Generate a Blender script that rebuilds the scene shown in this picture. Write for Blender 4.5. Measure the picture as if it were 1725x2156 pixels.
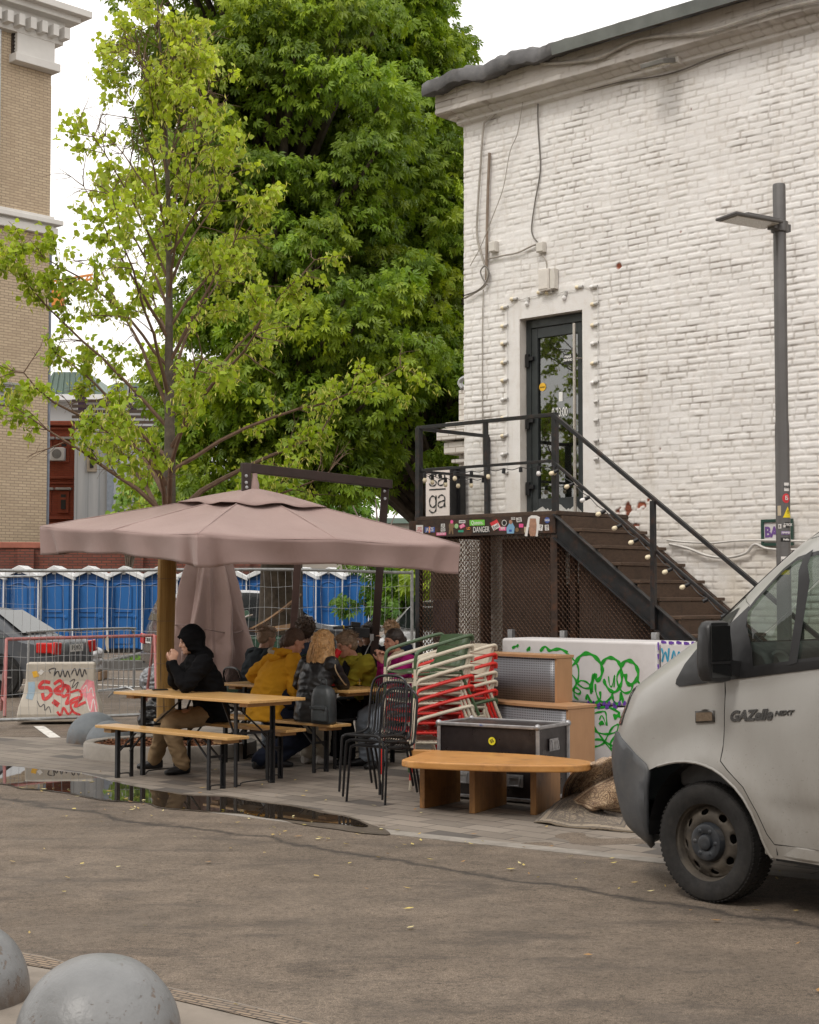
import bpy, bmesh, math, random
import numpy as np
from mathutils import Vector, Matrix, noise
from mathutils.geometry import delaunay_2d_cdt, tessellate_polygon
random.seed(7); np.random.seed(7)
R_ = math.radians
scene = bpy.context.scene
COL = scene.collection
for o in list(bpy.data.objects): bpy.data.objects.remove(o)
# ---------------- camera ----------------
FPX, CX, CY, HOR, CAMH = 3300.0, 862.5, 1078.0, 1248.0, 1.7   # in a 1725 x 2156 measuring grid
PITCH = math.atan((HOR - CY) / FPX)
cam_d = bpy.data.cameras.new('camera'); cam = bpy.data.objects.new('camera', cam_d); COL.objects.link(cam)
cam_d.sensor_fit = 'VERTICAL'; cam_d.sensor_height = 36.0; cam_d.lens = FPX / 2156 * 36.0
cam.location = (0, 0, CAMH); cam.rotation_euler = (math.pi / 2 + PITCH, 0, 0)
cam_d.clip_start = 0.1; cam_d.clip_end = 2000
scene.camera = cam
# ---------------- sky and sun ----------------
w = bpy.data.worlds.new('World'); scene.world = w; w.use_nodes = True
nt = w.node_tree; nt.nodes.clear()
wo = nt.nodes.new('ShaderNodeOutputWorld'); bg = nt.nodes.new('ShaderNodeBackground')
sky = nt.nodes.new('ShaderNodeTexSky'); sky.sky_type = 'NISHITA'; sky.sun_disc = False
SUN_EL, SUN_AZ = R_(52), R_(215)        # azimuth clockwise from +Y : behind the camera, to the left
sky.sun_elevation = SUN_EL; sky.sun_rotation = SUN_AZ; sky.dust_density = 4.0; sky.air_density = 1.0
mx = nt.nodes.new('ShaderNodeMix'); mx.data_type = 'RGBA'; mx.inputs[0].default_value = 0.86
tcw = nt.nodes.new('ShaderNodeTexCoord'); nzw = nt.nodes.new('ShaderNodeTexNoise'); nzw.inputs['Scale'].default_value = 2.2; nzw.inputs['Detail'].default_value = 5
rpw = nt.nodes.new('ShaderNodeValToRGB')
rpw.color_ramp.elements[0].position = .3; rpw.color_ramp.elements[0].color = (11.6, 11.1, 10.5, 1)
rpw.color_ramp.elements[1].position = .75; rpw.color_ramp.elements[1].color = (16.2, 15.6, 14.9, 1)
nt.links.new(tcw.outputs['Generated'], nzw.inputs['Vector']); nt.links.new(nzw.outputs['Fac'], rpw.inputs[0])
nt.links.new(sky.outputs[0], mx.inputs[6]); nt.links.new(rpw.outputs[0], mx.inputs[7])
nt.links.new(mx.outputs[2], bg.inputs[0]); bg.inputs[1].default_value = 0.112
nt.links.new(bg.outputs[0], wo.inputs[0])
sl = bpy.data.lights.new('sun', 'SUN'); sun = bpy.data.objects.new('sun', sl); COL.objects.link(sun)
sl.energy = 1.15; sl.angle = R_(14); sl.color = (1.0, 0.95, 0.88)
sd = Vector((math.sin(SUN_AZ) * math.cos(SUN_EL), math.cos(SUN_AZ) * math.cos(SUN_EL), math.sin(SUN_EL)))
sun.rotation_euler = (-sd).to_track_quat('-Z', 'Y').to_euler(); sun.location = (-4, -6, 20)
scene.view_settings.view_transform = 'Standard'; scene.view_settings.look = 'None'
scene.view_settings.exposure = 0.12; scene.view_settings.gamma = 1.0
# ---------------- helpers ----------------
_cp, _sp = math.cos(PITCH), math.sin(PITCH)
def ray(x, y):
 u, v = (x - CX) / FPX, (CY - y) / FPX
 return Vector((u, _cp - v * _sp, _sp + v * _cp))
CAMP = Vector((0, 0, CAMH))
def G(x, y, z=0.0):                      # point of height z seen at a measuring-grid position
 d = ray(x, y); return CAMP + d * ((z - CAMH) / d.z)
def P(x, y, Y):                          # point at distance Y
 d = ray(x, y); return CAMP + d * (Y / d.y)
def onplane(x, y, p0, n):
 d = ray(x, y); return CAMP + d * ((Vector(p0) - CAMP).dot(n) / d.dot(n))
def S(Y): return FPX / Y                 # grid units per metre at distance Y
def V(*a): return Vector(a)
ZUP = V(0, 0, 1)
MW = {}
def setp(o, label=None, cat=None, group=None, kind=None):
 if label: o['label'] = label
 if cat: o['category'] = cat
 if group: o['group'] = group
 if kind: o['kind'] = kind
 return o
def thing(name, label, cat, loc=(0, 0, 0), rz=0.0, group=None):
 o = bpy.data.objects.new(name, None); COL.objects.link(o); o.empty_display_size = .1
 o.location = loc; o.rotation_euler = (0, 0, rz)
 MW[o.name] = Matrix.Translation(Vector(loc)) @ Matrix.Rotation(rz, 4, 'Z')
 return setp(o, label, cat, group)
def place(o, loc, rot=(0, 0, 0)):
 o.location = loc; o.rotation_euler = rot
def copy_tree(o, parent=None):
 c = o.copy(); COL.objects.link(c); c.parent = parent
 for ch in [x for x in COL.objects if x.parent == o]: copy_tree(ch, c)
 return c
class MB:
 def __init__(s): s.v = []; s.f = []; s.c = None
 def add(s, vs, fs):
  b = len(s.v); s.v += [tuple(p) for p in vs]; s.f += [tuple(b + i for i in f) for f in fs]; return s
 def box(s, c, d, rz=0.0, M=None):
  hx, hy, hz = d[0] / 2, d[1] / 2, d[2] / 2
  m = M if M is not None else Matrix.Rotation(rz, 3, 'Z')
  vs = [Vector(c) + m @ V(x * hx, y * hy, z * hz) for z in (-1, 1) for (x, y) in ((-1, -1), (1, -1), (1, 1), (-1, 1))]
  return s.add(vs, [(3, 2, 1, 0), (4, 5, 6, 7), (0, 1, 5, 4), (1, 2, 6, 5), (2, 3, 7, 6), (3, 0, 4, 7)])
 def beam(s, a, b, w, h, up=ZUP):      # box running from a to b, w across, h along "up"
  a, b = Vector(a), Vector(b); x = (b - a); L = x.length; x.normalize()
  y = up.cross(x)
  if y.length < 1e-4: y = V(0, 1, 0).cross(x)
  y.normalize(); z = x.cross(y)
  m = Matrix((x, y, z)).transposed()
  return s.box((a + b) / 2, (L, w, h), M=m)
 def tube(s, pts, r, n=8, cap=True, closed=False):
  pts = [Vector(p) for p in pts]; N = len(pts)
  rr = r if hasattr(r, '__len__') else [r] * N
  T = []
  for i in range(N):
   if closed: t = pts[(i + 1) % N] - pts[i - 1]
   else: t = pts[min(i + 1, N - 1)] - pts[max(i - 1, 0)]
   T.append(t.normalized() if t.length > 1e-9 else V(0, 0, 1))
  a = ZUP if abs(T[0].z) < .9 else V(1, 0, 0)
  nx = T[0].cross(a).normalized(); vs = []
  for i in range(N):
   nx = (nx - T[i] * nx.dot(T[i]))
   nx = nx.normalized() if nx.length > 1e-6 else T[i].orthogonal().normalized()
   ny = T[i].cross(nx)
   for k in range(n):
    th = 2 * math.pi * k / n
    vs.append(pts[i] + (nx * math.cos(th) + ny * math.sin(th)) * rr[i])
  fs = []
  for i in range(N if closed else N - 1):
   j = (i + 1) % N
   for k in range(n):
    k2 = (k + 1) % n; fs.append((i * n + k, i * n + k2, j * n + k2, j * n + k))
  if cap and not closed:
   fs.append(tuple(range(n - 1, -1, -1))); fs.append(tuple((N - 1) * n + k for k in range(n)))
  return s.add(vs, fs)
 def lathe(s, prof, n=32, M=None, cap=False):      # prof: (r, z) ; axis z
  M = M or Matrix.Identity(4); vs = []; fs = []
  for r, z in prof:
   for k in range(n):
    th = 2 * math.pi * k / n; vs.append(M @ V(r * math.cos(th), r * math.sin(th), z))
  for i in range(len(prof) - 1):
   for k in range(n):
    k2 = (k + 1) % n; fs.append((i * n + k, i * n + k2, (i + 1) * n + k2, (i + 1) * n + k))
  if cap:
   fs.append(tuple(range(n - 1, -1, -1))); fs.append(tuple((len(prof) - 1) * n + k for k in range(n)))
  return s.add(vs, fs)
 def ell(s, c, r, M=None, nu=14, nv=9):           # ellipsoid
  m = M or Matrix.Identity(3); vs = [Vector(c) + m @ V(0, 0, r[2])]; fs = []
  for i in range(1, nv):
   ph = math.pi * i / nv
   for k in range(nu):
    th = 2 * math.pi * k / nu
    vs.append(Vector(c) + m @ V(r[0] * math.sin(ph) * math.cos(th), r[1] * math.sin(ph) * math.sin(th), r[2] * math.cos(ph)))
  vs.append(Vector(c) + m @ V(0, 0, -r[2])); L = len(vs) - 1
  for k in range(nu):
   k2 = (k + 1) % nu; fs.append((0, 1 + k, 1 + k2)); fs.append((L, 1 + (nv - 2) * nu + k2, 1 + (nv - 2) * nu + k))
   for i in range(nv - 2):
    a = 1 + i * nu; b = a + nu; fs.append((a + k, b + k, b + k2, a + k2))
  return s.add(vs, fs)
 def prism(s, poly, d, O=None, X=None, Y=None):    # flat polygon (2D) in plane O,X,Y pushed by vector d
  O = V(0, 0, 0) if O is None else O; X = V(1, 0, 0) if X is None else X; Y = V(0, 1, 0) if Y is None else Y
  O, X, Y = Vector(O), Vector(X), Vector(Y); n = len(poly); d = Vector(d)
  a = [O + X * p[0] + Y * p[1] for p in poly]; b = [p + d for p in a]
  A = X.cross(Y); area = sum(poly[i][0] * poly[(i + 1) % n][1] - poly[(i + 1) % n][0] * poly[i][1] for i in range(n))
  flip = (A.dot(d) * area) < 0
  if flip: a.reverse(); b.reverse()
  fs = [tuple(range(n - 1, -1, -1)), tuple(range(n, 2 * n))]
  for i in range(n):
   j = (i + 1) % n; fs.append((i, j, n + j, n + i))
  return s.add(a + b, fs)
 def poly(s, pts): return s.add(pts, [tuple(range(len(pts)))])
 def build(s, name, mat, parent=None, world=True, smooth=False, bevel=0, seg=2, angle=35, sub=0, weld=False):
  vs = s.v
  if parent is not None and world:
   Mi = MW[parent.name].inverted(); vs = [tuple(Mi @ Vector(p)) for p in vs]
  me = bpy.data.meshes.new(name); me.from_pydata(vs, [], s.f); me.update()
  o = bpy.data.objects.new(name, me); COL.objects.link(o)
  if mat: me.materials.append(mat)
  if parent is not None: o.parent = parent
  if weld:
   bm = bmesh.new(); bm.from_mesh(me); bmesh.ops.remove_doubles(bm, verts=bm.verts, dist=1e-4); bmesh.ops.recalc_face_normals(bm, faces=bm.faces); bm.to_mesh(me); bm.free()
  if smooth:
   me.polygons.foreach_set('use_smooth', [True] * len(me.polygons))
   try: me.set_sharp_from_angle(angle=R_(angle))
   except Exception: pass
  if bevel:
   m = o.modifiers.new('bevel', 'BEVEL'); m.width = bevel; m.segments = seg; m.limit_method = 'ANGLE'; m.angle_limit = R_(40)
  if sub:
   m = o.modifiers.new('sub', 'SUBSURF'); m.levels = sub; m.render_levels = sub
  return o
def npmesh(name, verts, faces, mat, parent=None, smooth=False, colors=None, nside=None):
 """fast mesh from numpy arrays; faces (n,k)"""
 me = bpy.data.meshes.new(name); n, k = faces.shape
 me.vertices.add(len(verts)); me.vertices.foreach_set('co', verts.astype(np.float32).ravel())
 me.loops.add(n * k); me.loops.foreach_set('vertex_index', faces.astype(np.int32).ravel())
 me.polygons.add(n); me.polygons.foreach_set('loop_start', np.arange(0, n * k, k, dtype=np.int32))
 me.polygons.foreach_set('loop_total', np.full(n, k, dtype=np.int32))
 if smooth: me.polygons.foreach_set('use_smooth', np.ones(n, dtype=bool))
 me.update(calc_edges=True)
 if colors is not None:
  ca = me.color_attributes.new('col', 'FLOAT_COLOR', 'POINT'); ca.data.foreach_set('color', colors.astype(np.float32).ravel())
 if mat: me.materials.append(mat)
 o = bpy.data.objects.new(name, me); COL.objects.link(o)
 if parent is not None: o.parent = parent
 return o
def catmull(pts, n=6, closed=False):
 pts = [Vector(p) for p in pts]; out = []; N = len(pts)
 rng = range(N if closed else N - 1)
 for i in rng:
  p1, p2 = pts[i], pts[(i + 1) % N]
  p0 = pts[i - 1] if (closed or i > 0) else p1 * 2 - p2
  p3 = pts[(i + 2) % N] if (closed or i + 2 < N) else p2 * 2 - p1
  for k in range(n):
   t = k / n
   out.append(.5 * ((2 * p1) + (p2 - p0) * t + (2 * p0 - 5 * p1 + 4 * p2 - p3) * t * t + (3 * p1 - p0 - 3 * p2 + p3) * t ** 3))
 if not closed: out.append(pts[-1])
 return out
def pip(x, y, poly):
 c = False; n = len(poly); j = n - 1
 for i in range(n):
  xi, yi = poly[i][0], poly[i][1]; xj, yj = poly[j][0], poly[j][1]
  if (yi > y) != (yj > y) and x < (xj - xi) * (y - yi) / (yj - yi) + xi: c = not c
  j = i
 return c
def cdt(outer, holes=(), step=.05, mapf=None):
 """triangulated sheet inside a 2D outline, with holes and interior points; mapf(x,y)->3D"""
 vs = []; es = []
 for lp in [outer] + list(holes):
  lp2 = []
  for i in range(len(lp)):                      # subdivide long edges
   a, b = Vector(lp[i][:2]), Vector(lp[(i + 1) % len(lp)][:2]); m = max(1, int((b - a).length / (step * 1.5)))
   for k in range(m): lp2.append(a + (b - a) * k / m)
  b = len(vs); vs += lp2; es += [(b + i, b + (i + 1) % len(lp2)) for i in range(len(lp2))]
 xs = [p[0] for p in outer]; ys = [p[1] for p in outer]
 x = min(xs) + step / 2; j = 0
 edge = list(vs)
 ea = np.array([(p[0], p[1]) for p in edge])
 while x < max(xs):
  y = min(ys) + step / 2 + (j % 2) * step / 2
  while y < max(ys):
   if pip(x, y, outer) and not any(pip(x, y, h) for h in holes) and (((ea - (x, y)) ** 2).sum(1).min() > (step * .35) ** 2):
    vs.append(V(x, y))
   y += step
  x += step; j += 1
 r = delaunay_2d_cdt([Vector((p[0], p[1])) for p in vs], es, [], 0, 1e-5)
 ov, of = r[0], r[2]; keep = []
 for f in of:
  cx = sum(ov[i][0] for i in f) / len(f); cy = sum(ov[i][1] for i in f) / len(f)
  if pip(cx, cy, outer) and not any(pip(cx, cy, h) for h in holes): keep.append(tuple(f))
 return [Vector(mapf(p[0], p[1])) if mapf else V(p[0], p[1], 0) for p in ov], keep
def text_mesh(txt, size, mat, name, parent, O, X, Y, depth=.001, align='CENTER', bold=0.0, shear=0.0, sx=1.0):
 cu = bpy.data.curves.new('t', 'FONT'); cu.body = txt; cu.size = size; cu.align_x = align; cu.align_y = 'CENTER'; cu.extrude = depth; cu.offset = bold; cu.shear = shear; cu.resolution_u = 4
 to = bpy.data.objects.new('t', cu); COL.objects.link(to)
 dg = bpy.context.evaluated_depsgraph_get(); me = bpy.data.meshes.new_from_object(to.evaluated_get(dg))
 bpy.data.objects.remove(to); me.name = name
 Xn, Yn = Vector(X).normalized(), Vector(Y).normalized(); Zn = Xn.cross(Yn)
 M = Matrix((Xn * sx, Yn, Zn)).transposed().to_4x4(); M.translation = Vector(O)
 if parent is not None: M = MW[parent.name].inverted() @ M
 me.transform(M); me.materials.clear(); me.materials.append(mat)
 o = bpy.data.objects.new(name, me); COL.objects.link(o)
 if parent is not None: o.parent = parent
 return o
def ribbon(mb, pts, w, O, X, Y, N, lift=.003, thick=.002):
 """flat painted stroke on plane; pts 2D"""
 pts = catmull([V(p[0], p[1], 0) for p in pts], 6); n = len(pts); O, X, Y, N = map(Vector, (O, X, Y, N)); vs = []; fs = []
 for i, p in enumerate(pts):
  t = (pts[min(i + 1, n - 1)] - pts[max(i - 1, 0)]); t = t.normalized() if t.length > 1e-8 else V(1, 0, 0)
  q = V(-t.y, t.x, 0) * (w / 2) * (.75 + .25 * math.sin(i * .7))
  for s_ in (-1, 1):
   a = p + q * s_; vs.append(O + X * a.x + Y * a.y + N * lift)
 for i in range(n - 1): fs.append((2 * i, 2 * i + 1, 2 * i + 3, 2 * i + 2))
 mb.add(vs, fs)
# ---------------- materials ----------------
def newmat(name):
 m = bpy.data.materials.new(name); m.use_nodes = True; t = m.node_tree
 return m, t, t.nodes['Principled BSDF']
def N_(t, k, **kw):
 n = t.nodes.new(k)
 for a, b in kw.items(): setattr(n, a, b)
 return n
def mixc(t, fac, a, b, mode='MIX'):
 m = t.nodes.new('ShaderNodeMix'); m.data_type = 'RGBA'; m.blend_type = mode
 for sock, val in ((0, fac), (6, a), (7, b)):
  if hasattr(val, 'is_linked') or isinstance(val, bpy.types.NodeSocket): t.links.new(val, m.inputs[sock])
  elif sock == 0: m.inputs[0].default_value = val
  else: m.inputs[sock].default_value = (*val[:3], 1)
 return m.outputs[2]
def noise_(t, vec, scale, detail=4, rough=.6, dist=0.0):
 n = t.nodes.new('ShaderNodeTexNoise'); n.inputs['Scale'].default_value = scale; n.inputs['Detail'].default_value = detail
 n.inputs['Roughness'].default_value = rough; n.inputs['Distortion'].default_value = dist
 if vec: t.links.new(vec, n.inputs['Vector'])
 return n.outputs['Fac']
def ramp_(t, fac, stops, interp='LINEAR'):
 r = t.nodes.new('ShaderNodeValToRGB'); r.color_ramp.interpolation = interp
 while len(r.color_ramp.elements) < len(stops): r.color_ramp.elements.new(.5)
 for e, (p, c) in zip(r.color_ramp.elements, stops):
  e.position = p; e.color = (*(c if hasattr(c, '__len__') else (c, c, c)), 1)
 t.links.new(fac, r.inputs[0]); return r.outputs[0]
def math_(t, op, a, b=0.0):
 m = t.nodes.new('ShaderNodeMath'); m.operation = op
 for i, v_ in enumerate((a, b)):
  if isinstance(v_, bpy.types.NodeSocket): t.links.new(v_, m.inputs[i])
  else: m.inputs[i].default_value = v_
 return m.outputs[0]
def bump_(t, b, h, strength=.3, dist=.01):
 n = t.nodes.new('ShaderNodeBump'); n.inputs['Strength'].default_value = strength; n.inputs['Distance'].default_value = dist
 t.links.new(h, n.inputs['Height']); t.links.new(n.outputs[0], b.inputs['Normal']); return n
def objc(t): return t.nodes.new('ShaderNodeTexCoord').outputs['Object']
def geop(t): return t.nodes.new('ShaderNodeNewGeometry').outputs['Position']
def mapping(t, vec, scale=(1, 1, 1), rot=(0, 0, 0), loc=(0, 0, 0)):
 m = t.nodes.new('ShaderNodeMapping'); m.inputs['Scale'].default_value = scale; m.inputs['Rotation'].default_value = rot; m.inputs['Location'].default_value = loc
 t.links.new(vec, m.inputs['Vector']); return m.outputs[0]
_mc = {}
def pm(name, col, rough=.6, metal=0.0, var=.18, vs=6.0, bump=.15, bs=60.0, spec=.5, dirt=None, ds=3.0, dirtamt=.5, coat=0.0):
 """painted / plain procedural material with tone variation, wear and fine bump"""
 if name in _mc: return _mc[name]
 m, t, b = newmat(name); v_ = objc(t)
 n1 = noise_(t, v_, vs, 5)
 dark = tuple(c * (1 - var) for c in col); lite = tuple(min(1, c * (1 + var)) for c in col)
 c = ramp_(t, n1, [(.3, dark), (.7, lite)])
 if dirt:
  n2 = noise_(t, v_, ds, 8, .7)
  k = ramp_(t, n2, [(.5, 0.0), (.72, dirtamt)])
  c = mixc(t, k, c, dirt)
 t.links.new(c, b.inputs['Base Color'])
 b.inputs['Roughness'].default_value = rough; b.inputs['Metallic'].default_value = metal
 b.inputs['Specular IOR Level'].default_value = spec; b.inputs['Coat Weight'].default_value = coat
 rr = ramp_(t, noise_(t, v_, vs * 2.3, 4), [(.3, max(0, rough - .1)), (.7, min(1, rough + .1))]); t.links.new(rr, b.inputs['Roughness'])
 if bump: bump_(t, b, noise_(t, v_, bs, 3), bump, .004)
 _mc[name] = m; return m
def woodmat(name, c1, c2, scale=(1, 12, 12), rough=.55, bump=.25, dirt=None, axis=None, nz=3.0):
 if name in _mc: return _mc[name]
 m, t, b = newmat(name); v_ = mapping(t, objc(t), scale=scale)
 n1 = noise_(t, v_, nz, 6, .65, .8)
 c = ramp_(t, n1, [(.25, c1), (.5, tuple((a + b_) / 2 for a, b_ in zip(c1, c2))), (.75, c2)])
 n3 = noise_(t, objc(t), 1.7, 3)
 c = mixc(t, ramp_(t, n3, [(.35, 0.0), (.75, .35)]), c, tuple(a * .6 for a in c1))
 if dirt:
  c = mixc(t, ramp_(t, noise_(t, objc(t), 5, 8, .7), [(.52, 0.0), (.7, .6)]), c, dirt)
 t.links.new(c, b.inputs['Base Color']); b.inputs['Roughness'].default_value = rough
 bump_(t, b, n1, bump, .003); _mc[name] = m; return m
def glassmat(name, tint=(.8, .85, .85), rough=.02, mixg=.12, dirt=0.0):
 if name in _mc: return _mc[name]
 m = bpy.data.materials.new(name); m.use_nodes = True; t = m.node_tree; t.nodes.clear()
 out = t.nodes.new('ShaderNodeOutputMaterial'); tr = t.nodes.new('ShaderNodeBsdfTransparent'); tr.inputs[0].default_value = (*tint, 1)
 gl = t.nodes.new('ShaderNodeBsdfGlossy'); gl.inputs['Roughness'].default_value = rough
 fr = t.nodes.new('ShaderNodeLayerWeight'); k = math_(t, 'ADD', math_(t, 'MULTIPLY', math_(t, 'POWER', fr.outputs['Facing'], 4.0), .8), mixg + .03); mxs = t.nodes.new('ShaderNodeMixShader')
 t.links.new(k, mxs.inputs[0]); t.links.new(tr.outputs[0], mxs.inputs[1]); t.links.new(gl.outputs[0], mxs.inputs[2])
 last = mxs.outputs[0]
 if dirt:
  df = t.nodes.new('ShaderNodeBsdfDiffuse'); df.inputs[0].default_value = (.35, .33, .3, 1)
  m2 = t.nodes.new('ShaderNodeMixShader'); kk = ramp_(t, noise_(t, objc(t), 6, 6), [(.3, dirt * .3), (.8, dirt)])
  t.links.new(kk, m2.inputs[0]); t.links.new(last, m2.inputs[1]); t.links.new(df.outputs[0], m2.inputs[2]); last = m2.outputs[0]
 t.links.new(last, out.inputs[0]); _mc[name] = m; return m
def leafmat(name, rough=.5, trans=.35, tint=(1, 1, 1)):
 m = bpy.data.materials.new(name); m.use_nodes = True; t = m.node_tree; t.nodes.clear()
 out = t.nodes.new('ShaderNodeOutputMaterial'); at = t.nodes.new('ShaderNodeAttribute'); at.attribute_name = 'col'
 b = t.nodes.new('ShaderNodeBsdfPrincipled'); b.inputs['Roughness'].default_value = rough; b.inputs['Specular IOR Level'].default_value = .35
 tl = t.nodes.new('ShaderNodeBsdfTranslucent'); ms = t.nodes.new('ShaderNodeMixShader'); ms.inputs[0].default_value = trans
 c = mixc(t, 1.0, at.outputs['Color'], tint, 'MULTIPLY')
 t.links.new(c, b.inputs['Base Color']); c2 = mixc(t, 1.0, c, (1.5, 1.45, .6), 'MULTIPLY'); t.links.new(c2, tl.inputs[0])
 t.links.new(b.outputs[0], ms.inputs[1]); t.links.new(tl.outputs[0], ms.inputs[2]); t.links.new(ms.outputs[0], out.inputs[0]); return m
BLACKM = pm('black_steel', (.02, .02, .022), .45, .3, .3, 8, .1, spec=.5)
GREYZ = pm('galvanised_steel', (.42, .43, .44), .42, .75, .25, 14, .1)
U = V(-.7285, .685, 0).normalized()       # along the white wall, away from the camera (to the left)
D_ = -U                                    # along the wall, towards the camera (to the right)
NN = V(.685, .7285, 0).normalized()        # into the wall
WC = V(.682, 19.41, 0)                     # visible corner of the white building
RZW = math.atan2(D_.y, D_.x)
                # =====  GROUND
def worldxy(t):
 return geop(t)
def asphalt_mat(name, base=(.172, .136, .104), fine=170.0):
 m, t, b = newmat(name); p = worldxy(t)
 sp = noise_(t, p, fine, 3, .85); vo = N_(t, 'ShaderNodeTexVoronoi'); vo.inputs['Scale'].default_value = 70; t.links.new(p, vo.inputs['Vector'])
 c = ramp_(t, sp, [(.30, tuple(x * .30 for x in base)), (.5, base), (.70, tuple(min(1, x * 2.3) for x in base))])
 c = mixc(t, ramp_(t, noise_(t, p, 34, 4, .75), [(.36, .75), (.5, 0.0)]), c, tuple(x * .42 for x in base))
 grit = ramp_(t, vo.outputs['Distance'], [(.0, 1.0), (.2, 0.0)]); c = mixc(t, math_(t, 'MULTIPLY', grit, ramp_(t, noise_(t, p, 29, 2), [(.5, 0.0), (.6, .8)])), c, (.50, .44, .37))
 c = mixc(t, 1.0, c, ramp_(t, noise_(t, p, .55, 6, .62), [(.34, .82), (.62, 1.12)]), 'MULTIPLY'); c = mixc(t, 1.0, c, ramp_(t, noise_(t, p, 4.1, 8, .75), [(.38, .74), (.66, 1.12)]), 'MULTIPLY')
 ps = mapping(t, p, scale=(.7, 1.9, 1), rot=(0, 0, R_(28))); c = mixc(t, ramp_(t, noise_(t, ps, 1.3, 11, .76, .3), [(.52, 0.0), (.60, .45)]), c, (.055, .046, .040))
 c = mixc(t, ramp_(t, noise_(t, mapping(t, p, scale=(1.3, 30, 1), rot=(0, 0, R_(21))), 2.0, 5, .7, .5), [(.665, 0.0), (.69, .8)]), c, (.03, .026, .023))
 c = mixc(t, ramp_(t, noise_(t, mapping(t, p, scale=(1, 2.0, 1), rot=(0, 0, R_(20))), 11.5, 6, .7), [(.63, 0.0), (.66, .75)]), c, (.035, .03, .026))
 sxy = N_(t, 'ShaderNodeSeparateXYZ'); t.links.new(p, sxy.inputs[0]); ln = math_(t, 'ADD', math_(t, 'MULTIPLY', sxy.outputs[0], .68), math_(t, 'MULTIPLY', sxy.outputs[1], .733))
 ln = math_(t, 'ABSOLUTE', math_(t, 'SUBTRACT', math_(t, 'ADD', ln, math_(t, 'MULTIPLY', noise_(t, p, .7, 8, .62), .9)), 7.78)); jag = math_(t, 'ADD', ln, math_(t, 'MULTIPLY', noise_(t, p, 16, 5, .7), .10))
 c = mixc(t, ramp_(t, jag, [(.055, .85), (.11, 0.0)]), c, (.035, .029, .025))
 t.links.new(c, b.inputs['Base Color']); b.inputs['Roughness'].default_value = .78; b.inputs['Specular IOR Level'].default_value = .35
 rg = ramp_(t, noise_(t, p, 1.3, 5), [(.4, .62), (.6, .88)]); t.links.new(rg, b.inputs['Roughness'])
 h = math_(t, 'ADD', sp, math_(t, 'MULTIPLY', noise_(t, p, 60, 3), 1.2)); bump_(t, b, h, .55, .006)
 return m
ASPH = asphalt_mat('asphalt')
mb = MB(); g = 900; mb.poly([(-g, -60, -.012), (g, -60, -.012), (g, 1400, -.012), (-g, 1400, -.012)])
setp(mb.build('ground', ASPH), kind='structure')
def vn(x, y, sc, seed=0):
 return noise.noise(Vector((x * sc + seed * 17.3, y * sc - seed * 9.1, seed * 3.7)))
nx_, ny_ = 150, 170
xs = np.linspace(-9, 9, nx_); ys = np.linspace(2.0, 16.5, ny_)
vv = []; 
kerb_px = [(2600, 1950), (1900, 1873), (1375, 1816), (1100, 1787), (820, 1757), (600, 1731), (450, 1712), (320, 1694), (200, 1676), (90, 1660), (0, 1646), (-150, 1628), (-420, 1600)]
KERB = [G(*p) for p in kerb_px]
for y in ys:
 for x in xs:
  vv.append((x, y, -.001 + .0014 * vn(x, y, .8, 1) + .0006 * vn(x, y, 3, 2)))
F = [(j * nx_ + i, j * nx_ + i + 1, (j + 1) * nx_ + i + 1, (j + 1) * nx_ + i) for j in range(ny_ - 1) for i in range(nx_ - 1)]
setp(npmesh('road', np.array(vv), np.array(F), ASPH, smooth=True), kind='structure')
def paver_mat():
 m, t, b = newmat('concrete_pavers'); p = worldxy(t)
 q = mapping(t, p, rot=(0, 0, -RZW)); wob = noise_(t, p, 2.0, 2)
 br = N_(t, 'ShaderNodeTexBrick'); br.offset = .5; br.inputs['Scale'].default_value = 1; br.inputs['Brick Width'].default_value = .40
 br.inputs['Row Height'].default_value = .20; br.inputs['Mortar Size'].default_value = .006; br.inputs['Mortar Smooth'].default_value = .2
 br.inputs['Color1'].default_value = (0, 0, 0, 1); br.inputs['Color2'].default_value = (1, 1, 1, 1); br.inputs['Mortar'].default_value = (.5, .5, .5, 1)
 t.links.new(q, br.inputs['Vector'])
 c = ramp_(t, br.outputs['Color'], [(0, (.275, .235, .195)), (.45, (.235, .2, .167)), (.66, (.295, .255, .214)), (.8, (.19, .163, .137)), (.9, (.10, .09, .083))], 'CONSTANT')
 c = mixc(t, ramp_(t, noise_(t, p, 90, 3, .8), [(.3, .0), (.75, .5)]), c, (.17, .15, .13))
 big = ramp_(t, noise_(t, p, .8, 6, .6), [(.35, .72), (.65, 1.06)]); c = mixc(t, 1.0, c, big, 'MULTIPLY')
 st = ramp_(t, noise_(t, mapping(t, p, scale=(1, 2.4, 1), rot=(0, 0, .5)), 2.6, 8, .7), [(.58, 0.0), (.67, .6)]); c = mixc(t, st, c, (.09, .078, .066))
 c = mixc(t, br.outputs['Fac'], c, (.075, .065, .055))
 t.links.new(c, b.inputs['Base Color']); b.inputs['Roughness'].default_value = .7; b.inputs['Specular IOR Level'].default_value = .35
 inv = math_(t, 'SUBTRACT', 1.0, br.outputs['Fac']); h = math_(t, 'ADD', inv, math_(t, 'MULTIPLY', noise_(t, p, 120, 3), .25)); bump_(t, b, h, .6, .004)
 return m
PAVM = paver_mat()
K3 = catmull([V(p.x, p.y, 0) for p in KERB], 4)
kw = .16                                                     # kerb strip width
back = [G(-420, 1575), G(-200, 1556), G(0, 1552), G(120, 1553), G(195, 1556), V(-3.9, 18.7, 0), V(-3.0, 21.0, 0), V(-.4, 22.4, 0), V(3.2, 24, 0), V(16, 12, 0)]
inner = []
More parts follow.
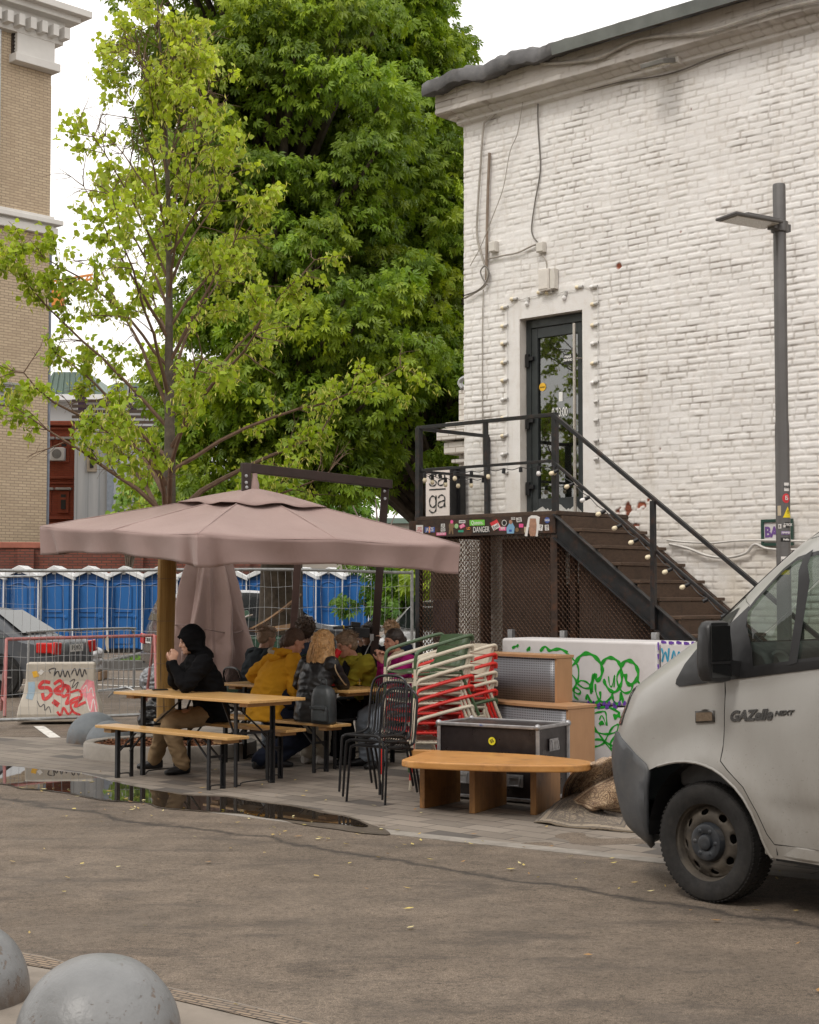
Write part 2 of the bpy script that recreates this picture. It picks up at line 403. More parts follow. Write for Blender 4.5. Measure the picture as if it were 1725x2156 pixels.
for i, p in enumerate(K3):
 tdir = (K3[min(i + 1, len(K3) - 1)] - K3[max(i - 1, 0)]).normalized(); nrm = V(tdir.y, -tdir.x, 0)
 if nrm.y < 0: nrm = -nrm
 inner.append(p + nrm * kw)
pv = [(p.x, p.y) for p in inner] + [(p.x, p.y) for p in back[1:]]
vs, fs = cdt(pv, [], .5, lambda x, y: (x, y, 0))
setp(MB().add(vs, fs).build('pavement', PAVM), kind='structure')
KM = pm('kerb_concrete', (.27, .245, .215), .75, 0, .2, 5, .4, 90, dirt=(.1, .085, .07), ds=4)
mk = MB(); n = len(K3)
vs = []; fs = []
for p, q in zip(K3, inner): vs += [(p.x, p.y, -.05), (p.x, p.y, .0035), (q.x, q.y, .0035), (q.x, q.y, -.05)]
for i in range(n - 1):
 a = 4 * i; fs += [(a, a + 1, a + 5, a + 4), (a + 1, a + 2, a + 6, a + 5), (a + 2, a + 3, a + 7, a + 6)]
mk.add(vs, fs); setp(mk.build('kerb', KM), kind='structure')
def sheet_from_px(pxs, z, mat, name, step=.12, jit=.0, kind='structure'):
 pts = catmull([G(x, y, z) for x, y in pxs], 5, closed=True)
 pts = [p + V(noise.noise(p * 3) * jit, noise.noise(p * 3 + V(5, 5, 5)) * jit, 0) for p in pts]
 vs, fs = cdt([(p.x, p.y) for p in pts], [], step, lambda x, y: (x, y, z))
 return setp(MB().add(vs, fs).build(name, mat), kind=kind)
m, t, b = newmat('puddle_water'); b.inputs['Base Color'].default_value = (.028, .022, .017, 1); b.inputs['Roughness'].default_value = .015; b.inputs['IOR'].default_value = 1.36
b.inputs['Specular IOR Level'].default_value = .9
bump_(t, b, noise_(t, geop(t), 2.2, 2), .02, .01); WATER = m
WETM = pm('wet_concrete', (.105, .086, .068), .4, 0, .3, 9, .3, 90)
sheet_from_px([(-200, 1590), (0, 1608.3), (102, 1618.5), (168, 1626.1), (239, 1642.4), (305, 1656.6), (376, 1669.3), (457, 1674.4), (508, 1680.4), (609, 1694.7), (711, 1712.4), (752, 1725.1), (812, 1747.0), (814, 1756.0), (738, 1751.0), (662, 1739.3), (586, 1726.1), (510, 1713.4), (434, 1708.3), (357, 1701.7), (297, 1691.5), (215, 1683.9), (144, 1671.2), (53, 1661.1), (2, 1650.9), (-200, 1626)], .0055, WETM, 'wet_patch', .15, .05)
sheet_from_px([(-200, 1593), (0, 1610.8), (102, 1621.0), (168, 1628.6), (239, 1644.9), (305, 1659.1), (376, 1671.8), (457, 1676.9), (508, 1682.9), (609, 1697.2), (720, 1719), (770, 1735), (760, 1741), (700, 1734), (584, 1724.1), (508, 1711.4), (432, 1706.3), (355, 1699.7), (295, 1689.5), (213, 1681.9), (142, 1669.2), (51, 1659.1), (0, 1648.9), (-200, 1622)], .0085, WATER, 'puddle', .15, .04)
near_edge = [(-500, 1930), (-200, 1965), (0, 1999), (95, 2015), (185, 2040), (330, 2074), (540, 2122), (720, 2172), (1000, 2260)]
NE = [G(x, y, 0) for x, y in near_edge]
poly = [(p.x, p.y) for p in NE] + [(NE[-1].x, 1.5), (-8, 1.5), (NE[0].x, NE[0].y)]
vs, fs = cdt(poly[:-1], [], .4, lambda x, y: (x, y, .004))
setp(MB().add(vs, fs).build('near_pavement', pm('near_slab', (.24, .205, .17), .8, 0, .15, 4, .3, 120, dirt=(.13, .11, .09))), kind='structure')
def ribbed():
 m, t, b = newmat('ribbed_tiles'); p = worldxy(t)
 q = mapping(t, p, rot=(0, 0, R_(34)))
 br = N_(t, 'ShaderNodeTexBrick'); br.offset = .5; br.inputs['Scale'].default_value = 1; br.inputs['Brick Width'].default_value = .09; br.inputs['Row Height'].default_value = .028; br.inputs['Mortar Size'].default_value = .005
 br.inputs['Color1'].default_value = (.30, .22, .15, 1); br.inputs['Color2'].default_value = (.2, .15, .11, 1); br.inputs['Mortar'].default_value = (.05, .04, .032, 1)
 t.links.new(q, br.inputs['Vector']); c = mixc(t, ramp_(t, noise_(t, p, 5, 6), [(.4, 0.0), (.7, .5)]), br.outputs['Color'], (.2, .17, .14))
 t.links.new(c, b.inputs['Base Color']); b.inputs['Roughness'].default_value = .8
 bump_(t, b, math_(t, 'SUBTRACT', 1.0, br.outputs['Fac']), .8, .006); return m
st = []; 
for p in NE:
 st.append(p + V(0, -.03, 0))
ins = [p + V(.22, -.36, 0) * .8 for p in st]
vs = []; fs = []
for a, c_ in zip(st, ins): vs += [(a.x, a.y, .0085), (c_.x, c_.y, .0085)]
for i in range(len(st) - 1): fs.append((2 * i, 2 * i + 1, 2 * i + 3, 2 * i + 2))
setp(MB().add(vs, fs).build('tactile_strip', ribbed()), kind='structure')
seam = [(-100, 1655), (120, 1694), (330, 1722), (560, 1752), (700, 1771), (860, 1792), (1030, 1830), (1220, 1858), (1400, 1895), (1725, 1935), (1900, 1960)]
sp_ = catmull([G(x, y, 0) for x, y in seam], 14); # car park lines, far grass strip and its kerb
WPM = pm('worn_road_paint', (.72, .70, .66), .7, 0, .15, 8, .2, 60, dirt=(.2, .18, .16), ds=7, dirtamt=.8)
ml = MB()
for a, b_, w_ in [((205, 1427), (520, 1436), .11), ((205, 1441), (400, 1450), .11), ((-80, 1414), (50, 1418), .11), ((-80, 1452), (52, 1441), .11), ((-100, 1402), (60, 1403), .1), ((640, 1420), (900, 1428), .1)]:
 A, B = G(*a), G(*b_); ml.box((A + B) / 2 + V(0, 0, -.004), ((B - A).length, w_, .003), rz=math.atan2(B.y - A.y, B.x - A.x))
A, B = G(82, 1528), G(116, 1552); ml.box((A + B) / 2 + V(0, 0, -.004), ((B - A).length, .13, .003), rz=math.atan2(B.y - A.y, B.x - A.x))
setp(ml.build('parking_lines', WPM), kind='structure')
gx0 = G(221, 1412).x
mb = MB().box((gx0 + 9, 39.0, .05), (18, 8.2, .12)); setp(mb.build('verge_soil', pm('soil', (.07, .055, .04), .95)), kind='structure')
mb = MB(); mb.box((gx0 + 9, 34.8, .06), (18.3, .18, .3)); mb.box((gx0 - .08, 39, .06), (.17, 8.3, .3)); setp(mb.build('verge_kerb', pm('dark_kerb', (.12, .115, .11), .85), bevel=.02), kind='structure')
n = 26000; gx = np.random.uniform(gx0 + .1, gx0 + 17.6, n); gy = 35 + 7.9 * np.random.rand(n) ** 1.3; hh = np.random.uniform(.05, .13, n); an = np.random.rand(n) * 6.28; wdt = .022
vtx = np.zeros((n, 3, 3)); vtx[:, 0] = np.c_[gx - wdt * np.cos(an), gy - wdt * np.sin(an), np.full(n, .11)]; vtx[:, 1] = np.c_[gx + wdt * np.cos(an), gy + wdt * np.sin(an), np.full(n, .11)]
vtx[:, 2] = np.c_[gx + np.random.normal(0, .03, n), gy + np.random.normal(0, .03, n), .11 + hh]
gc = np.zeros((n, 3, 4)); base = np.array([.13, .26, .035]); gc[:, :, :3] = (base * np.random.uniform(.6, 1.35, (n, 1)))[:, None, :]; gc[..., 3] = 1
setp(npmesh('grass', vtx.reshape(-1, 3), np.arange(n * 3).reshape(-1, 3), leafmat('grass_blades', .6, .3), colors=gc.reshape(-1, 4)), 'short green grass on the verge in front of the blue cabins', 'grass', kind='stuff')
n = 230; lv = []; lf = []; lc = []
rs = np.random.RandomState(3)
for i in range(n):
 if rs.rand() < .45:                     # gathered along the puddle and seam
  j = rs.randint(20, len(sp_) - 1) if rs.rand() < .5 else None
  q = sp_[j] if j is not None else K3[rs.randint(4, len(K3) - 4)]
  x, y = q.x + rs.normal(0, .12), q.y + rs.normal(0, .16)
 else: x, y = rs.uniform(-3.3, 3.6), rs.uniform(5.2, 15.5)
 a = rs.rand() * 6.28; L = rs.uniform(.012, .034); W = L * rs.uniform(.25, .5); z = .012
 c0 = V(x, y, z); dx = V(math.cos(a), math.sin(a), 0); dy = V(-math.sin(a), math.cos(a), 0); k = len(lv)
 lv += [c0 - dx * L, c0 + dy * W + V(0, 0, .006 * rs.rand()), c0 + dx * L + V(0, 0, .01 * rs.rand()), c0 - dy * W]
 lf += [(k, k + 1, k + 2), (k, k + 2, k + 3)]
 cc = [(.62, .50, .16), (.50, .36, .12), (.66, .58, .30), (.35, .2, .08)][rs.randint(4)]; lc += [(*cc, 1)] * 4
setp(npmesh('fallen_leaves', np.array([tuple(p) for p in lv]), np.array(lf), leafmat('dry_leaves', .6, .15), colors=np.array(lc)), 'small dry yellow leaves scattered over the road and along the puddle', 'fallen leaves', kind='stuff')
                # =====  WHITE BRICK BUILDING
def vnoise(x, y, sc, seed, oct=1):
 r = np.zeros_like(x); amp = 1.0; tot = 0
 for o_ in range(oct):
  rsn = np.random.RandomState(seed + o_ * 31); L = 256; tab = rsn.rand(L, L)
  X = x * sc; Y = y * sc; xi = np.floor(X).astype(int); yi = np.floor(Y).astype(int); fx = X - xi; fy = Y - yi
  fx = fx * fx * (3 - 2 * fx); fy = fy * fy * (3 - 2 * fy)
  a = tab[xi % L, yi % L]; b = tab[(xi + 1) % L, yi % L]; c = tab[xi % L, (yi + 1) % L]; d = tab[(xi + 1) % L, (yi + 1) % L]
  r += amp * ((a * (1 - fx) + b * fx) * (1 - fy) + (c * (1 - fx) + d * fx) * fy); tot += amp; amp *= .55; sc *= 2.03
 return r / tot
def smooth(a, lo, hi):
 t_ = np.clip((a - lo) / (hi - lo), 0, 1); return t_ * t_ * (3 - 2 * t_)
def brick_relief(T, Z, seed=5, ch=.0725, bl=.262, deep=.0095):
 Tw = T + .012 * (vnoise(T, Z, 1.3, seed + 1) - .5) * 2; Zw = Z + .012 * (vnoise(T, Z, 1.1, seed + 2, 2) - .5) * 2 + .004 * (vnoise(T, Z, 9, seed + 3) - .5)
 r = np.floor(Zw / ch).astype(int); fz = Zw / ch - r
 rr = np.random.RandomState(seed); rowoff = rr.rand(4096); head = (np.arange(4096) % 4 == 1) | (rr.rand(4096) < .12)
 L = np.where(head[r % 4096], bl / 2, bl); base = np.where(r % 2 == 0, 0, bl / 2) + (rowoff[r % 4096] - .5) * .07
 u_ = (Tw + base) / L; c = np.floor(u_).astype(int); fx = u_ - c
 tab = rr.rand(512, 512); tab2 = rr.rand(512, 512); tab3 = rr.rand(512, 512)
 h1 = tab[r % 512, c % 512]; h2 = tab2[r % 512, c % 512]; h3 = tab3[r % 512, c % 512]
 gx = .0065 + .006 * h2; gz = .0048 + .004 * h3
 dx = np.minimum(fx, 1 - fx) * L - gx; dz = np.minimum(fz, 1 - fz) * ch - gz
 e = np.minimum(dx, dz) + .004 * (vnoise(T, Z, 28, seed + 7, 2) - .5) * 2
 prof = smooth(e, -.002, .0045)
 fill = smooth(.5 * vnoise(T, Z, .9, seed + 9, 3) + .5 * vnoise(T, Z, 5, seed + 19, 3), .38, .62)          # where paint and plaster have filled the joints
 fine = vnoise(T, Z, 6.5, seed + 11, 3)
 depth = deep * (1 - .72 * fill)
 h = depth * prof + .006 * (h1 - .5) * prof + .0035 * (fine - .5)
 low = smooth(-(fz - .5), .3, .47)                                 # joint right under a brick, darkened as a painted shadow line
 crack_shade = (1 - prof) * smooth(.25 * vnoise(T, Z, .8, seed + 23, 2) + .75 * vnoise(T, Z, 6.5, seed + 13, 2), .46, .66) * (1 - .6 * fill)
 dirt = np.clip(crack_shade * (.27 + .50 * low), 0, 1)  # joint dirt together with shadow lines painted in below the bricks
 return h, dirt, prof
DOORT0, DOORT1, DOORZ0, DOORZ1 = .90, 1.84, 2.575, 5.0
DECKZ = 2.57
def corn(z):
 return np.where(z > 7.68, .25, np.where(z > 7.63, .14, np.where(z > 7.56, .06, 0)))
RZ = .0118
ts = np.concatenate([[-.001], np.arange(0, 6.4, RZ)]); 
def snap(a, vals):
 for v_ in vals: a[np.argmin(abs(a - v_))] = v_
 return a
ts = snap(ts, [DOORT0, DOORT1]); zs = snap(np.arange(.0, 7.985, RZ), [DOORZ0, DOORZ1, 7.56, 7.63, 7.68])
T, Z = np.meshgrid(ts, zs)
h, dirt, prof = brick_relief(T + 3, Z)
pl = smooth(-(np.maximum(np.maximum(.66 - T, T - 2.02), Z - 5.33) + .035 * (vnoise(T, Z, 4, 91, 3) - .5)), -.01, .03) * (Z > 2.3)   # plaster surround of the doorway
h = h * (1 - pl) + pl * (.011 + .007 * (vnoise(T, Z, 3, 77, 4) - .5)); dirt = dirt * (1 - .93 * pl)
lowpl = smooth(2.75 - Z, 0, .4) * smooth(2.4 - abs(T - 1.4), 0, .5)
off = corn(Z)
red = smooth(vnoise(T, Z, 7, 55, 3) - .28 * np.hypot((T - 2.45) / .15, (Z - 2.66) / .13), .23, .28)
for (tt, zz, rr_) in [(2.36, 5.44, .035), (1.92, 6.2, .012), (2.37, 5.0, .012), (3.2, 5.7, .014), (2.9, 3.3, .012), (3.35, 7.05, .012), (1.9, 7.0, .012)]:
 red = np.maximum(red, smooth(rr_ * 1.25 - np.hypot(T - tt, (Z - zz)), 0, .012))
h = h - .012 * red
tcol = T.copy(); tcol[:, 0] = -off[:, 0]
pos = np.array(WC)[None, None, :] + tcol[..., None] * np.array(D_)[None, None, :] - (h + off)[..., None] * np.array(NN)[None, None, :]; pos[..., 2] = Z
ni, nj = T.shape
idx = np.arange(ni * nj).reshape(ni, nj); q = np.stack([idx[:-1, :-1], idx[:-1, 1:], idx[1:, 1:], idx[1:, :-1]], -1)
ctt = (T[:-1, :-1] + T[1:, 1:]) / 2; czz = (Z[:-1, :-1] + Z[1:, 1:]) / 2
keep = ~((ctt > DOORT0) & (ctt < DOORT1) & (czz > DOORZ0) & (czz < DOORZ1))
jt = (1 - prof) * (1 - pl) * (.35 + .65 * smooth(vnoise(T, Z, 3, 401, 3), .35, .6))  # joint tint: tan dirt that also paints occlusion shade into the joints
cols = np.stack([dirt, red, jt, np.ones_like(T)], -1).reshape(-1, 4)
def white_brick_mat():
 m, t, b = newmat('whitewashed_brick'); at = N_(t, 'ShaderNodeAttribute'); at.attribute_name = 'col'; sp = N_(t, 'ShaderNodeSeparateColor'); t.links.new(at.outputs['Color'], sp.inputs[0])
 p = geop(t)
 c = ramp_(t, noise_(t, p, 1.6, 6, .6), [(.3, (.745, .725, .705)), (.7, (.84, .825, .81))])
 c = mixc(t, ramp_(t, noise_(t, p, 11, 5, .7), [(.5, 0.0), (.8, .35)]), c, (.60, .52, .44))
 sz = N_(t, 'ShaderNodeSeparateXYZ'); t.links.new(p, sz.inputs[0])
 ps = mapping(t, p, scale=(2.5, 2.5, .35)); run = noise_(t, ps, 1.7, 7, .65)
 c = mixc(t, ramp_(t, run, [(.56, 0.0), (.74, .38)]), c, (.48, .415, .34))
 lo = N_(t, 'ShaderNodeMapRange'); lo.inputs[1].default_value = 3.4; lo.inputs[2].default_value = 1.2; t.links.new(sz.outputs[2], lo.inputs[0])
 c = mixc(t, math_(t, 'MULTIPLY', lo.outputs[0], ramp_(t, noise_(t, p, 2.2, 5), [(.35, .15), (.65, .7)])), c, (.62, .54, .42))
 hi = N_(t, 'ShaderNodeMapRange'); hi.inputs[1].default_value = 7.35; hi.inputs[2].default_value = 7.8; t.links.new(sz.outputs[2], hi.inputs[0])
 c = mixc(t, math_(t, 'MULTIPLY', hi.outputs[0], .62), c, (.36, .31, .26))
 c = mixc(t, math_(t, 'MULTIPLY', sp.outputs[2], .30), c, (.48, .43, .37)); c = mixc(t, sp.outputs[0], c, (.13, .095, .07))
 rb = ramp_(t, noise_(t, p, 14, 4), [(.35, (.13, .045, .028)), (.65, (.33, .10, .055))]); c = mixc(t, sp.outputs[1], c, rb)
 t.links.new(c, b.inputs['Base Color']); b.inputs['Roughness'].default_value = .8; b.inputs['Specular IOR Level'].default_value = .25
 bump_(t, b, noise_(t, p, 60, 5, .7), .35, .008); return m
WBM = white_brick_mat()
bld = thing('brick_building', 'tall building of rough white painted brick with a glazed door above outside stairs', 'building', tuple(WC), RZW)
Mi = np.array(MW[bld.name].inverted()); pl4 = np.concatenate([pos.reshape(-1, 3), np.ones((ni * nj, 1))], 1) @ Mi.T
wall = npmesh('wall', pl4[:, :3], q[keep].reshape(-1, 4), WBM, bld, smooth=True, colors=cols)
def wp(t_, z, d=0.0):            # point on the wall face; d>0 towards the street
 return WC + D_ * t_ - NN * d + ZUP * z
def wpx(x, y, d=.02): return onplane(x, y, WC - NN * d, NN)
PW = pm('white_render', (.70, .66, .61), .8, 0, .1, 4, .5, 40, dirt=(.5, .44, .36))
def plain_white_brick():
 m, t, b = newmat('white_brick_plain'); p = objc(t); br = N_(t, 'ShaderNodeTexBrick'); br.inputs['Scale'].default_value = 1; br.inputs['Brick Width'].default_value = .262; br.inputs['Row Height'].default_value = .0725
 br.inputs['Mortar Size'].default_value = .007; br.inputs['Color1'].default_value = (.72, .69, .65, 1); br.inputs['Color2'].default_value = (.64, .6, .55, 1); br.inputs['Mortar'].default_value = (.42, .37, .32, 1)
 cx = N_(t, 'ShaderNodeSeparateXYZ'); t.links.new(p, cx.inputs[0]); cb = N_(t, 'ShaderNodeCombineXYZ'); t.links.new(math_(t, 'ADD', cx.outputs[0], cx.outputs[1]), cb.inputs[0]); t.links.new(cx.outputs[2], cb.inputs[1])
 t.links.new(cb.outputs[0], br.inputs['Vector']); t.links.new(br.outputs['Color'], b.inputs['Base Color']); b.inputs['Roughness'].default_value = .85
 bump_(t, b, math_(t, 'SUBTRACT', 1.0, br.outputs['Fac']), .7, .01); return m
PWB = plain_white_brick()
mb = MB()
mb.prism([(0, 0), (-8, 0), (-8, 7.98), (0, 7.98)], D_ * -.0, WC + NN * 0, -NN, ZUP) if False else None
a = WC + NN * .004
mb.add([a, a + NN * 10, a + NN * 10 + ZUP * 7.98, a + ZUP * 7.98], [(1, 0, 3, 2)])                       # left flank
mb.add([wp(6.38, 0), wp(15, 0), wp(15, 7.98), wp(6.38, 7.98)], [(0, 1, 2, 3)])                           # rest of the front, out of frame
mb.add([wp(15, 0), wp(15, 0, -10), wp(15, 7.98, -10), wp(15, 7.98)], [(0, 1, 2, 3)])
mb.add([a + NN * 10, wp(15, 0, -10), wp(15, 7.98, -10), a + NN * 10 + ZUP * 7.98], [(0, 3, 2, 1)])
for (z0, z1, o_) in [(7.56, 7.63, .06), (7.63, 7.68, .14), (7.68, 7.98, .25)]:
 c0 = WC + NN * 5 + U * (o_ / 2) + ZUP * ((z0 + z1) / 2); mb.box(c0 - NN * (o_ / 2 - .003), (o_, 10 + o_ - .01, z1 - z0), rz=RZW)
mb.build('flank_wall', PWB, bld)
mb = MB(); rc = .19
def q4(*p): return [tuple(x) for x in p]
mb.add(q4(wp(DOORT0, DOORZ0, .012), wp(DOORT0, DOORZ0, -rc), wp(DOORT0, DOORZ1, -rc), wp(DOORT0, DOORZ1, .012)), [(3, 2, 1, 0)])
mb.add(q4(wp(DOORT1, DOORZ0, .012), wp(DOORT1, DOORZ0, -rc), wp(DOORT1, DOORZ1, -rc), wp(DOORT1, DOORZ1, .012)), [(0, 1, 2, 3)])
mb.add(q4(wp(DOORT0, DOORZ1, .012), wp(DOORT1, DOORZ1, .012), wp(DOORT1, DOORZ1, -rc), wp(DOORT0, DOORZ1, -rc)), [(3, 2, 1, 0)])
mb.add(q4(wp(DOORT0 - .3, DOORZ0 - .3, -rc - .6), wp(DOORT1 + .3, DOORZ0 - .3, -rc - .6), wp(DOORT1 + .3, DOORZ1 + .2, -rc - .6), wp(DOORT0 - .3, DOORZ1 + .2, -rc - .6)), [(0, 1, 2, 3)])
mb.add(q4(wp(DOORT0, DOORZ0, .012), wp(DOORT1, DOORZ0, .012), wp(DOORT1, DOORZ0, -rc - .6), wp(DOORT0, DOORZ0, -rc - .6)), [(0, 1, 2, 3)])
mb.build('door_reveal', PW, bld)
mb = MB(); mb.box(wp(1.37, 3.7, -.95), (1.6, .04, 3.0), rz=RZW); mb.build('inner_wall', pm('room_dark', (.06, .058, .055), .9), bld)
DM = pm('door_paint', (.028, .034, .036), .42, 0, .25, 6, .1)
dY = -.15
dr = MB()
fw = .075; t0, t1 = DOORT0 + .005, DOORT1 - .005; z0, z1 = DOORZ0 + .01, DOORZ1 - .01
dr.box(wp(t0 + fw / 2, (z0 + z1) / 2, dY), (fw, .09, z1 - z0), rz=RZW); dr.box(wp(t1 - .03, (z0 + z1) / 2, dY), (.06, .09, z1 - z0), rz=RZW)
dr.box(wp((t0 + t1) / 2, z1 - .05, dY + .003), (t1 - t0 - .02, .088, .10), rz=RZW)
door = dr.build('door', DM, bld, bevel=.004)
lf = MB(); a0, a1, b0, b1 = t0 + fw + .006, t1 - .066, z0 + .02, z1 - .108
lf.box(wp(a0 + .045, (b0 + b1) / 2, dY + .01), (.09, .06, b1 - b0), rz=RZW); lf.box(wp(a1 - .045, (b0 + b1) / 2, dY + .01), (.09, .06, b1 - b0), rz=RZW)
lf.box(wp((a0 + a1) / 2, b1 - .06, dY + .01), (a1 - a0 - .18, .056, .12), rz=RZW); lf.box(wp((a0 + a1) / 2, b0 + .11, dY + .01), (a1 - a0 - .18, .056, .22), rz=RZW)
MW['door_t'] = MW[bld.name]
class Pn:                                  # proxy so a sub-part can be built in its thing's frame
 pass
def subpart(o, par):                       # re-parent a part one level deeper (identity offset)
 o.parent = par; return o
subpart(lf.build('door_leaf', DM, bld, bevel=.004), door)
gl = MB(); gl.box(wp((a0 + a1) / 2, (b0 + .22 + b1 - .12) / 2, dY + .005), (a1 - a0 - .18, .008, b1 - .12 - b0 - .22), rz=RZW)
subpart(gl.build('pane', glassmat('door_glass', (.30, .34, .32), .02, .16), bld), door)
hd = MB(); ht = a1 - .07
hd.tube([wp(ht, 2.62, dY + .13), wp(ht, 4.86, dY + .13)], .019, 12)
for zz in (2.95, 4.45): hd.tube([wp(ht, zz, dY + .13), wp(ht + .06, zz, dY + .03)], .01, 8)
subpart(hd.build('handle', pm('brushed_steel', (.62, .58, .53), .35, .9, .1, 20, .1), bld, smooth=True), door)
for zz in (2.95, 3.75, 4.5):
 hg = MB(); hg.box(wp(t0 + .035, zz, dY + .06), (.05, .04, .16), rz=RZW); hg.box(wp(t0 + .09, zz + .02, dY + .06), (.07, .035, .05), rz=RZW)
 subpart(hg.build('hinge', BLACKM, bld, bevel=.004), door)
WHT = pm('white_vinyl', (.80, .80, .78), .5, 0, .03); YEL = pm('yellow_vinyl', (.85, .50, .04), .5, 0, .05); BLK = pm('black_vinyl', (.015, .015, .015), .5)
gd = dY + .014
def on_door(txt, t_, z, size, mat, name='lettering', **k):
 o = text_mesh(txt, size, mat, name, bld, wp(t_, z, gd + .004), D_, ZUP, .001, **k); subpart(o, door); return o
dk = MB(); dk.lathe([(0, 0), (.05, 0), (.05, .002), (0, .002)], 28, M=Matrix.Translation(wp(a0 + .145, 4.17, gd)) @ Matrix((D_, ZUP, -NN)).transposed().to_4x4()); subpart(dk.build('round_sticker', YEL, bld), door)
on_door('СЕЗОН', a0 + .145, 4.165, .022, BLK)
dk = MB(); dk.box(wp(a0 + .53, 4.47, gd), (.13, .003, .12), rz=RZW); subpart(dk.build('black_sticker', BLK, bld), door)
on_door('ЗНАЙ', a0 + .53, 4.495, .036, WHT, bold=.002); on_door('ЛИЧНО', a0 + .53, 4.455, .036, WHT, bold=.002)
dk = MB(); dk.box(wp(a0 + .42, 4.03, gd), (.055, .003, .11), rz=RZW); subpart(dk.build('white_sticker', WHT, bld), door)
on_door('0-23:00', a0 + .405, 3.84, .15, WHT, sx=.52, bold=.001)
on_door('ВЕЗИ', a0 + .34, 3.58, .032, WHT); on_door('НАМ ЕЩЕ', a0 + .34, 3.545, .026, WHT)
pe = [(a0 + .01, .0)] + [(a0 + .01 + i * .0255, .06 + .11 * abs(noise.noise(V(i * .9, 2, 1))) + .05 * abs(noise.noise(V(i * 2.7, 7, 3)))) for i in range(26)] + [(a1 - .01, .0)]
vs, fs = cdt(pe, [], .02, lambda x, y: wp(x, b0 + .012 + y, dY + .0435)); subpart(MB().add(vs, fs).build('paint_smear', pm('peeling_white', (.5, .5, .48), .7, 0, .2, 30, .5, 80), bld), door)
RT = pm('roof_tarp', (.10, .098, .10), .7, 0, .35, 3, .5, 18, dirt=(.2, .19, .18), ds=5)
prof_d = [(-3.5, 9.1), (-1.6, 8.55), (-.4, 8.22), (0, 8.17), (.25, 8.12), (.38, 8.10), (.43, 8.06), (.44, 8.0), (.42, 7.96), (.36, 7.97), (.2, 8.0)]
tv = np.concatenate([np.arange(-.30, 6.4, .05), np.arange(6.4, 15.6, .5)]); vs = []; fs = []
for i, t_ in enumerate(tv):
 tar = max(0, min(1, (2.0 - t_) / .5))
 for j, (d_, z_) in enumerate(prof_d):
  kk = min(1, max(0, (d_ + .5) / .6)); nz = noise.noise(V(t_ * 2.1, d_ * 2.5, 0)) * .055 + noise.noise(V(t_ * 7, d_ * 6, 3)) * .036 + noise.noise(V(t_ * 15, d_ * 14, 7)) * .014
  zz = z_ + nz * kk * (.35 + .9 * tar) + (.02 * tar - .05 * max(0, .3 - t_) * kk) - (.05 * tar if j >= 7 else 0) - (.02 if j > 5 and tar > 0 else 0) * abs(noise.noise(V(t_ * 3.3, 9, 9)))
  dd = d_ + (noise.noise(V(t_ * 1.7, 4, j * .2)) * .05) * kk * tar
  p = wp(t_, zz, dd); vs.append(p)
m_ = len(prof_d)
for i in range(len(tv) - 1):
 for j in range(m_ - 1): fs.append((i * m_ + j, i * m_ + j + 1, (i + 1) * m_ + j + 1, (i + 1) * m_ + j))
roof = MB().add(vs, fs).build('roof', RT, bld, smooth=True, angle=50)
gm = MB(); gm.add(q4(wp(1.75, 7.93, .445), wp(15.5, 7.93, .445), wp(15.5, 8.06, .475), wp(1.75, 8.06, .475), wp(1.75, 7.93, .435), wp(15.5, 7.93, .435), wp(15.5, 8.06, .465), wp(1.75, 8.06, .465)), [(0, 1, 2, 3), (7, 6, 5, 4), (0, 3, 7, 4), (0, 4, 5, 1), (3, 2, 6, 7)])
gm.build('eaves_flashing', pm('zinc_sheet', (.20, .215, .205), .5, .5, .2, 3, .1), bld)
mb = MB(); mb.add(q4(wp(-.3, 7.985, .28), wp(15, 7.985, .28), wp(15, 8.0, .42), wp(-.3, 8.0, .42)), [(0, 1, 2, 3)]); mb.add(q4(wp(-.25, 7.98, .25), wp(15, 7.98, .25), wp(15, 7.98, -.2), wp(-.25, 7.98, -.2)), [(0, 1, 2, 3)])
mb.build('soffit', pm('dirty_soffit', (.2, .17, .14), .9), bld)
an = thing('brick_annex', 'low white brick annex with stepped cornice behind the corner of the big white building', 'annex', tuple(WC + NN * 1.0), RZW)
mb = MB()
mb.box(WC + NN * 2.6 + U * .50 + ZUP * 2.2, (.96, 3.2, 4.4), rz=RZW)
for z_, e_, h_ in [(3.45, .06, .05), (3.62, .13, .16), (3.80, .2, .15), (3.93, .12, .07)]: mb.box(WC + NN * (2.6 - e_ / 2) + U * (.52 + e_ / 2) + ZUP * z_, (.96 + e_, 3.2 + e_, h_), rz=RZW)
mb.build('wall', PWB, an, bevel=.012)
mb = MB(); c0 = WC + NN * 1.0 + U * .9; mb.tube(catmull([c0 + ZUP * 4.42, c0 + ZUP * 4.5 + U * .05, c0 + ZUP * 4.56 - U * .08, c0 + ZUP * 4.58 - U * .7], 5), .035, 10); mb.build('pipe', GREYZ, an, smooth=True)
CABM = pm('cable_sheath', (.36, .33, .29), .6, 0, .2, 9, .1); CABD = pm('cable_dark', (.16, .145, .13), .6)
def cable(pts, r, label, mat=CABM, d=.03, n=5, name='cable', group=None, ref=None):
 p3 = catmull([wpx(x, y, d) if len((x, y)) == 2 else None for x, y in pts], n)
 return setp(MB().tube(p3, r, 6).build(name, mat, smooth=True), label, 'cable', group)
cable([(1738, -2), (1640, 20), (1560, 45), (1480, 68), (1375, 78), (1330, 88), (1270, 118), (1230, 128), (1160, 134), (1135, 130)], .018, 'pale thick cable sagging along the eaves of the white building', CABM, .3)
cable([(1128, 134), (1118, 160), (1095, 198), (1060, 228), (1025, 254), (1018, 270), (1012, 350), (1006, 440), (1005, 500), (1018, 548), (1027, 575), (1022, 600), (1000, 616), (978, 628)], .014, 'grey cable dropping from the eaves to the corner coil', CABM, .05)
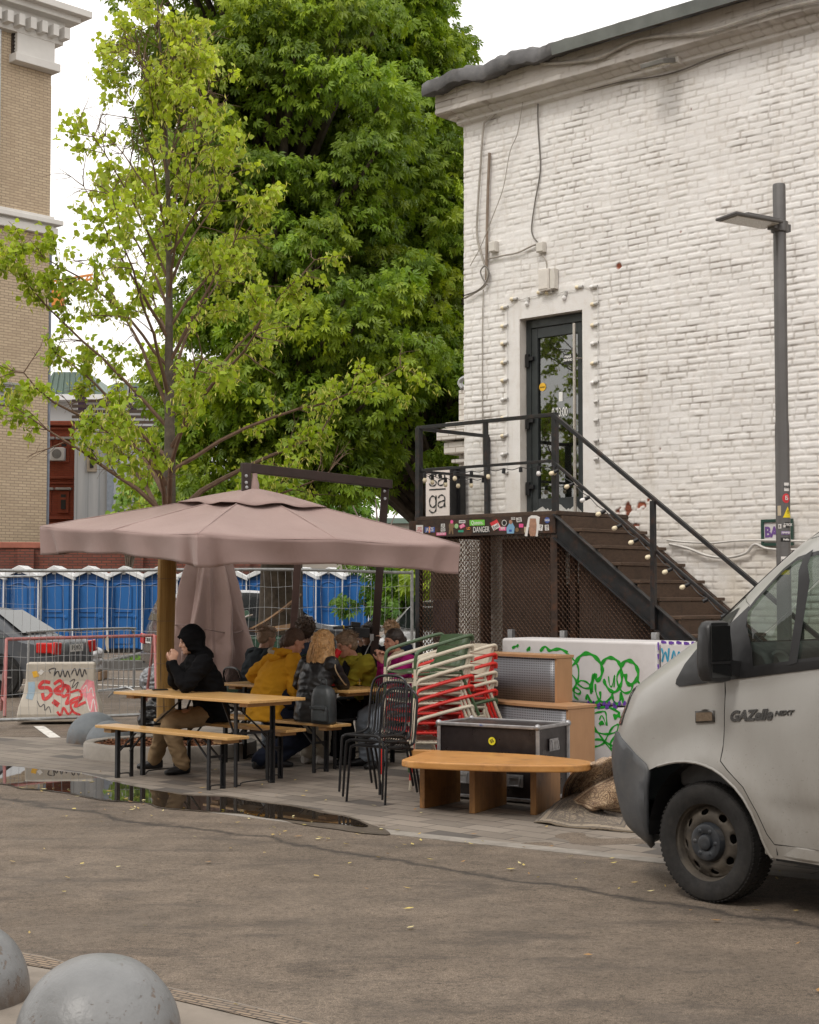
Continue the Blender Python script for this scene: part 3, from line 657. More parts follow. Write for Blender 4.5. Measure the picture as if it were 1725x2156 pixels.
cable([(1110, 165), (1102, 210), (1090, 280), (1074, 320), (1060, 395), (1038, 455), (1012, 520), (990, 560)], .006, 'thin grey wire slanting down near the left edge of the wall', CABM, .06)
cable([(1725, 45), (1600, 88), (1500, 122), (1440, 146), (1390, 160), (1310, 172), (1260, 184), (1225, 192), (1190, 198), (1145, 202), (1134, 212), (1133, 260), (1138, 340), (1136, 375), (1126, 430), (1120, 488), (1136, 515)], .009, 'dark cable under the cornice turning down towards the door', CABD, .03)
cable([(1031, 322), (1027, 420), (1025, 540), (1024, 590)], .02, 'short straight brown pipe beside the corner cable', pm('brown_pipe', (.22, .17, .13), .6), .04, name='conduit')
cable([(1028, 545), (1060, 538), (1090, 532), (1120, 518), (1140, 512)], .011, 'cable looping between the two small junction boxes', CABM, .04)
cable([(1141, 535), (1150, 550), (1152, 570)], .008, 'short cable from junction box down to the socket box', CABM, .04)
cable([(978, 622), (1005, 612), (1022, 596), (1030, 575), (1022, 560), (1012, 572), (1020, 592), (1028, 600)], .009, 'tangled cable coil at the corner above the porch', CABD, .06)
cable([(1018, 610), (1016, 700), (1016, 820), (1017, 930), (1020, 1010), (1023, 1078)], .008, 'thin pale cable running down the wall left of the door', CABM, .03)
cable([(1405, 1137), (1440, 1141), (1500, 1143), (1560, 1138), (1640, 1138), (1700, 1140)], .014, 'upper pale pipe running level behind the lamp post', pm('pale_pipe', (.55, .53, .5), .5), .05, name='pipe')
cable([(1410, 1145), (1450, 1155), (1490, 1170), (1530, 1174), (1570, 1165), (1590, 1146), (1620, 1156), (1700, 1158)], .016, 'lower drooping pale hose on the wall behind the lamp post', pm('pale_pipe', (.55, .53, .5), .5), .06, name='hose')
BOXM = pm('plastic_box', (.62, .59, .54), .5, 0, .08)
def wbox(x, y, w_, h_, d_, name, label, cat, mat=BOXM):
 p = wpx(x, y, d_ / 2 + .005); th = thing(name, label, cat, tuple(p - ZUP * h_ / 2), RZW)
 MB().box(p, (w_, d_, h_), rz=RZW).build('case', mat, th, bevel=.006)
 MB().box(p - NN * (d_ / 2 + .004), (w_ * .86, .008, h_ * .86), rz=RZW).build('cover', mat, th, bevel=.003); return th, p
wbox(1040, 520, .11, .13, .07, 'junction_box', 'small grey junction box left on the wall near the corner cable', 'junction box')
wbox(1140, 521, .11, .12, .07, 'junction_box', 'small grey junction box above the door, right end of the loop cable', 'junction box')
th, p = wbox(1150, 590, .16, .26, .1, 'socket_box', 'white socket box on the wall just above the doorway', 'socket box', PW)
sm = MB()
for k in (-1, 0, 1): sm.lathe([(0, 0), (.022, 0), (.026, .012), (.016, .014), (0, .008)], 14, M=Matrix.Translation(p + D_ * .12 + ZUP * k * .065 - NN * .02) @ Matrix((D_, ZUP, -NN)).transposed().to_4x4())
sm.build('socket', BLKS if 'BLKS' in globals() else pm('socket_grey', (.25, .24, .23), .5), th, smooth=True)
MB().box(p + D_ * .12 - NN * -.0, (.07, .08, .24), rz=RZW).build('socket_block', BOXM, th, bevel=.005)
p = wpx(1425, 122, .06); fl = thing('floodlight', 'small floodlight fixed under the cornice of the white building', 'floodlight', tuple(p), RZW)
MB().box(p, (.12, .12, .16), rz=RZW).build('driver_box', BOXM, fl, bevel=.005)
mb = MB(); c0 = p - NN * .22 - ZUP * .09 - D_ * .1; Mt = Matrix((D_, (NN * .96 + ZUP * .28).normalized(), D_.cross((NN * .96 + ZUP * .28).normalized()))).transposed()
mb.box(c0, (.30, .26, .05), M=Mt); mb.build('housing', pm('lamp_grey', (.22, .215, .2), .5, .3), fl, bevel=.006)
MB().box(c0 + Mt @ V(0, 0, -.03), (.24, .2, .008), M=Mt).build('glass', pm('led_glass', (.62, .58, .48), .25), fl)
mb = MB(); mb.beam(p, c0, .03, .015); mb.build('bracket', GREYZ, fl)
YB = pm('shade_building_plaster', (.30, .26, .21), .85, 0, .15, .6, .2, 3)
for (x, y, z, wx, wy, hh_, lab) in [(-24, -4, 0, 16, 26, 15, 'long beige building, unseen, added left of the road to darken the van side'), (6, -26, 0, 44, 12, 13, 'wide beige building, unseen, added behind the camera to darken surfaces facing it')]:
 yb = thing('unseen_shade_building', lab, 'building', (x, y, 0)); mb = MB(); mb.box((x, y, hh_ / 2), (wx, wy, hh_)); mb.box((x, y, hh_ + .15), (wx + .8, wy + .8, .3)); mb.build('wall', YB, yb)  # out of view, added to block sky light and darken camera-facing surfaces
 for i in range(-3, 4):
  for k in range(3):
   if wx > wy: p = V(x + i * 5.6, y + wy / 2 + .01, 2.8 + 3.7 * k); d_ = (1.3, .06, 1.9)
   else: p = V(x + wx / 2 + .01, y + i * 3.5, 2.8 + 3.7 * k); d_ = (.06, 1.3, 1.9)
   MB().box(p, d_).build('window', pm('dark_pane', (.03, .035, .04), .1), yb)
                # =====  OUTSIDE STAIRS AND PORCH
def fp(t_, z, d): return wp(t_, z, d)
PT0, PT1, PD = .42, 2.42, 1.30
RAILM = pm('rail_paint', (.022, .023, .025), .42, .2, .3, 10, .15, dirt=(.10, .045, .025), ds=9, dirtamt=.5)
RUST = pm('rusty_steel', (.055, .036, .028), .75, .3, .45, 7, .4, 60, dirt=(.16, .065, .03), ds=6, dirtamt=.8)
WOODD = woodmat('weathered_boards', (.045, .028, .02), (.105, .065, .042), scale=(14, 14, 14), rough=.75, dirt=(.03, .022, .018), nz=1.2)
TREADM = woodmat('stair_boards', (.07, .042, .027), (.135, .085, .056), scale=(5, 5, 16), rough=.7, dirt=(.035, .024, .018))
ps = thing('porch_staircase', 'rusty steel porch with mesh cladding, black railings and brown wooden stairs below the door', 'outside stairs', tuple(wp(PT0, 0, PD)), RZW)
mb = MB(); mb.box(fp((PT0 + PT1) / 2 + .02, 2.553, PD / 2 + .01), (PT1 - PT0 + .06, PD + .03, .036), rz=RZW)
for k in range(9): mb.box(fp((PT0 + PT1) / 2, 2.566, .08 + k * .145), (PT1 - PT0 + .09, .135, .03), rz=RZW)
mb.build('deck', WOODD, ps, bevel=.003)
mb = MB(); mb.box(fp(1.38, 2.435, PD + .02), (PT1 - .33 + .06, .02, .195), rz=RZW); mb.box(fp(1.38, 2.527, PD - .02), (PT1 - .33 + .06, .07, .012), rz=RZW); mb.box(fp(1.38, 2.343, PD - .02), (PT1 - .33 + .06, .07, .012), rz=RZW)
mb.box(fp(.36, 2.435, PD / 2), (.02, PD, .19), rz=RZW)
mb.build('front_beam', RUST, ps, bevel=.003)
def post(t_, d, z0, z1, s=.06, m=None, name='post'): return MB().box(fp(t_, (z0 + z1) / 2, d), (s, s, z1 - z0), rz=RZW).build(name, m or RAILM, ps, bevel=.003)
post(PT0, PD - .02, 0, 3.62, .065); post(PT1, PD - .02, 2.3, 3.62, .06); post(PT1 + .0, PD - .03, 0, 2.32, .09, RUST); post(PT0, .06, 2.58, 3.60, .055)
post(1.36, PD - .06, 0, 2.33, .05, RUST); post(PT0, .06, 0, 2.5, .06, RUST); post(PT1, .1, 0, 2.5, .07, RUST)
post(1.44, PD - .02, 3.12, 3.61, .045); post(PT1 + 1.30, PD + .045, 1.33, 3.60 - 1.30 * .745, .05); post(PT1 + 2.95, PD + .045, .1, 3.60 - 2.95 * .745, .05)
def rail(a, b, w=.045, h=.04, name='rail'): return MB().beam(a, b, w, h).build(name, RAILM, ps, bevel=.003)
rail(fp(PT0 - .02, 3.62, PD - .02), fp(PT1 + .03, 3.62, PD - .02)); rail(fp(PT0 - .02, 3.12, PD - .02), fp(PT1, 3.12, PD - .02), .035, .03)
rail(fp(PT0, 3.61, PD), fp(PT0, 3.61, .04)); rail(fp(PT0, 3.11, PD), fp(PT0, 3.11, .04), .035, .03)
SL = .745; SE = 3.35
rail(fp(PT1, 3.61, PD - .0), fp(PT1 + SE, 3.61 - SE * SL, PD + .02)); rail(fp(PT1, 3.10, PD - .0), fp(PT1 + SE, 3.10 - SE * SL, PD + .02), .035, .03)
def stringer(d, m, name='stringer'):
 mb = MB(); th = .012
 a = [(PT1 + .02, 2.54), (PT1 + .02, 2.28), (PT1 + 3.05, 2.28 - 3.03 * SL), (PT1 + 3.40, 0), (PT1 + 3.42, 0), (PT1 + 3.42, 2.54 - 3.40 * SL)]
 mb.prism(a, -NN * th, WC - NN * d, D_, ZUP)
 for off in (0, -.25):
  mb.beam(fp(PT1 + .02, 2.54 + off, d + .035), fp(PT1 + 3.2, 2.54 + off - 3.18 * SL, d + .035), .065, .012)
 return mb.build(name, m, ps, bevel=.002)
stringer(PD - .005, RAILM); stringer(.03, RUST)
rise, run = .1836, .247
for k in range(1, 14):
 z = 2.568 - rise * k; ta = PT1 + .06 + run * (k - 1)
 mb = MB(); mb.box(fp(ta + run / 2 + .012, z - .018, .66), (run + .045, 1.22, .036), rz=RZW); mb.build('tread', TREADM, ps, bevel=.005)
 mb = MB(); mb.box(fp(ta + .006, z + .071, .66), (.022, 1.20, .145), rz=RZW); mb.build('riser', TREADM, ps)
def exmesh(t0, t1f, z0, z1, O, X, name, r=.0036, cw=.0577, chh=.0298):
 mb = MB(); nrow = int((z1 - z0) / chh); N = Vector(X).cross(ZUP).normalized()
 vs = []; fs = []
 for j in range(nrow + 1):
  z = z0 + j * chh; t1 = t1f(z)
  if t1 - t0 < cw: continue
  pts = []; n = int((t1 - t0) / (cw / 2)) ; ph = j % 2
  for i in range(n + 1):
   up = ((i + ph) % 2 == 0); tc = t0 + i * cw / 2; zz = z + (chh * .47 if up else -chh * .47)
   for s_ in (-.30, .30): pts.append((tc + s_ * cw / 2, zz, .003 if up else -.003))
  b = len(vs)
  for (a, zz, dd) in pts:
   c0 = Vector(O) + Vector(X) * a + ZUP * zz + N * dd
   vs += [c0 + ZUP * r, c0 + N * r * 1.5, c0 - ZUP * r, c0 - N * r * 1.5]
  for i in range(len(pts) - 1):
   for k in range(4): fs.append((b + 4 * i + k, b + 4 * i + (k + 1) % 4, b + 4 * i + 4 + (k + 1) % 4, b + 4 * i + 4 + k))
 mb.add(vs, fs); return mb.build(name, pm('mesh_rust', (.13, .072, .045), .75, .2, .35, 3, .1, 60, dirt=(.05, .03, .02)), ps)
O0 = WC - NN * (PD + .005)
exmesh(PT0, lambda z: PT1 - .02, .05, 2.33, O0, D_, 'mesh_panel')
exmesh(PT1 + .03, lambda z: PT1 + min(3.0, (2.29 - z) / SL), .05, 2.27, O0, D_, 'mesh_panel')
exmesh(0.02, lambda z: PD - .03, .05, 2.33, WC + D_ * PT0, -NN, 'mesh_panel')
INP = pm('brown_board', (.085, .058, .046), .7, 0, .25, 4, .2, 40, dirt=(.04, .03, .025), ds=3)
INW = pm('mauve_board', (.10, .066, .064), .7, 0, .2, 4, .2)
for k, (ta, tb, za, zb, d, m_) in enumerate([(.52, .86, .02, 1.62, 1.12, INW), (1.5, 2.36, .02, 2.3, 1.05, INP), (2.50, 2.58, .02, 2.1, 1.12, RUST)]):
 o = MB().box(fp((ta + tb) / 2, (za + zb) / 2, d), (tb - ta, .05, zb - za), rz=RZW).build('inner_board', m_, ps, bevel=.004)
for za, zb in ((.02, 1.04), (1.07, 2.12)):
 pl_ = [(2.6, za), (min(5.2, 2.45 + (2.22 - za) / SL), za), (min(5.2, 2.45 + (2.22 - zb) / SL), zb), (2.6, zb)]; MB().prism([(a_, b_) for a_, b_ in pl_], NN * .04, WC - NN * 1.10, D_, ZUP).build('inner_board', INP, ps)
MB().box(fp(2.0, .9, .04), (1.5, .03, 1.8), rz=RZW).build('back_board', pm('dark_board', (.03, .022, .018), .85), ps)
SW = pm('sticker_white', (.74, .72, .70), .5, 0, .05); SP = pm('sticker_pink', (.78, .10, .30), .5, 0, .1); SG = pm('sticker_green', (.16, .55, .06), .5, 0, .08); SG2 = pm('sticker_teal', (.03, .33, .2), .5)
SO = pm('sticker_orange', (.85, .3, .04), .5); SB = pm('sticker_blue', (.04, .09, .35), .5); SR = pm('sticker_red', (.62, .04, .05), .5); SK = pm('sticker_black', (.012, .012, .012), .5)
SLB = pm('sticker_lightblue', (.22, .42, .62), .5, 0, .1); SSK = pm('sticker_skin', (.38, .21, .14), .5, 0, .25, 30); SBR = pm('sticker_brown', (.22, .14, .07), .5)
bz = PD + .0305
bc = {'i': 0}
def bpt(x, y, lift=0.0): return onplane(842.3 + x * .21486, 1064.7 + y * .21486, WC - NN * (bz + lift), NN)
def sticker(shape, mat, txt=None, tmat=None, tsz=30, tsx=1.0, lift=.0, tilt=0):
 bc['i'] += 1; lf_ = .0008 + .0006 * (bc['i'] % 4) + lift
 p3 = [bpt(x, y, lf_) for x, y in shape]
 o = MB(); n = len(p3); o.add(p3 + [p - NN * .0006 for p in p3], [tuple(range(n, 2 * n)), tuple(range(n - 1, -1, -1))] + [(i, (i + 1) % n, n + (i + 1) % n, n + i) for i in range(n)])
 ob = o.build('sticker', mat, ps)
 if txt:
  cx = sum(p[0] for p in shape) / n; cy = sum(p[1] for p in shape) / n
  for i, line in enumerate(txt if isinstance(txt, list) else [txt]):
   L = len(txt) if isinstance(txt, list) else 1
   c0 = bpt(cx, cy + (i - (L - 1) / 2) * tsz * 1.02, lf_ + .0012); X = (D_ * math.cos(tilt) + ZUP * math.sin(tilt)); Y = (ZUP * math.cos(tilt) - D_ * math.sin(tilt))
   to = text_mesh(line, tsz * .00152, tmat or SK, 'lettering', ps, c0, X, Y, .0003, bold=.0006, sx=tsx); to.parent = ob
 return ob
def rct(cx, cy, w, h, a=0):
 c_, s_ = math.cos(a), math.sin(a); return [(cx + x * c_ - y * s_, cy + x * s_ + y * c_) for x, y in ((-w / 2, h / 2), (w / 2, h / 2), (w / 2, -h / 2), (-w / 2, -h / 2))]
def crc(cx, cy, r, n=20, sx=.82): return [(cx + r * sx * math.cos(-k * 6.2832 / n), cy + r * math.sin(-k * 6.2832 / n)) for k in range(n)]
sticker(rct(193, 237, 68, 95), SW, ['OSTI', 'STORE'], SR, 26, .8)
sticker(rct(292, 235, 100, 52), SB, 'JAYZE', SW, 40, .75); sticker([(283, 265), (296, 265), (298, 205), (284, 205)], SO)
sticker([(400, 253), (445, 250), (440, 176), (403, 178)], SW, ['UN', 'RICH', 'KIDS'], SK, 22, .8)
sticker(rct(405, 277, 96, 28, -.02), SP, 'ОБЛЕПИХ', SW, 24, .75)
sticker([(478, 275), (492, 280), (503, 235), (514, 282), (524, 278), (520, 215), (534, 216), (522, 165), (516, 140), (499, 140), (494, 160), (480, 190), (484, 225)], SBR)
sticker(crc(508, 158, 18, 14), SP)
sticker(crc(554, 200, 24), pm('sticker_lime', (.32, .52, .25), .5)); sticker(rct(610, 157, 62, 28), SW, 'UNIVERSAL', SK, 14, .8)
sticker(rct(610, 200, 52, 34, -.5), SP, 'ОГО', SW, 22, .8, tilt=.5); sticker(rct(597, 250, 52, 20), SG2)
sticker(crc(672, 224, 27), SK, 'UD', SO, 30, .8); sticker(crc(672, 224, 27, 20, .82), SK)
sticker(rct(757, 167, 148, 56, -.03), SG, 'Queens.', SW, 42, .85)
sticker([(710, 215), (730, 200), (760, 212), (800, 198), (835, 208), (882, 205), (888, 240), (870, 272), (820, 262), (790, 276), (750, 262), (718, 272)], SK, 'DANGER', SW, 58, .68)
sticker(rct(936, 190, 78, 86, -.5), SR); sticker(rct(940, 205, 74, 48, -.5), SW, 'Emil', SK, 40, .8, tilt=.5, lift=.002)
sticker(crc(1022, 168, 30), SW); sticker(crc(1022, 168, 23), SK, lift=.001); sticker(crc(1022, 168, 19), SW, lift=.002)
sticker(rct(1007, 226, 70, 36), SP, '999', SW, 36, .8)
sticker([(1048, 272), (1118, 272), (1124, 210), (1108, 178), (1098, 150), (1072, 150), (1068, 180), (1044, 215)], SLB); sticker(crc(1086, 160, 21, 14), SSK, lift=.001); sticker(rct(1083, 245, 26, 22), SB, lift=.002)
sticker(rct(1110, 125, 40, 24), SW, 'ОПЕН', SK, 16, .8); sticker(rct(1167, 137, 50, 44, -.15), SW, ['THIS', 'MINE'], SK, 18, .8); sticker(rct(1188, 195, 42, 36), SP); sticker(crc(1147, 236, 21), SBR)
sticker(rct(1228, 235, 20, 55), pm('sticker_tan', (.5, .42, .3), .5))
sticker([(1222, 296), (1248, 300), (1262, 210), (1336, 210), (1326, 300), (1350, 302), (1372, 112), (1340, 96), (1290, 94), (1258, 116)], SW)
sticker([(1266, 265), (1280, 298), (1328, 298), (1334, 262), (1340, 190), (1332, 125), (1276, 125), (1268, 180)], SSK, lift=.001)
sticker([(1268, 185), (1288, 245), (1298, 252), (1312, 245), (1338, 188), (1336, 205), (1306, 218), (1272, 205)], SW, lift=.0025)
sticker(rct(1380, 215, 40, 60, .12), SW, ['24', '7'], SK, 24, .8); sticker(rct(1440, 215, 38, 55, -.08), SW, ['HB', 'LU'], SK, 22, .8); sticker(crc(1443, 142, 30), SB, 'NASA', SW, 24, .75); 
sg = thing('sign_box', 'upright white light box sign with black letters sa over ga behind the porch railing', 'sign', tuple(wp(-.18, 2.62, .3)), RZW)
sa, sb = onplane(895.5, 1040, WC - NN * .3, NN), onplane(949, 1040, WC - NN * .3, NN)
ta_, tb_ = (sa - WC).dot(D_), (sb - WC).dot(D_); zc = 2.93
MB().box(wp((ta_ + tb_) / 2, zc, .22), (tb_ - ta_ + .02, .15, .64), rz=RZW).build('case', BLACKM, sg, bevel=.012)
MB().box(wp((ta_ + tb_) / 2, zc, .30), (tb_ - ta_ - .03, .012, .605), rz=RZW).build('face', pm('sign_white', (.80, .72, .68), .4, 0, .02), sg, bevel=.006)
def glyph(ch, cx, cz, h=.15, w_=.028):
 O_ = wp((ta_ + tb_) / 2 + cx, zc + cz, .309); r = h * .42; arc = lambda a0, a1, rx, rz, x0=0, z0=0: [(x0 + rx * math.cos(a), z0 + rz * math.sin(a)) for a in np.linspace(a0, a1, 9)]
 S_ = {'s': [[(.058, .045), (.035, .07), (-.01, .073), (-.05, .05), (-.045, .02), (.0, .002), (.05, -.02), (.055, -.05), (.02, -.073), (-.03, -.07), (-.062, -.042)]],
   'a': [[(-.055, .04), (-.03, .07), (.01, .075), (.048, .05), (.052, .0), (.052, -.075)], [(.05, .008), (.0, .0), (-.045, -.015), (-.058, -.042), (-.04, -.07), (-.0, -.073), (.035, -.055), (.051, -.02)]],
   'g': [arc(.2, 6.4, .055, .070), [(.055, .075), (.055, -.06), (.045, -.115), (.0, -.135), (-.045, -.12), (-.055, -.10)]]}[ch]
 mb = MB()
 for st_ in S_: ribbon(mb, [(x, z) for x, z in st_], w_ * .8, O_, D_, ZUP, -NN, .002)
 mb.build('lettering', SK, sg)
glyph('s', -.075, .165); glyph('a', .072, .165); glyph('g', -.075, -.105); glyph('a', .072, -.105)
MB().box(wp((ta_ + tb_) / 2, zc + .045, .308), (.27, .004, .018), rz=RZW).build('dividing_line', SK, sg)
MB().box(wp(tb_ + .02, zc - .1, .12), (.05, .1, .8), rz=RZW).build('bracket', BLACKM, sg)
BULB = pm('bulb_cream', (.80, .70, .50), .3, 0, .08, 4, 0); BULW = pm('bulb_white', (.82, .81, .80), .3, 0, .04, 4, 0); SOCKW = pm('socket_white', (.60, .59, .57), .5)
def light_string(label, pts, cablemat, sockmat, r=.0045, group=None):
 """pts: list of (point, direction, kind) kind 0 empty socket, 1 cream, 2 white"""
 base = pts[0][0]; L = thing('string_light', label, 'string lights', tuple(base), 0, group)
 path = []
 for i, (p, d, k) in enumerate(pts):
  path.append(p)
  if i + 1 < len(pts): q = pts[i + 1][0]; path.append((p + q) / 2 - ZUP * .02)
 MB().tube(catmull(path, 3), r, 5).build('cable', cablemat, L, smooth=True)
 for p, d, k in pts:
  d = Vector(d).normalized(); M_ = Matrix.Translation(p) @ d.to_track_quat('Z', 'Y').to_matrix().to_4x4()
  s_ = MB().lathe([(.012, -.006), (.019, 0), (.021, .05), (.017, .052), (.015, .03)], 12, M=M_).build('socket', sockmat, L, smooth=True)
  if k: o = MB().lathe([(0.001, .110), (.012, .107), (.021, .098), (.0245, .086), (.0235, .073), (.018, .06), (.014, .05)], 16, M=M_).build('bulb', BULB if k == 1 else BULW, L, smooth=True); o.parent = s_
 return L
pts = [(fp(PT0, 3.085, PD - .10 - .0), (0, 0, -1), 1)]
for k, kd in enumerate([1, 1, 1, 1, 0]): pts.append((fp(PT0 + .0, 3.075 - .02 * math.sin(k), PD - .25 - k * .23), (.1 * math.sin(k * 3), .1, -1), kd))
light_string('black string lights hung under the side rail at the left end of the porch', pts, BLACKM, BLACKM)
pts = []
for k, kd in enumerate([1, 0, 1, 0, 1, 0, 0, 2, 1]): pts.append((fp(PT0 + .12 + k * .238, 3.08 - .015 * abs(math.sin(k * 1.7)), PD + .012), (.12 * math.sin(k * 2.1), 0, -1), kd))
light_string('black string lights with few cream bulbs hung along the front rail of the porch', pts, BLACKM, BLACKM)
pts = []
for k, kd in enumerate([1, 1, 2, 1, 1, 1, 1, 1, 1, 0, 0]): s_ = .08 + k * .205; pts.append((fp(PT1 + s_, 3.07 - s_ * SL, PD + .03), -D_ * .6 - NN * .45 - ZUP * .35, kd))
light_string('black string lights with cream bulbs sloping down the lower stair rail', pts, BLACKM, BLACKM)
def dpx(x, y): return wpx(977 + x * .2657, 539 + y * .2657, .03)
pts = [(dpx(345, y), -D_ - ZUP * .1, k) for y, k in [(1715, 0), (1565, 2), (1418, 1), (1275, 1), (1128, 2), (978, 1), (835, 1), (685, 1), (545, 1), (400, 1)]]
pts += [(dpx(x, y), dv, k) for x, y, dv, k in [(420, 335, -D_, 1), (510, 325, -D_ * .3 - ZUP, 2), (635, 283, -D_, 1), (700, 283, -D_, 1), (810, 278, -D_ * .4 - ZUP, 2), (940, 240, -D_, 1), (1055, 238, -D_, 2)]]
pts += [(dpx(1062, y), -D_ - ZUP * .12, k) for y, k in [(370, 1), (537, 1), (683, 2), (840, 1), (993, 2), (1150, 0), (1300, 0), (1460, 0), (1605, 0)]]
light_string('white string lights framing the doorway on the white wall', pts, SOCKW, SOCKW, .004)
fa, fb = wpx(1606, 1120), wpx(1672, 1120); ta_, tb_ = (fa - WC).dot(D_), (fb - WC).dot(D_); zt, zb = wpx(1640, 1093).z, wpx(1640, 1149).z
po = thing('framed_poster', 'small green framed poster with purple lettering on the wall behind the lamp post', 'poster', tuple(wp((ta_ + tb_) / 2, zb, .03)), RZW)
mb = MB()
for (a_, b_, c_, d_) in [(ta_, tb_, zt - .03, zt), (ta_, tb_, zb, zb + .03), (ta_, ta_ + .03, zb + .03, zt - .03), (tb_ - .03, tb_, zb + .03, zt - .03)]: mb.box(wp((a_ + b_) / 2, (c_ + d_) / 2, .04), (b_ - a_, .03, d_ - c_), rz=RZW)
mb.build('frame', pm('green_frame', (.02, .06, .045), .5), po)
MB().box(wp((ta_ + tb_) / 2, (zt + zb) / 2, .033), (tb_ - ta_ - .06, .01, zt - zb - .06), rz=RZW).build('print', pm('poster_paper', (.62, .60, .60), .5, 0, .1, 9), po)
PUR = pm('purple_print', (.16, .08, .28), .5, 0, .2, 20)
text_mesh('BA', .15, PUR, 'lettering', po, wp(ta_ + .115, (zt + zb) / 2, .04), D_, ZUP, .001, bold=.006, sx=.85); text_mesh('RIM', .09, PUR, 'lettering', po, wp(tb_ - .09, (zt + zb) / 2 - .03, .04), D_, ZUP, .001, bold=.004, sx=.8)
LP = V(3.365, 14.1, 0); PG = pm('pole_grey', (.125, .12, .118), .45, .4, .1, 3, .1, spec=.5)
lp = thing('street_lamp', 'grey street lamp post with flat LED head between the van and the white wall', 'street lamp', tuple(LP))
MB().lathe([(.11, 0), (.11, .03), (.075, .05), (.074, .3), (.066, .32), (.064, 3.2), (.058, 3.25), (.058, 5.40), (.054, 5.415), (0, 5.415)], 32, M=Matrix.Translation(LP)).build('pole', PG, lp, smooth=True)
hp = [P(1509, 470, 13.25), P(1583, 492, 12.95), P(1668, 478, 13.85), P(1604, 459, 14.15)]
cx_ = sum(hp, V(0, 0, 0)) / 4; zh = 5.06
Xh = V(-.905, -.42, .045).normalized(); Yh = V(0, 0, 1).cross(Xh).normalized(); Zh = Xh.cross(Yh)
Mh = Matrix((Xh, Yh, Zh)).transposed(); hc = LP + V(0, 0, 5.02) + Xh * .33
mb = MB(); mb.prism([(-.27, -.14), (.27, -.155), (.27, .155), (-.27, .14)], Zh * .028, hc, Xh, Yh); mb.prism([(-.27, -.09), (.10, -.10), (.10, .10), (-.27, .09)], Zh * .03, hc + Zh * .028, Xh, Yh)
mb.build('lamp_head', PG, lp, bevel=.01)
MB().box(hc + Zh * -.004, (.46, .24, .008), M=Mh).build('lamp_glass', pm('lamp_glass', (.45, .42, .36), .25, 0, .08, 60), lp)
MB().box(hc + Zh * .066 - Xh * .0, (.12, .05, .02), M=Mh).build('sensor_cap', BLACKM, lp, bevel=.004)
mb = MB(); mb.lathe([(.066, -.05), (.078, -.045), (.078, .045), (.066, .05)], 24, M=Matrix.Translation(LP + V(0, 0, 5.02))); mb.beam(LP + V(0, 0, 5.02) + Xh * .06, LP + V(0, 0, 5.02) + Xh * .1, .1, .06); mb.box(LP + V(0, 0, 5.02) - Xh * .085, (.05, .05, .07), M=Mh); mb.build('clamp', PG, lp, smooth=True, bevel=.003)
def pole_st(x, y, w_, h_, mat, txt=None, tmat=None, shape=None, tsz=.05, r=.0655):
 d = ray(x, y); k = (14.1 - r) / d.y; c0 = CAMP + d * k; a0 = math.asin(max(-.96, min(.96, (c0.x - LP.x) / r))); z0 = c0.z
 mb = MB(); n = 12; vs = []; fs = []
 if shape == 'tri': prof_ = lambda u: (-h_ / 2, -h_ / 2 + h_ * (1 - abs(2 * u - 1)))
 elif shape == 'disc': prof_ = lambda u: (-math.sqrt(max(0, .25 - (u - .5) ** 2)) * h_, math.sqrt(max(0, .25 - (u - .5) ** 2)) * h_)
 else: prof_ = lambda u: (-h_ / 2, h_ / 2)
 for i in range(n + 1):
  u = i / n; a = a0 + (u - .5) * w_ / r; lo, hi = prof_(u)
  for zz in (lo, hi): vs.append((LP.x + math.sin(a) * (r + .001), LP.y - math.cos(a) * (r + .001), z0 + zz))
 for i in range(n): fs.append((2 * i, 2 * i + 2, 2 * i + 3, 2 * i + 1))
 ob = MB().add(vs, fs).build('sticker', mat, lp)
 if txt:
  X = V(math.cos(a0), math.sin(a0), 0); c_ = V(LP.x + math.sin(a0) * (r + .006), LP.y - math.cos(a0) * (r + .006), z0)
  to = text_mesh(txt, tsz, tmat or SK, 'lettering', lp, c_, X, ZUP, .0005, bold=.001); to.parent = ob
pole_st(1657, 1025, .05, .075, SW, 'ИМЯ', SK, None, .028); pole_st(1656, 1049, .075, .085, SR, 'Б', SW, 'disc', .05); pole_st(1642, 1075, .035, .09, pm('sticker_tan', (.5, .42, .3), .5))
pole_st(1659, 1078, .09, .10, pm('warning_yellow', (.85, .66, .02), .5), '!', SK, 'tri', .05); pole_st(1652, 1108, .02, .02, SW); pole_st(1643, 1108, .03, .04, SW, 'S', SK, None, .03)
pole_st(1659, 1105, .05, .05, SK, 'ГЛЮК', SW, None, .03); pole_st(1655, 1122, .08, .03, pm('sticker_lilac', (.3, .2, .45), .5), 'ПРИВЕТ', SW, None, .02); pole_st(1655, 1136, .09, .035, SK, 'Hello', SW, None, .025)
pole_st(1652, 1205, .10, .04, pm('warning_yellow', (.85, .66, .02), .5)); pole_st(1652, 1180, .06, .07, SW, 'БУМ', SK, None, .025)
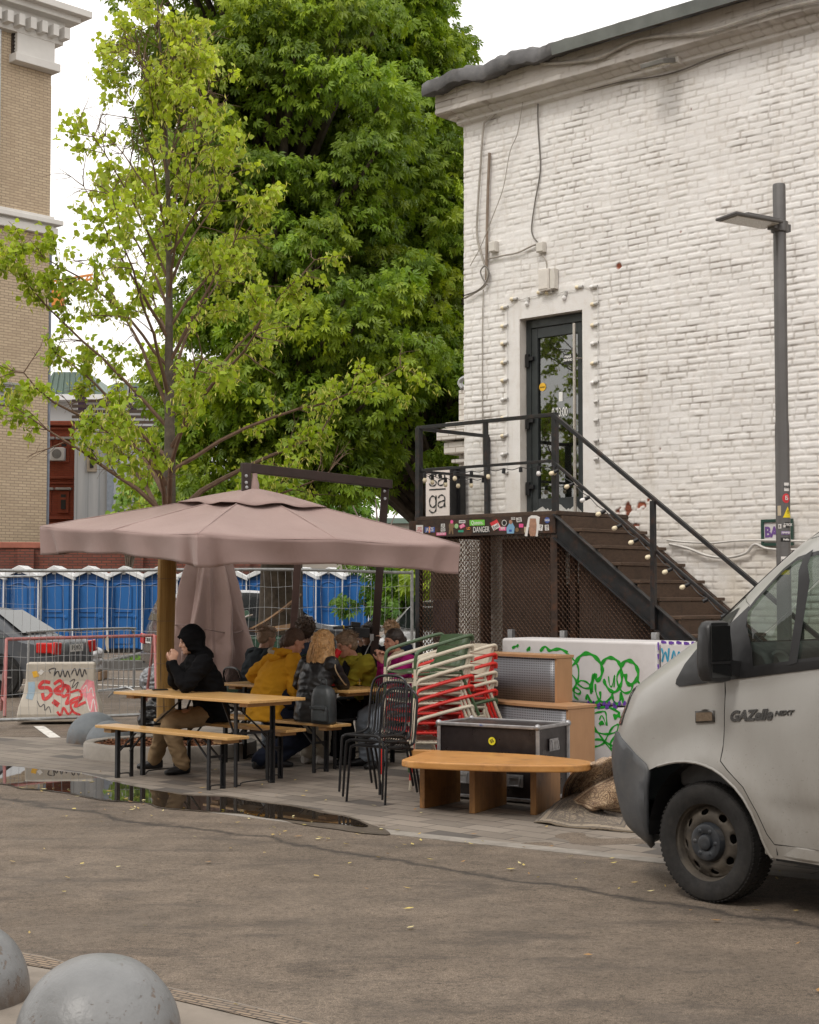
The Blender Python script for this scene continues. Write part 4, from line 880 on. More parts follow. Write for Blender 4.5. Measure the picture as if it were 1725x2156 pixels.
                # =====  VAN
PHI = R_(38.5); VF = V(-math.sin(PHI), math.cos(PHI), 0); VN = V(-math.cos(PHI), -math.sin(PHI), 0)
W0 = G(1470, 1897); VRZ = math.atan2(VF.y, VF.x)
VORG = W0 - VN * 1.0                                   # van origin: middle of the front axle, on the ground
van = thing('van', 'white van with black door mirror and dark grey bumper, cut by the right edge', 'van', tuple(VORG), VRZ)
VM = MW[van.name]; VMI = VM.inverted()
def interp(x, tab):
 if x <= tab[0][0]: return tab[0][1]
 for (a, b), (c, d) in zip(tab, tab[1:]):
  if x <= c: return b + (d - b) * (x - a) / (c - a)
 return tab[-1][1]
def sm_interp(x, tab, r=.05): return (interp(x - r, tab) + 2 * interp(x, tab) + interp(x + r, tab)) / 4
WT = [(.2, .985), (.32, 1.0), (.45, 1.015), (.7, 1.03), (1.0, 1.035), (1.25, 1.02), (1.5, .975), (1.9, .89), (2.0, .86), (2.1, .78), (2.16, .62)]
MT = [(.22, .34), (.265, .40), (.315, .525), (.401, .56), (.596, .606), (.741, .616), (.891, .57), (.936, .55), (1.06, .487), (1.13, .455), (1.434, -.02), (1.552, -.174), (1.751, -.405), (1.942, -.635), (2.045, -.755), (2.098, -.86), (2.16, -1.15)]
PP = 2.6; QQ = PP / (PP - 1); LA = 1.2
def vw(z): return sm_interp(z, WT)
def vm(z): return sm_interp(z, MT, .03)
def vs0(z): return min(.22, vm(z) - .30)
def vA(z):
 w_ = .95 * vw(z); return max(.05, ((vm(z) - vs0(z) + w_) ** QQ - w_ ** QQ)) ** (1 / QQ)
def relief(a, z):
 r = 0.0
 d = math.hypot(a + .09, z - .345)
 if z > .3 and a > -.9: r += .028 * math.exp(-((d - .42) / .07) ** 2) * min(1, (z - .3) / .2) - .010 * math.exp(-((d - .62) / .10) ** 2)
 if a < .1:
  zc_ = 1.205 - .17 * (a + .2); k = 1 / (1 + math.exp(-(zc_ - z) / .012)); r -= .016 * k * math.exp(-max(0, zc_ - z) / .28) * min(1, (.1 - a) / .3)
  k2 = 1 / (1 + math.exp(-(z - .60) / .01)); r -= .014 * (1 - k2) * min(1, max(0, -.42 - a) / .15) if a < -.42 else 0
  d2 = math.hypot((a + 1.25), (z - .78)); r -= .014 / (1 + math.exp((d2 - .50) / .03))
 return r
def vpos(a, z, off=0.0):
 s0 = vs0(z); w_ = vw(z)
 if a <= s0: return V(a, w_ + relief(a, z) + off, z)
 th = min(1, (a - s0) / LA) * math.pi / 2; st, ct = math.sin(th), max(0, math.cos(th))
 A_ = vA(z); x = s0 + A_ * st ** (2 / PP); y = (w_ + relief(a, z) * ct) * ct ** (2 / PP)
 nx_ = max(st, 1e-3) ** (2 - 2 / PP) / A_; ny_ = max(ct, 1e-3) ** (2 - 2 / PP) / w_; l = math.hypot(nx_, ny_)
 return V(x + off * nx_ / l, y + off * ny_ / l, z)
_grid = []
for iz in range(22, 216):
 z = iz * .01
 aa = [ia * .01 for ia in range(-150, 95)]; app = [vpos(a, z).x + .95 * vpos(a, z).y for a in aa]; lim = aa[int(np.argmax(app))]
 for a in aa:
  if a > lim: break
  q_ = VM @ vpos(a, z); rel = q_ - CAMP
  yc = rel.y * _cp + rel.z * _sp; zc = -rel.y * _sp + rel.z * _cp
  _grid.append((CX + FPX * rel.x / yc, CY - FPX * zc / yc, a, z))
_ga = np.array(_grid)
def vproj(a, z):
 rel = VM @ vpos(a, z) - CAMP; yc = rel.y * _cp + rel.z * _sp; return CX + FPX * rel.x / yc, CY - FPX * (-rel.y * _sp + rel.z * _cp) / yc
def ov(x, y):
 k = int(np.argmin((_ga[:, 0] - x) ** 2 + (_ga[:, 1] - y) ** 2)); a, z = float(_ga[k, 2]), float(_ga[k, 3])
 for it in range(6):
  p = vproj(a, z); e = (x - p[0], y - p[1])
  if math.hypot(*e) < .05: break
  h = .003; pa = vproj(a + h, z); pz = vproj(a, z + h); J = np.array([[(pa[0] - p[0]) / h, (pz[0] - p[0]) / h], [(pa[1] - p[1]) / h, (pz[1] - p[1]) / h]])
  try: d = np.linalg.solve(J, np.array(e))
  except Exception: break
  if not np.isfinite(d).all() or abs(d).max() > .06: d = d / max(1e-6, abs(d).max()) * .02
  a += float(d[0]); z += float(d[1])
  if abs(a - _ga[k, 2]) > .08 or abs(z - _ga[k, 3]) > .08: a, z = float(_ga[k, 2]), float(_ga[k, 3]); break
 return (a, z)
def vpanel(name, poly, holes, mat, off=0.0, step=.045, both=True, parent=None, thick=.0, smooth=True):
 mb = MB(); vs, fs = cdt(poly, holes, step, lambda a, z: vpos(a, z, off))
 fs2 = []
 for f_ in fs:
  p = [vs[i] for i in f_[:3]]; nn = (p[1] - p[0]).cross(p[2] - p[0]); fs2.append(f_ if nn.dot(V(max(p[0].x, 0) * .5, 1 if p[0].y > .02 else .3, 0)) > 0 else tuple(reversed(f_)))
 mb.add(vs, fs2)
 if both: mb.add([V(v.x, -v.y, v.z) for v in vs], [tuple(reversed(f_)) for f_ in fs2])
 o = mb.build(name, mat, parent or van, world=False, smooth=smooth, angle=50, weld=both)
 if thick:
  m_ = o.modifiers.new('thick', 'SOLIDIFY'); m_.thickness = thick; m_.offset = -1
 return o
def carpaint(name, col, rough=.32, dirtc=(.27, .235, .19), zlo=.25, zhi=1.15, amt=.75):
 m, t, b = newmat(name); p = objc(t); sx = N_(t, 'ShaderNodeSeparateXYZ'); t.links.new(p, sx.inputs[0])
 mr = N_(t, 'ShaderNodeMapRange'); mr.inputs[1].default_value = zhi; mr.inputs[2].default_value = zlo; t.links.new(sx.outputs[2], mr.inputs[0])
 nz = ramp_(t, noise_(t, mapping(t, p, scale=(1, 1, .5)), 4, 7, .65), [(.3, .35), (.7, 1.0)])
 k = math_(t, 'MULTIPLY', math_(t, 'MULTIPLY', mr.outputs[0], nz), amt)
 c = mixc(t, ramp_(t, noise_(t, p, 1.5, 4), [(.3, 0.0), (.8, .25)]), col, tuple(x * .85 for x in col)); c = mixc(t, k, c, dirtc)
 sp = ramp_(t, noise_(t, p, 75, 2, .5), [(.66, 0.0), (.72, .5)]); c = mixc(t, math_(t, 'MULTIPLY', sp, mr.outputs[0]), c, (.12, .1, .08))
 t.links.new(c, b.inputs['Base Color']); r = mixc(t, k, (rough,) * 3, (.8,) * 3); t.links.new(r, b.inputs['Roughness'])
 b.inputs['Coat Weight'].default_value = .35; b.inputs['Coat Roughness'].default_value = .12; b.inputs['Specular IOR Level'].default_value = .5
 bump_(t, b, noise_(t, p, 160, 2), .04, .002); return m
VWHITE = carpaint('van_paint', (.37, .365, .35), dirtc=(.165, .14, .11), zlo=.2, zhi=1.35, amt=.85); BPL = pm('bumper_plastic', (.060, .064, .070), .5, 0, .15, 5, .15, 200, dirt=(.12, .11, .1), ds=3); TRIM = pm('black_trim', (.014, .014, .015), .42, 0, .2, 8, .08)
VGL = glassmat('van_glass', (.56, .64, .60), .0, .03, dirt=.06)
arch_pts = [(.278, .691), (.235, .72), (.167, .745), (.10, .758), (.03, .766), (-.05, .765), (-.103, .757), (-.16, .742), (-.22, .715), (-.305, .655), (-.36, .60), (-.409, .53), (-.445, .45), (-.462, .391), (-.485, .33), (-.505, .30)]
bump_top = [ov(1303.5, 1541), ov(1320, 1565), ov(1340, 1588), ov(1362, 1608), (.278, .691)]
ac = lambda z: vs0(z) + LA
zl = [z * .05 for z in range(17, 44)]
roofz = 2.155
front_center = [(ac(z), z) for z in np.linspace(.80, 1.36, 9)]
belt = [(-5.0, 1.72), (-5, 1.72)]
bt0 = bump_top[0]
door_front = [(-.222, 1.212), (-.208, .79)]
dfo = [ov(1571.7, 1257), ov(1600, 1224), ov(1630, 1189), ov(1657, 1159.5), ov(1690, 1142), ov(1722, 1131)]
dfi = [ov(1569.7, 1291), ov(1592, 1262), ov(1620, 1231), ov(1650, 1199), ov(1681.5, 1173.7), ov(1722, 1161.5)]
slope_o = (dfo[-1][1] - dfo[-2][1]) / (dfo[-1][0] - dfo[-2][0])
ZTOP = 2.03
door_poly = [(-.225, 1.225), (-.212, .79), (-.262, .748), (-.37, .665), (-.455, .535), (-.50, .43), (-.535, .378), (-1.28, .378), (-1.28, ZTOP), (-1.0, ZTOP)] + list(reversed(dfo))[0:] + [(-.347, 1.632), (-.30, 1.59)]
sailpts = [ov(1560, 1278), ov(1535, 1293), ov(1509.7, 1318), ov(1470, 1365), ov(1426, 1430), ov(1424, 1440), ov(1432, 1445.5), ov(1475, 1440), (-.222, 1.222)]
win_top = list(reversed([p for p in dfi]))
dlo = [(-.40, 1.292), (-1.16, 1.405), (-1.16, 1.93), (-.98, 1.93)] + win_top
dlo = [dlo[0]] + dlo[1:]
body_poly = [(-4.6, .30)] + [(-.505, .30)][::1] + list(reversed(arch_pts))[1:] + list(reversed(bump_top))[1:] + [(bt0[0] + .25, bt0[1] - .01), (ac(.86), .86)] + front_center + [(ac(z), z) for z in (1.6, 1.8, 2.0, 2.1, roofz)] + [(-4.6, roofz)]
wsh = [(vs0(z) + .42, z) for z in (1.42, 1.55, 1.7, 1.85, 1.98, 2.03)]
ws_poly = wsh + [(ac(z) - 1e-3, z) for z in (2.05, 1.9, 1.7, 1.5, 1.40)]
gap = .006
dp_big = [(a + (-.0 if a < -1 else .0), z) for a, z in door_poly]
cx_d = sum(p[0] for p in door_poly) / len(door_poly); cz_d = sum(p[1] for p in door_poly) / len(door_poly)
def grow(poly, g):
 n = len(poly); out = []; ar = sum(poly[i][0] * poly[(i + 1) % n][1] - poly[(i + 1) % n][0] * poly[i][1] for i in range(n)); sg_ = 1 if ar > 0 else -1
 for i in range(n):
  p0, p1, p2 = Vector(poly[i - 1][:2]), Vector(poly[i][:2]), Vector(poly[(i + 1) % n][:2]); e1 = (p1 - p0).normalized() if (p1 - p0).length > 1e-6 else V(1, 0).normalized(); e2 = (p2 - p1).normalized() if (p2 - p1).length > 1e-6 else e1
  nn = Vector((e1.y + e2.y, -e1.x - e2.x)); nn = nn.normalized() if nn.length > 1e-6 else Vector((0, 0)); q = p1 + nn * g * sg_; out.append((q.x, q.y))
 return out
body = vpanel('body', body_poly, [grow(door_poly, gap), ws_poly[:-1] + [(ac(1.40) - 1e-3, 1.40)]], VWHITE, 0, .05)
vd = vpanel('door', door_poly, [dlo], VWHITE, .001, .04, both=False)
far = vd.copy(); COL.objects.link(far); far.scale = (1, -1, 1)
for (poly, holes, nm, mt, off, both) in [
 (grow(door_poly, .02), [grow(dlo, -.0)], 'door_seal', TRIM, -.012, True),
 (sailpts, [], 'mirror_sail', TRIM, .006, False),
 (grow(dlo, .004), [grow(dlo, -.020)], 'window_seal', TRIM, .004, False)]:
 vpanel(nm, poly, holes, mt, off, .05, both=both)
vpanel('side_window', grow(dlo, -.005), [], VGL, -.006, .08, both=False)
vpanel('windscreen', ws_poly, [], VGL, -.004, .08, both=True)
ws_in = [(a - .015, z - .01) for a, z in ws_poly]
dv = [(-.645, 1.32), (-.70, 1.335), (-.735, 1.93), (-.68, 1.90)]
vpanel('window_divider', dv, [], TRIM, .009, .05, both=False)
vpanel('belt_trim', [(-.36, 1.30), (-.222, 1.225), (-1.28, 1.375), (-1.28, 1.405)] if False else [(-.222, 1.222), (-1.28, 1.372), (-1.28, 1.408), (-.40, 1.30), (-.385, 1.36), (-.36, 1.60), (-.347, 1.632), (-.235, 1.53)], [], TRIM, .005, .05, both=False)
bump_poly = list(bump_top) + [(.285, .60), (.30, .45), (.345, .262), (.42, .225), (.75, .215), (1.0, .215), (ac(.3), .22), (ac(.5), .5), (ac(.84), .84), (bt0[0] + .25, bt0[1] - .018)]
o = vpanel('bumper', bump_poly, [], BPL, .012, .045, thick=.03)
hl = [ov(1310, 1528), ov(1318, 1490), ov(1331, 1458)]; a_h = hl[1][0]; HLP = [(a_h - .05, .93), (a_h - .055, 1.03), (a_h - .10, 1.13), (a_h + .02, 1.14), (a_h + .28, 1.06), (a_h + .42, .96), (a_h + .4, .90)]
vpanel('headlight_rim', grow(HLP, .012), [], TRIM, .003, .04)
vpanel('headlight', HLP, [], glassmat('lamp_lens', (.8, .82, .85), .1, .35), .006, .04, both=False)
vpanel('headlight', HLP, [], glassmat('lamp_lens', (.8, .82, .85), .1, .35), .006, .04, both=False).scale = (1, -1, 1)
vpanel('grille', [(ac(.9) - .5, .90), (ac(1.0) - .5, 1.0), (ac(1.0) - .001, 1.0), (ac(.9) - .001, .9)], [], TRIM, .006, .05)
mb = MB(); mb.tube([vpos(a, z, .001) for a, z in arch_pts[1:]], .008, 6); mb.build('arch_lip', VWHITE, van, world=False, smooth=True)
hs = catmull([vpos(*ov(x, y), .002) for x, y in [(1331, 1458), (1352, 1448), (1395, 1418), (1440, 1375), (1478, 1335)]], 5)
sm_ = [ov(1655, 1140), ov(1610, 1188), ov(1565, 1240), ov(1520, 1290), ov(1508, 1312)]
mb = MB(); mb.tube(catmull([vpos(a, z, .002) for a, z in sm_], 4), .004, 5); mb.build('pillar_seam', TRIM, van, world=False)
mb = MB(); rs_ = []; nz_ = 9
ring = [vpos(a, roofz - .002, 0) for a in np.linspace(vs0(roofz), ac(roofz), 12)] 
tp = [V(-4.6, vw(roofz), roofz)] + ring; b = len(tp)
vs = tp + [V(p.x, 0, roofz + .03 * max(0, 1 - (p.y == 0))) for p in tp] + [V(p.x, -p.y, p.z) for p in tp]
fs = []
for i in range(b - 1): fs += [(i, b + i, b + i + 1, i + 1), (b + i, 2 * b + i, 2 * b + i + 1, b + i + 1)]
mb.add(vs, fs); mb.build('roof', VWHITE, van, world=False, smooth=True)
mb = MB(); rz_ = np.linspace(.3, roofz, 14); L_ = [V(-4.6, vw(z), z) for z in rz_]; mb.add(L_ + [V(p.x, -p.y, p.z) for p in L_], [(i, i + 1, 15 + i, 14 + i) for i in range(13)]); mb.build('rear_doors', VWHITE, van, world=False)
mb = MB(); mb.box((-2.55, 0, .33), (4.1, 1.9, .1)); mb.box((.25, 0, .36), (.9, 1.3, .2)); mb.box((-.2, 0, .8), (.9, 1.2, .9)); mb.box((-3.2, 0, .9), (2.4, 1.85, 1.1)); mb.box((-1.62, 0, 1.2), (.04, 1.84, 1.7)); mb.build('underbody', TRIM, van, world=False)
mb = MB(); mb.beam(V(-.45, .955, .345), V(-4.5, .955, .345), .06, .07); mb.beam(V(-.45, -.955, .345), V(-4.5, -.955, .345), .06, .07); mb.build('sill', VWHITE, van, world=False, bevel=.01)
def liner(cx, r=.43):
 vs = []; fs = []; n = 18
 for i in range(n + 1):
  a = math.pi * i / n; 
  for y in (.50, 1.0): vs.append(V(cx + r * math.cos(a), y, .32 + r * math.sin(a)))
 for i in range(n): fs.append((2 * i, 2 * i + 1, 2 * i + 3, 2 * i + 2))
 for i in range(n + 1): vs.append(V(cx + r * math.cos(math.pi * i / n), .50, .32 + r * math.sin(math.pi * i / n)))
 fs.append(tuple(range(2 * n + 2, 3 * n + 3))); return vs, fs
for cx in (-.09, -3.2):
 vs, fs = liner(cx, .455 if cx > -1 else .42); mb = MB(); mb.add(vs, fs); mb.add([V(v.x, -v.y, v.z) for v in vs], [tuple(reversed(f_)) for f_ in fs]); mb.build('wheel_arch_liner', TRIM, van, world=False)
DASH = pm('dashboard', (.045, .045, .047), .6, 0, .2, 8, .2, 150)
mb = MB(); vs, fs = [], []
prof_ = [(.28, 1.30), (-.05, 1.40), (-.30, 1.43), (-.42, 1.38), (-.50, 1.22), (-.46, 1.0), (-.3, .6), (.2, .6)]
mb.prism(prof_, V(0, 1.84, 0), V(0, -.92, 0), V(1, 0, 0), V(0, 0, 1)); mb.build('dashboard', DASH, van, world=False, bevel=.03, smooth=True)
mb = MB(); mb.lathe([(.02, 0), (.055, .0), (.06, .012), (.045, .014), (.03, .006), (0, .006)], 20, M=Matrix.Translation(V(-.44, .83, 1.33)) @ V(-1, .6, .35).to_track_quat('Z', 'Y').to_matrix().to_4x4()); mb.build('air_vent', pm('vent_grey', (.14, .14, .14), .4), van, world=False, smooth=True)
sw = MB(); Ms = Matrix.Translation(V(-.72, .42, 1.38)) @ V(-.82, 0, .57).to_track_quat('Z', 'Y').to_matrix().to_4x4()
sw.tube([Ms @ V(.20 * math.cos(k * 2 * math.pi / 28), .20 * math.sin(k * 2 * math.pi / 28), 0) for k in range(28)], .017, 8, closed=True)
for a in (0.2, math.pi - .2, -math.pi / 2): sw.beam(Ms @ V(0, 0, -.01), Ms @ V(.19 * math.cos(a), .19 * math.sin(a), 0), .04, .02)
sw.ell(Ms @ V(0, 0, 0), (.065, .065, .03), M=Ms.to_3x3()); sw.tube([Ms @ V(0, 0, -.02), V(-.3, .42, 1.15)], .03, 8); sw.build('steering_wheel', TRIM, van, world=False, smooth=True)
for y in (.42, -.3):
 mb = MB(); mb.box((-1.15, y, .95), (.5, .5, .16)); mb.prism([(-.30, 0), (-.18, 0), (-.36, .72), (-.46, .72)], V(0, .46, 0), V(-1.1, y - .23, .98), V(1, 0, 0), ZUP); mb.box((-1.49, y, 1.82), (.1, .26, .2)); mb.build('seat', pm('seat_cloth', (.035, .036, .04), .9, 0, .2, 30), van, world=False, bevel=.05, smooth=True)
mc = VM @ vpos(-.23, 1.33); 
def vloc(x, y, off):
 d = ray(x, y); n_ = VN; p0 = W0 + VN * off; k = (p0 - CAMP).dot(n_) / d.dot(n_); q_ = VMI @ (CAMP + d * k); return q_
m0, m1, m2, m3 = vloc(1467, 1305, .17), vloc(1530, 1303, .17), vloc(1534, 1436, .17), vloc(1484, 1422, .17)
mb = MB(); yc = 1.17; rows = []
secs = [(1.55, .03, .05), (1.54, .06, .075), (1.51, .08, .09), (1.42, .085, .10), (1.32, .085, .105), (1.26, .08, .10), (1.23, .065, .085), (1.22, .03, .05)]
vs = []; fs = []; n = 20; sc_ = (m0.x + m1.x) / 2
for (z, hx_, hy_) in secs:
 for k in range(n):
  th = 2 * math.pi * k / n; c_, s_ = math.cos(th), math.sin(th); x = hx_ * abs(c_) ** .6 * (1 if c_ > 0 else -1); y = hy_ * abs(s_) ** .6 * (1 if s_ > 0 else -1)
  if x < -.045: x = -.045
  vs.append(V(-.285 + x * .8 - (z - 1.4) * -.02, yc + y, z))
for i in range(len(secs) - 1):
 for k in range(n): fs.append((i * n + k, (i + 1) * n + k, (i + 1) * n + (k + 1) % n, i * n + (k + 1) % n))
fs += [tuple(range(n)), tuple(reversed(range((len(secs) - 1) * n, len(secs) * n)))]
mb.add(vs, fs); mb.beam(V(-.29, 1.09, 1.30), V(-.30, 1.0, 1.29), .06, .08)
dm = mb.build('door_mirror', TRIM, van, world=False, smooth=True, angle=45)
MG = pm('mirror_glass', (.10, .105, .11), .08, .9, 0, 3, 0)
g1 = MB().box((-.324, yc, 1.43), (.006, .155, .19)).build('mirror_glass', MG, van, world=False, bevel=.002); g1.parent = dm
g2 = MB().box((-.324, yc, 1.285), (.006, .15, .075)).build('mirror_glass', MG, van, world=False, bevel=.002); g2.parent = dm
g3 = MB().box((-.326, yc, 1.327), (.01, .165, .012)).build('mirror_divider', TRIM, van, world=False); g3.parent = dm
rp = [ov(1466, 1497), ov(1505, 1496), ov(1506, 1520), ov(1467, 1522)]
vpanel('side_repeater', rp, [], pm('lens_dark_rim', (.05, .045, .04), .35), .010, .03, both=False, thick=.012)
vpanel('repeater_lens', grow(rp, -.012), [], pm('lens_amber_clear', (.16, .12, .085), .15, 0, .25, 60), .0135, .03, both=False)
def vtext(txt, size, a, z, mat, sx=1.0, bold=.0, shear=.0, name='lettering', align='LEFT'):
 c0 = VM @ vpos(a, z, .004); q1 = VM @ vpos(a - .05, z + .005, .004); X = (q1 - c0).normalized()
 return text_mesh(txt, size, mat, name, van, c0, X, ZUP, .003, bold=bold, shear=shear, sx=sx, align=align)
CHR = pm('dark_chrome', (.10, .10, .10), .3, .6, .2, 30)
ta = ov(1537, 1509); vtext('GAZelle', .076, ta[0], ta[1], CHR, sx=1.12, bold=.0035, shear=.3); tb = ov(1632, 1504); vtext('NEXT', .034, tb[0], tb[1] + .004, CHR, sx=1.35, bold=.0012, shear=.3)
RUB = pm('tyre_rubber', (.013, .012, .0115), .85, 0, .25, 12, .3, 120, dirt=(.035, .03, .025), ds=6)
def steelrim():
 m, t, b = newmat('dusty_rim'); p = objc(t); c = ramp_(t, noise_(t, p, 9, 6, .65), [(.3, (.026, .023, .020)), (.7, (.10, .083, .064))])
 t.links.new(c, b.inputs['Base Color']); b.inputs['Roughness'].default_value = .75; b.inputs['Metallic'].default_value = .2; bump_(t, b, noise_(t, p, 50, 3), .2, .003); return m
RIMM = steelrim(); HUBM = pm('hub_cap', (.022, .026, .032), .45, 0, .2, 8, .15, 60, dirt=(.12, .105, .09), ds=8)
def wheel(x, y, out, steer=0.0, R=.326):
 """out = +1 when the outer face looks to +y"""
 Mt = Matrix.Translation(V(x, y, R)) @ Matrix.Rotation(steer, 4, 'Z') @ Matrix.Rotation(-math.pi / 2 * out, 4, 'X')
 tw = .10
 prof_t = [(.205, -.085), (.235, -tw), (.285, -.108), (.312, -.098), (.322, -.082), (R, -.06), (R, .06), (.322, .082), (.312, .098), (.285, .108), (.235, tw), (.222, .092), (.212, .088)]
 mb = MB(); mb.lathe(prof_t, 64, M=Mt)
 for k in range(72):                                           # shoulder tread blocks
  a = 2 * math.pi * k / 72
  for sgn in (1, -1):
   for q_ in ((R + .003, .030), (.3215, .078)):
    mb.box(Mt @ V(q_[0] * math.cos(a), q_[0] * math.sin(a), sgn * q_[1]), (.017, .036, .018), M=(Mt.to_3x3() @ Matrix.Rotation(a, 3, 'Z') @ Matrix.Rotation(.25 * sgn, 3, 'X') @ Matrix(((.3, 0, 0), (0, .45, 0), (0, 0, 1.6)))))
 ty = mb.build('tyre', RUB, van, world=False, smooth=True, angle=30)
 w_ = bpy.data.objects.new('wheel', None); COL.objects.link(w_); w_.parent = van; w_.empty_display_size = .05; ty.parent = w_
 mb = MB(); mb.lathe([(.223, .090), (.228, .080), (.222, .070), (.205, .064), (.198, .04), (.196, .0), (.19, -.07)], 56, M=Mt)
 rm = mb.build('rim', RIMM, van, world=False, smooth=True, angle=40); rm.parent = w_
 outer = [(.198 * math.cos(a), .198 * math.sin(a)) for a in np.linspace(0, 2 * math.pi, 57)[:-1]]
 holes = []
 for k in range(8):
  a = 2 * math.pi * k / 8 + .2; c_ = V(.163 * math.cos(a), .163 * math.sin(a), 0); e1 = V(math.cos(a), math.sin(a), 0); e2 = V(-math.sin(a), math.cos(a), 0)
  holes.append([tuple((c_ + e1 * .017 * math.cos(b_) + e2 * .027 * math.sin(b_))[:2]) for b_ in np.linspace(0, 2 * math.pi, 15)[:-1]])
 def dz(x_, y_):
  r = math.hypot(x_, y_); zz = .035 + .030 * max(0, 1 - ((r - .135) / .05) ** 2) if r > .085 else .035 + .03 * 0; return Mt @ V(x_, y_, zz)
 vs, fs = cdt(outer, holes, .018, dz); mb = MB().add(vs, fs)
 di = mb.build('rim_disc', RIMM, van, world=False, smooth=True, angle=60); di.parent = w_
 md = di.modifiers.new('s', 'SOLIDIFY'); md.thickness = .006
 mb = MB(); mb.lathe([(.108, .035), (.106, .07), (.098, .092), (.085, .098), (.05, .094), (.044, .088), (.040, .104), (.028, .110), (.012, .108), (0, .108)], 40, M=Mt)
 for k in range(6):
  a = 2 * math.pi * k / 6; mb.ell(Mt @ V(.070 * math.cos(a), .070 * math.sin(a), .093), (.015, .015, .008), M=Mt.to_3x3(), nu=10, nv=6)
 hb = mb.build('hub_cap', HUBM, van, world=False, smooth=True, angle=40); hb.parent = w_
 mb = MB(); mb.lathe([(.17, -.06), (.17, -.05), (0, -.05)], 24, M=Mt); bk = mb.build('brake_drum', TRIM, van, world=False); bk.parent = w_
 return w_
wheel(-.045, .90, 1, R_(3)); wheel(-.045, -.90, -1, R_(3)); wheel(-3.2, .90, 1); wheel(-3.2, -.90, -1)
                # =====  FURNITURE AND OBJECTS ON THE PAVEMENT
PINE = woodmat('varnished_pine', (.50, .28, .095), (.72, .45, .185), scale=(1.2, 16, 16), rough=.32, bump=.15)
PINE2 = woodmat('pine_batten', (.40, .22, .085), (.52, .31, .13), scale=(12, 1.5, 12), rough=.5)
def planks(mb, L, W, th, z, n, gap=.004):
 pw = W / n
 for i in range(n): mb.box((0, -W / 2 + pw * (i + .5), z - th / 2), (L, pw - gap, th))
def beer_set(name, label, cat, L, W, h, lx, ly, nplank, group):
 t = thing(name, label, cat, (0, 0, 0), 0, group)
 mb = MB(); planks(mb, L, W, .026, h, nplank, .0015); mb.build('tabletop' if cat == 'table' else 'seat', PINE, t, world=False, bevel=.004)
 for sx in (-1, 1):
  MB().box((sx * (L / 2 - .16), 0, h - .026 - .019), (.11, W * .78, .036)).build('batten', PINE2, t, world=False, bevel=.002)
  for sy in (-1, 1):
   mb = MB(); mb.box((sx * lx, sy * ly, (h - .03) / 2), (.034, .016, h - .03)); mb.box((sx * (lx - .012), sy * (ly - .012), (h - .03) / 2), (.010, .034, h - .03)); mb.build('leg', BLACKM, t, world=False)
   MB().beam((sx * lx, sy * (ly - .02), h * .50), (sx * (lx - h * .5), sy * .05, h - .05), .018, .010).build('brace', BLACKM, t, world=False)
  mb = MB(); mb.beam((sx * lx, -ly, h * .60), (sx * lx, ly, h * .60), .012, .022); mb.build('crossbar', BLACKM, t, world=False); mb = MB()
  mb.tube(catmull([(sx * lx, -ly, .02), (sx * lx, -ly * .75, .012), (sx * lx, -ly * .62, .035), (sx * lx, ly * .62, .035), (sx * lx, ly * .75, .012), (sx * lx, ly, .02)], 3), .006, 6); mb.build('foot_bar', BLACKM, t, world=False)
 return t
GT = 'folding beer tables'; GB = 'folding beer benches'
tb1 = beer_set('beer_table', 'nearest folding pine table with black legs and a phone lying on it', 'table', 1.95, .66, .77, .67, .22, 4, GT)
tb2 = copy_tree(tb1); tb2['label'] = 'folding pine table with glasses on it, surrounded by the group of people'
bn1 = beer_set('beer_bench', 'front folding pine bench, empty, nearest the puddle', 'bench', 1.90, .25, .47, .66, .085, 1, GB)
bn2, bn3, bn4 = copy_tree(bn1), copy_tree(bn1), copy_tree(bn1)
bn2['label'] = 'folding pine bench on which the hooded man in black sits'; bn3['label'] = 'folding pine bench carrying the yellow hoodie man and the blonde woman'; bn4['label'] = 'folding pine bench behind the glasses table carrying the woman in purple'
def putf(o, x, y, dz=0, da=0):
 o.location = (x, y, dz); o.rotation_euler = (0, 0, RZW + da); MW[o.name] = Matrix.Translation((x, y, dz)) @ Matrix.Rotation(RZW + da, 4, 'Z')
T1, T2 = V(-1.86, 14.44, 0), V(-1.06, 15.86, 0)
B1, B2, B3, B4 = T1 - NN * .43, V(-1.72, 14.86, 0), V(-1.32, 15.42, 0), T2 + NN * .52
putf(tb1, T1.x, T1.y); putf(tb2, T2.x, T2.y); putf(bn1, B1.x, B1.y); putf(bn2, B2.x, B2.y, 0, .01); putf(bn3, B3.x, B3.y, 0, -.01); putf(bn4, B4.x, B4.y)
ph = G(337, 1453, .772); t_ = thing('phone', 'small black phone lying on the nearest pine table', 'phone', tuple(ph)); MB().box(ph + V(0, 0, .006), (.15, .075, .009), rz=.3).build('case', BLACKM, t_, bevel=.003); MB().box(ph + V(0, 0, .0115), (.135, .066, .002), rz=.3).build('screen', pm('screen', (.01, .01, .012), .1), t_)
CG = glassmat('clear_glass', (.93, .95, .95), .01, .10)
def tumbler(pos, r, h, label, drink=None, lvl=.3, group='glasses on the table'):
 t = thing('drinking_glass', label, 'glass', tuple(pos), 0, group)
 MB().lathe([(0, .004), (r * .85, .004), (r * .86, .0), (r, h), (r - .003, h), (r * .82, .012), (0, .012)], 20, M=Matrix.Translation(pos)).build('vessel', CG, t, smooth=True, angle=60)
 if drink: MB().lathe([(0, .013), (r * .8, .013), (r * (.82 + .1 * lvl), h * lvl), (0, h * lvl)], 20, M=Matrix.Translation(pos)).build('drink', drink, t, smooth=True)
def onT(px, py): return G(px, py, .772)
tumbler(onT(757, 1444), .03, .15, 'tall glass with a little yellow lemonade at the right end of the table', pm('lemonade', (.75, .5, .04), .15), .28)
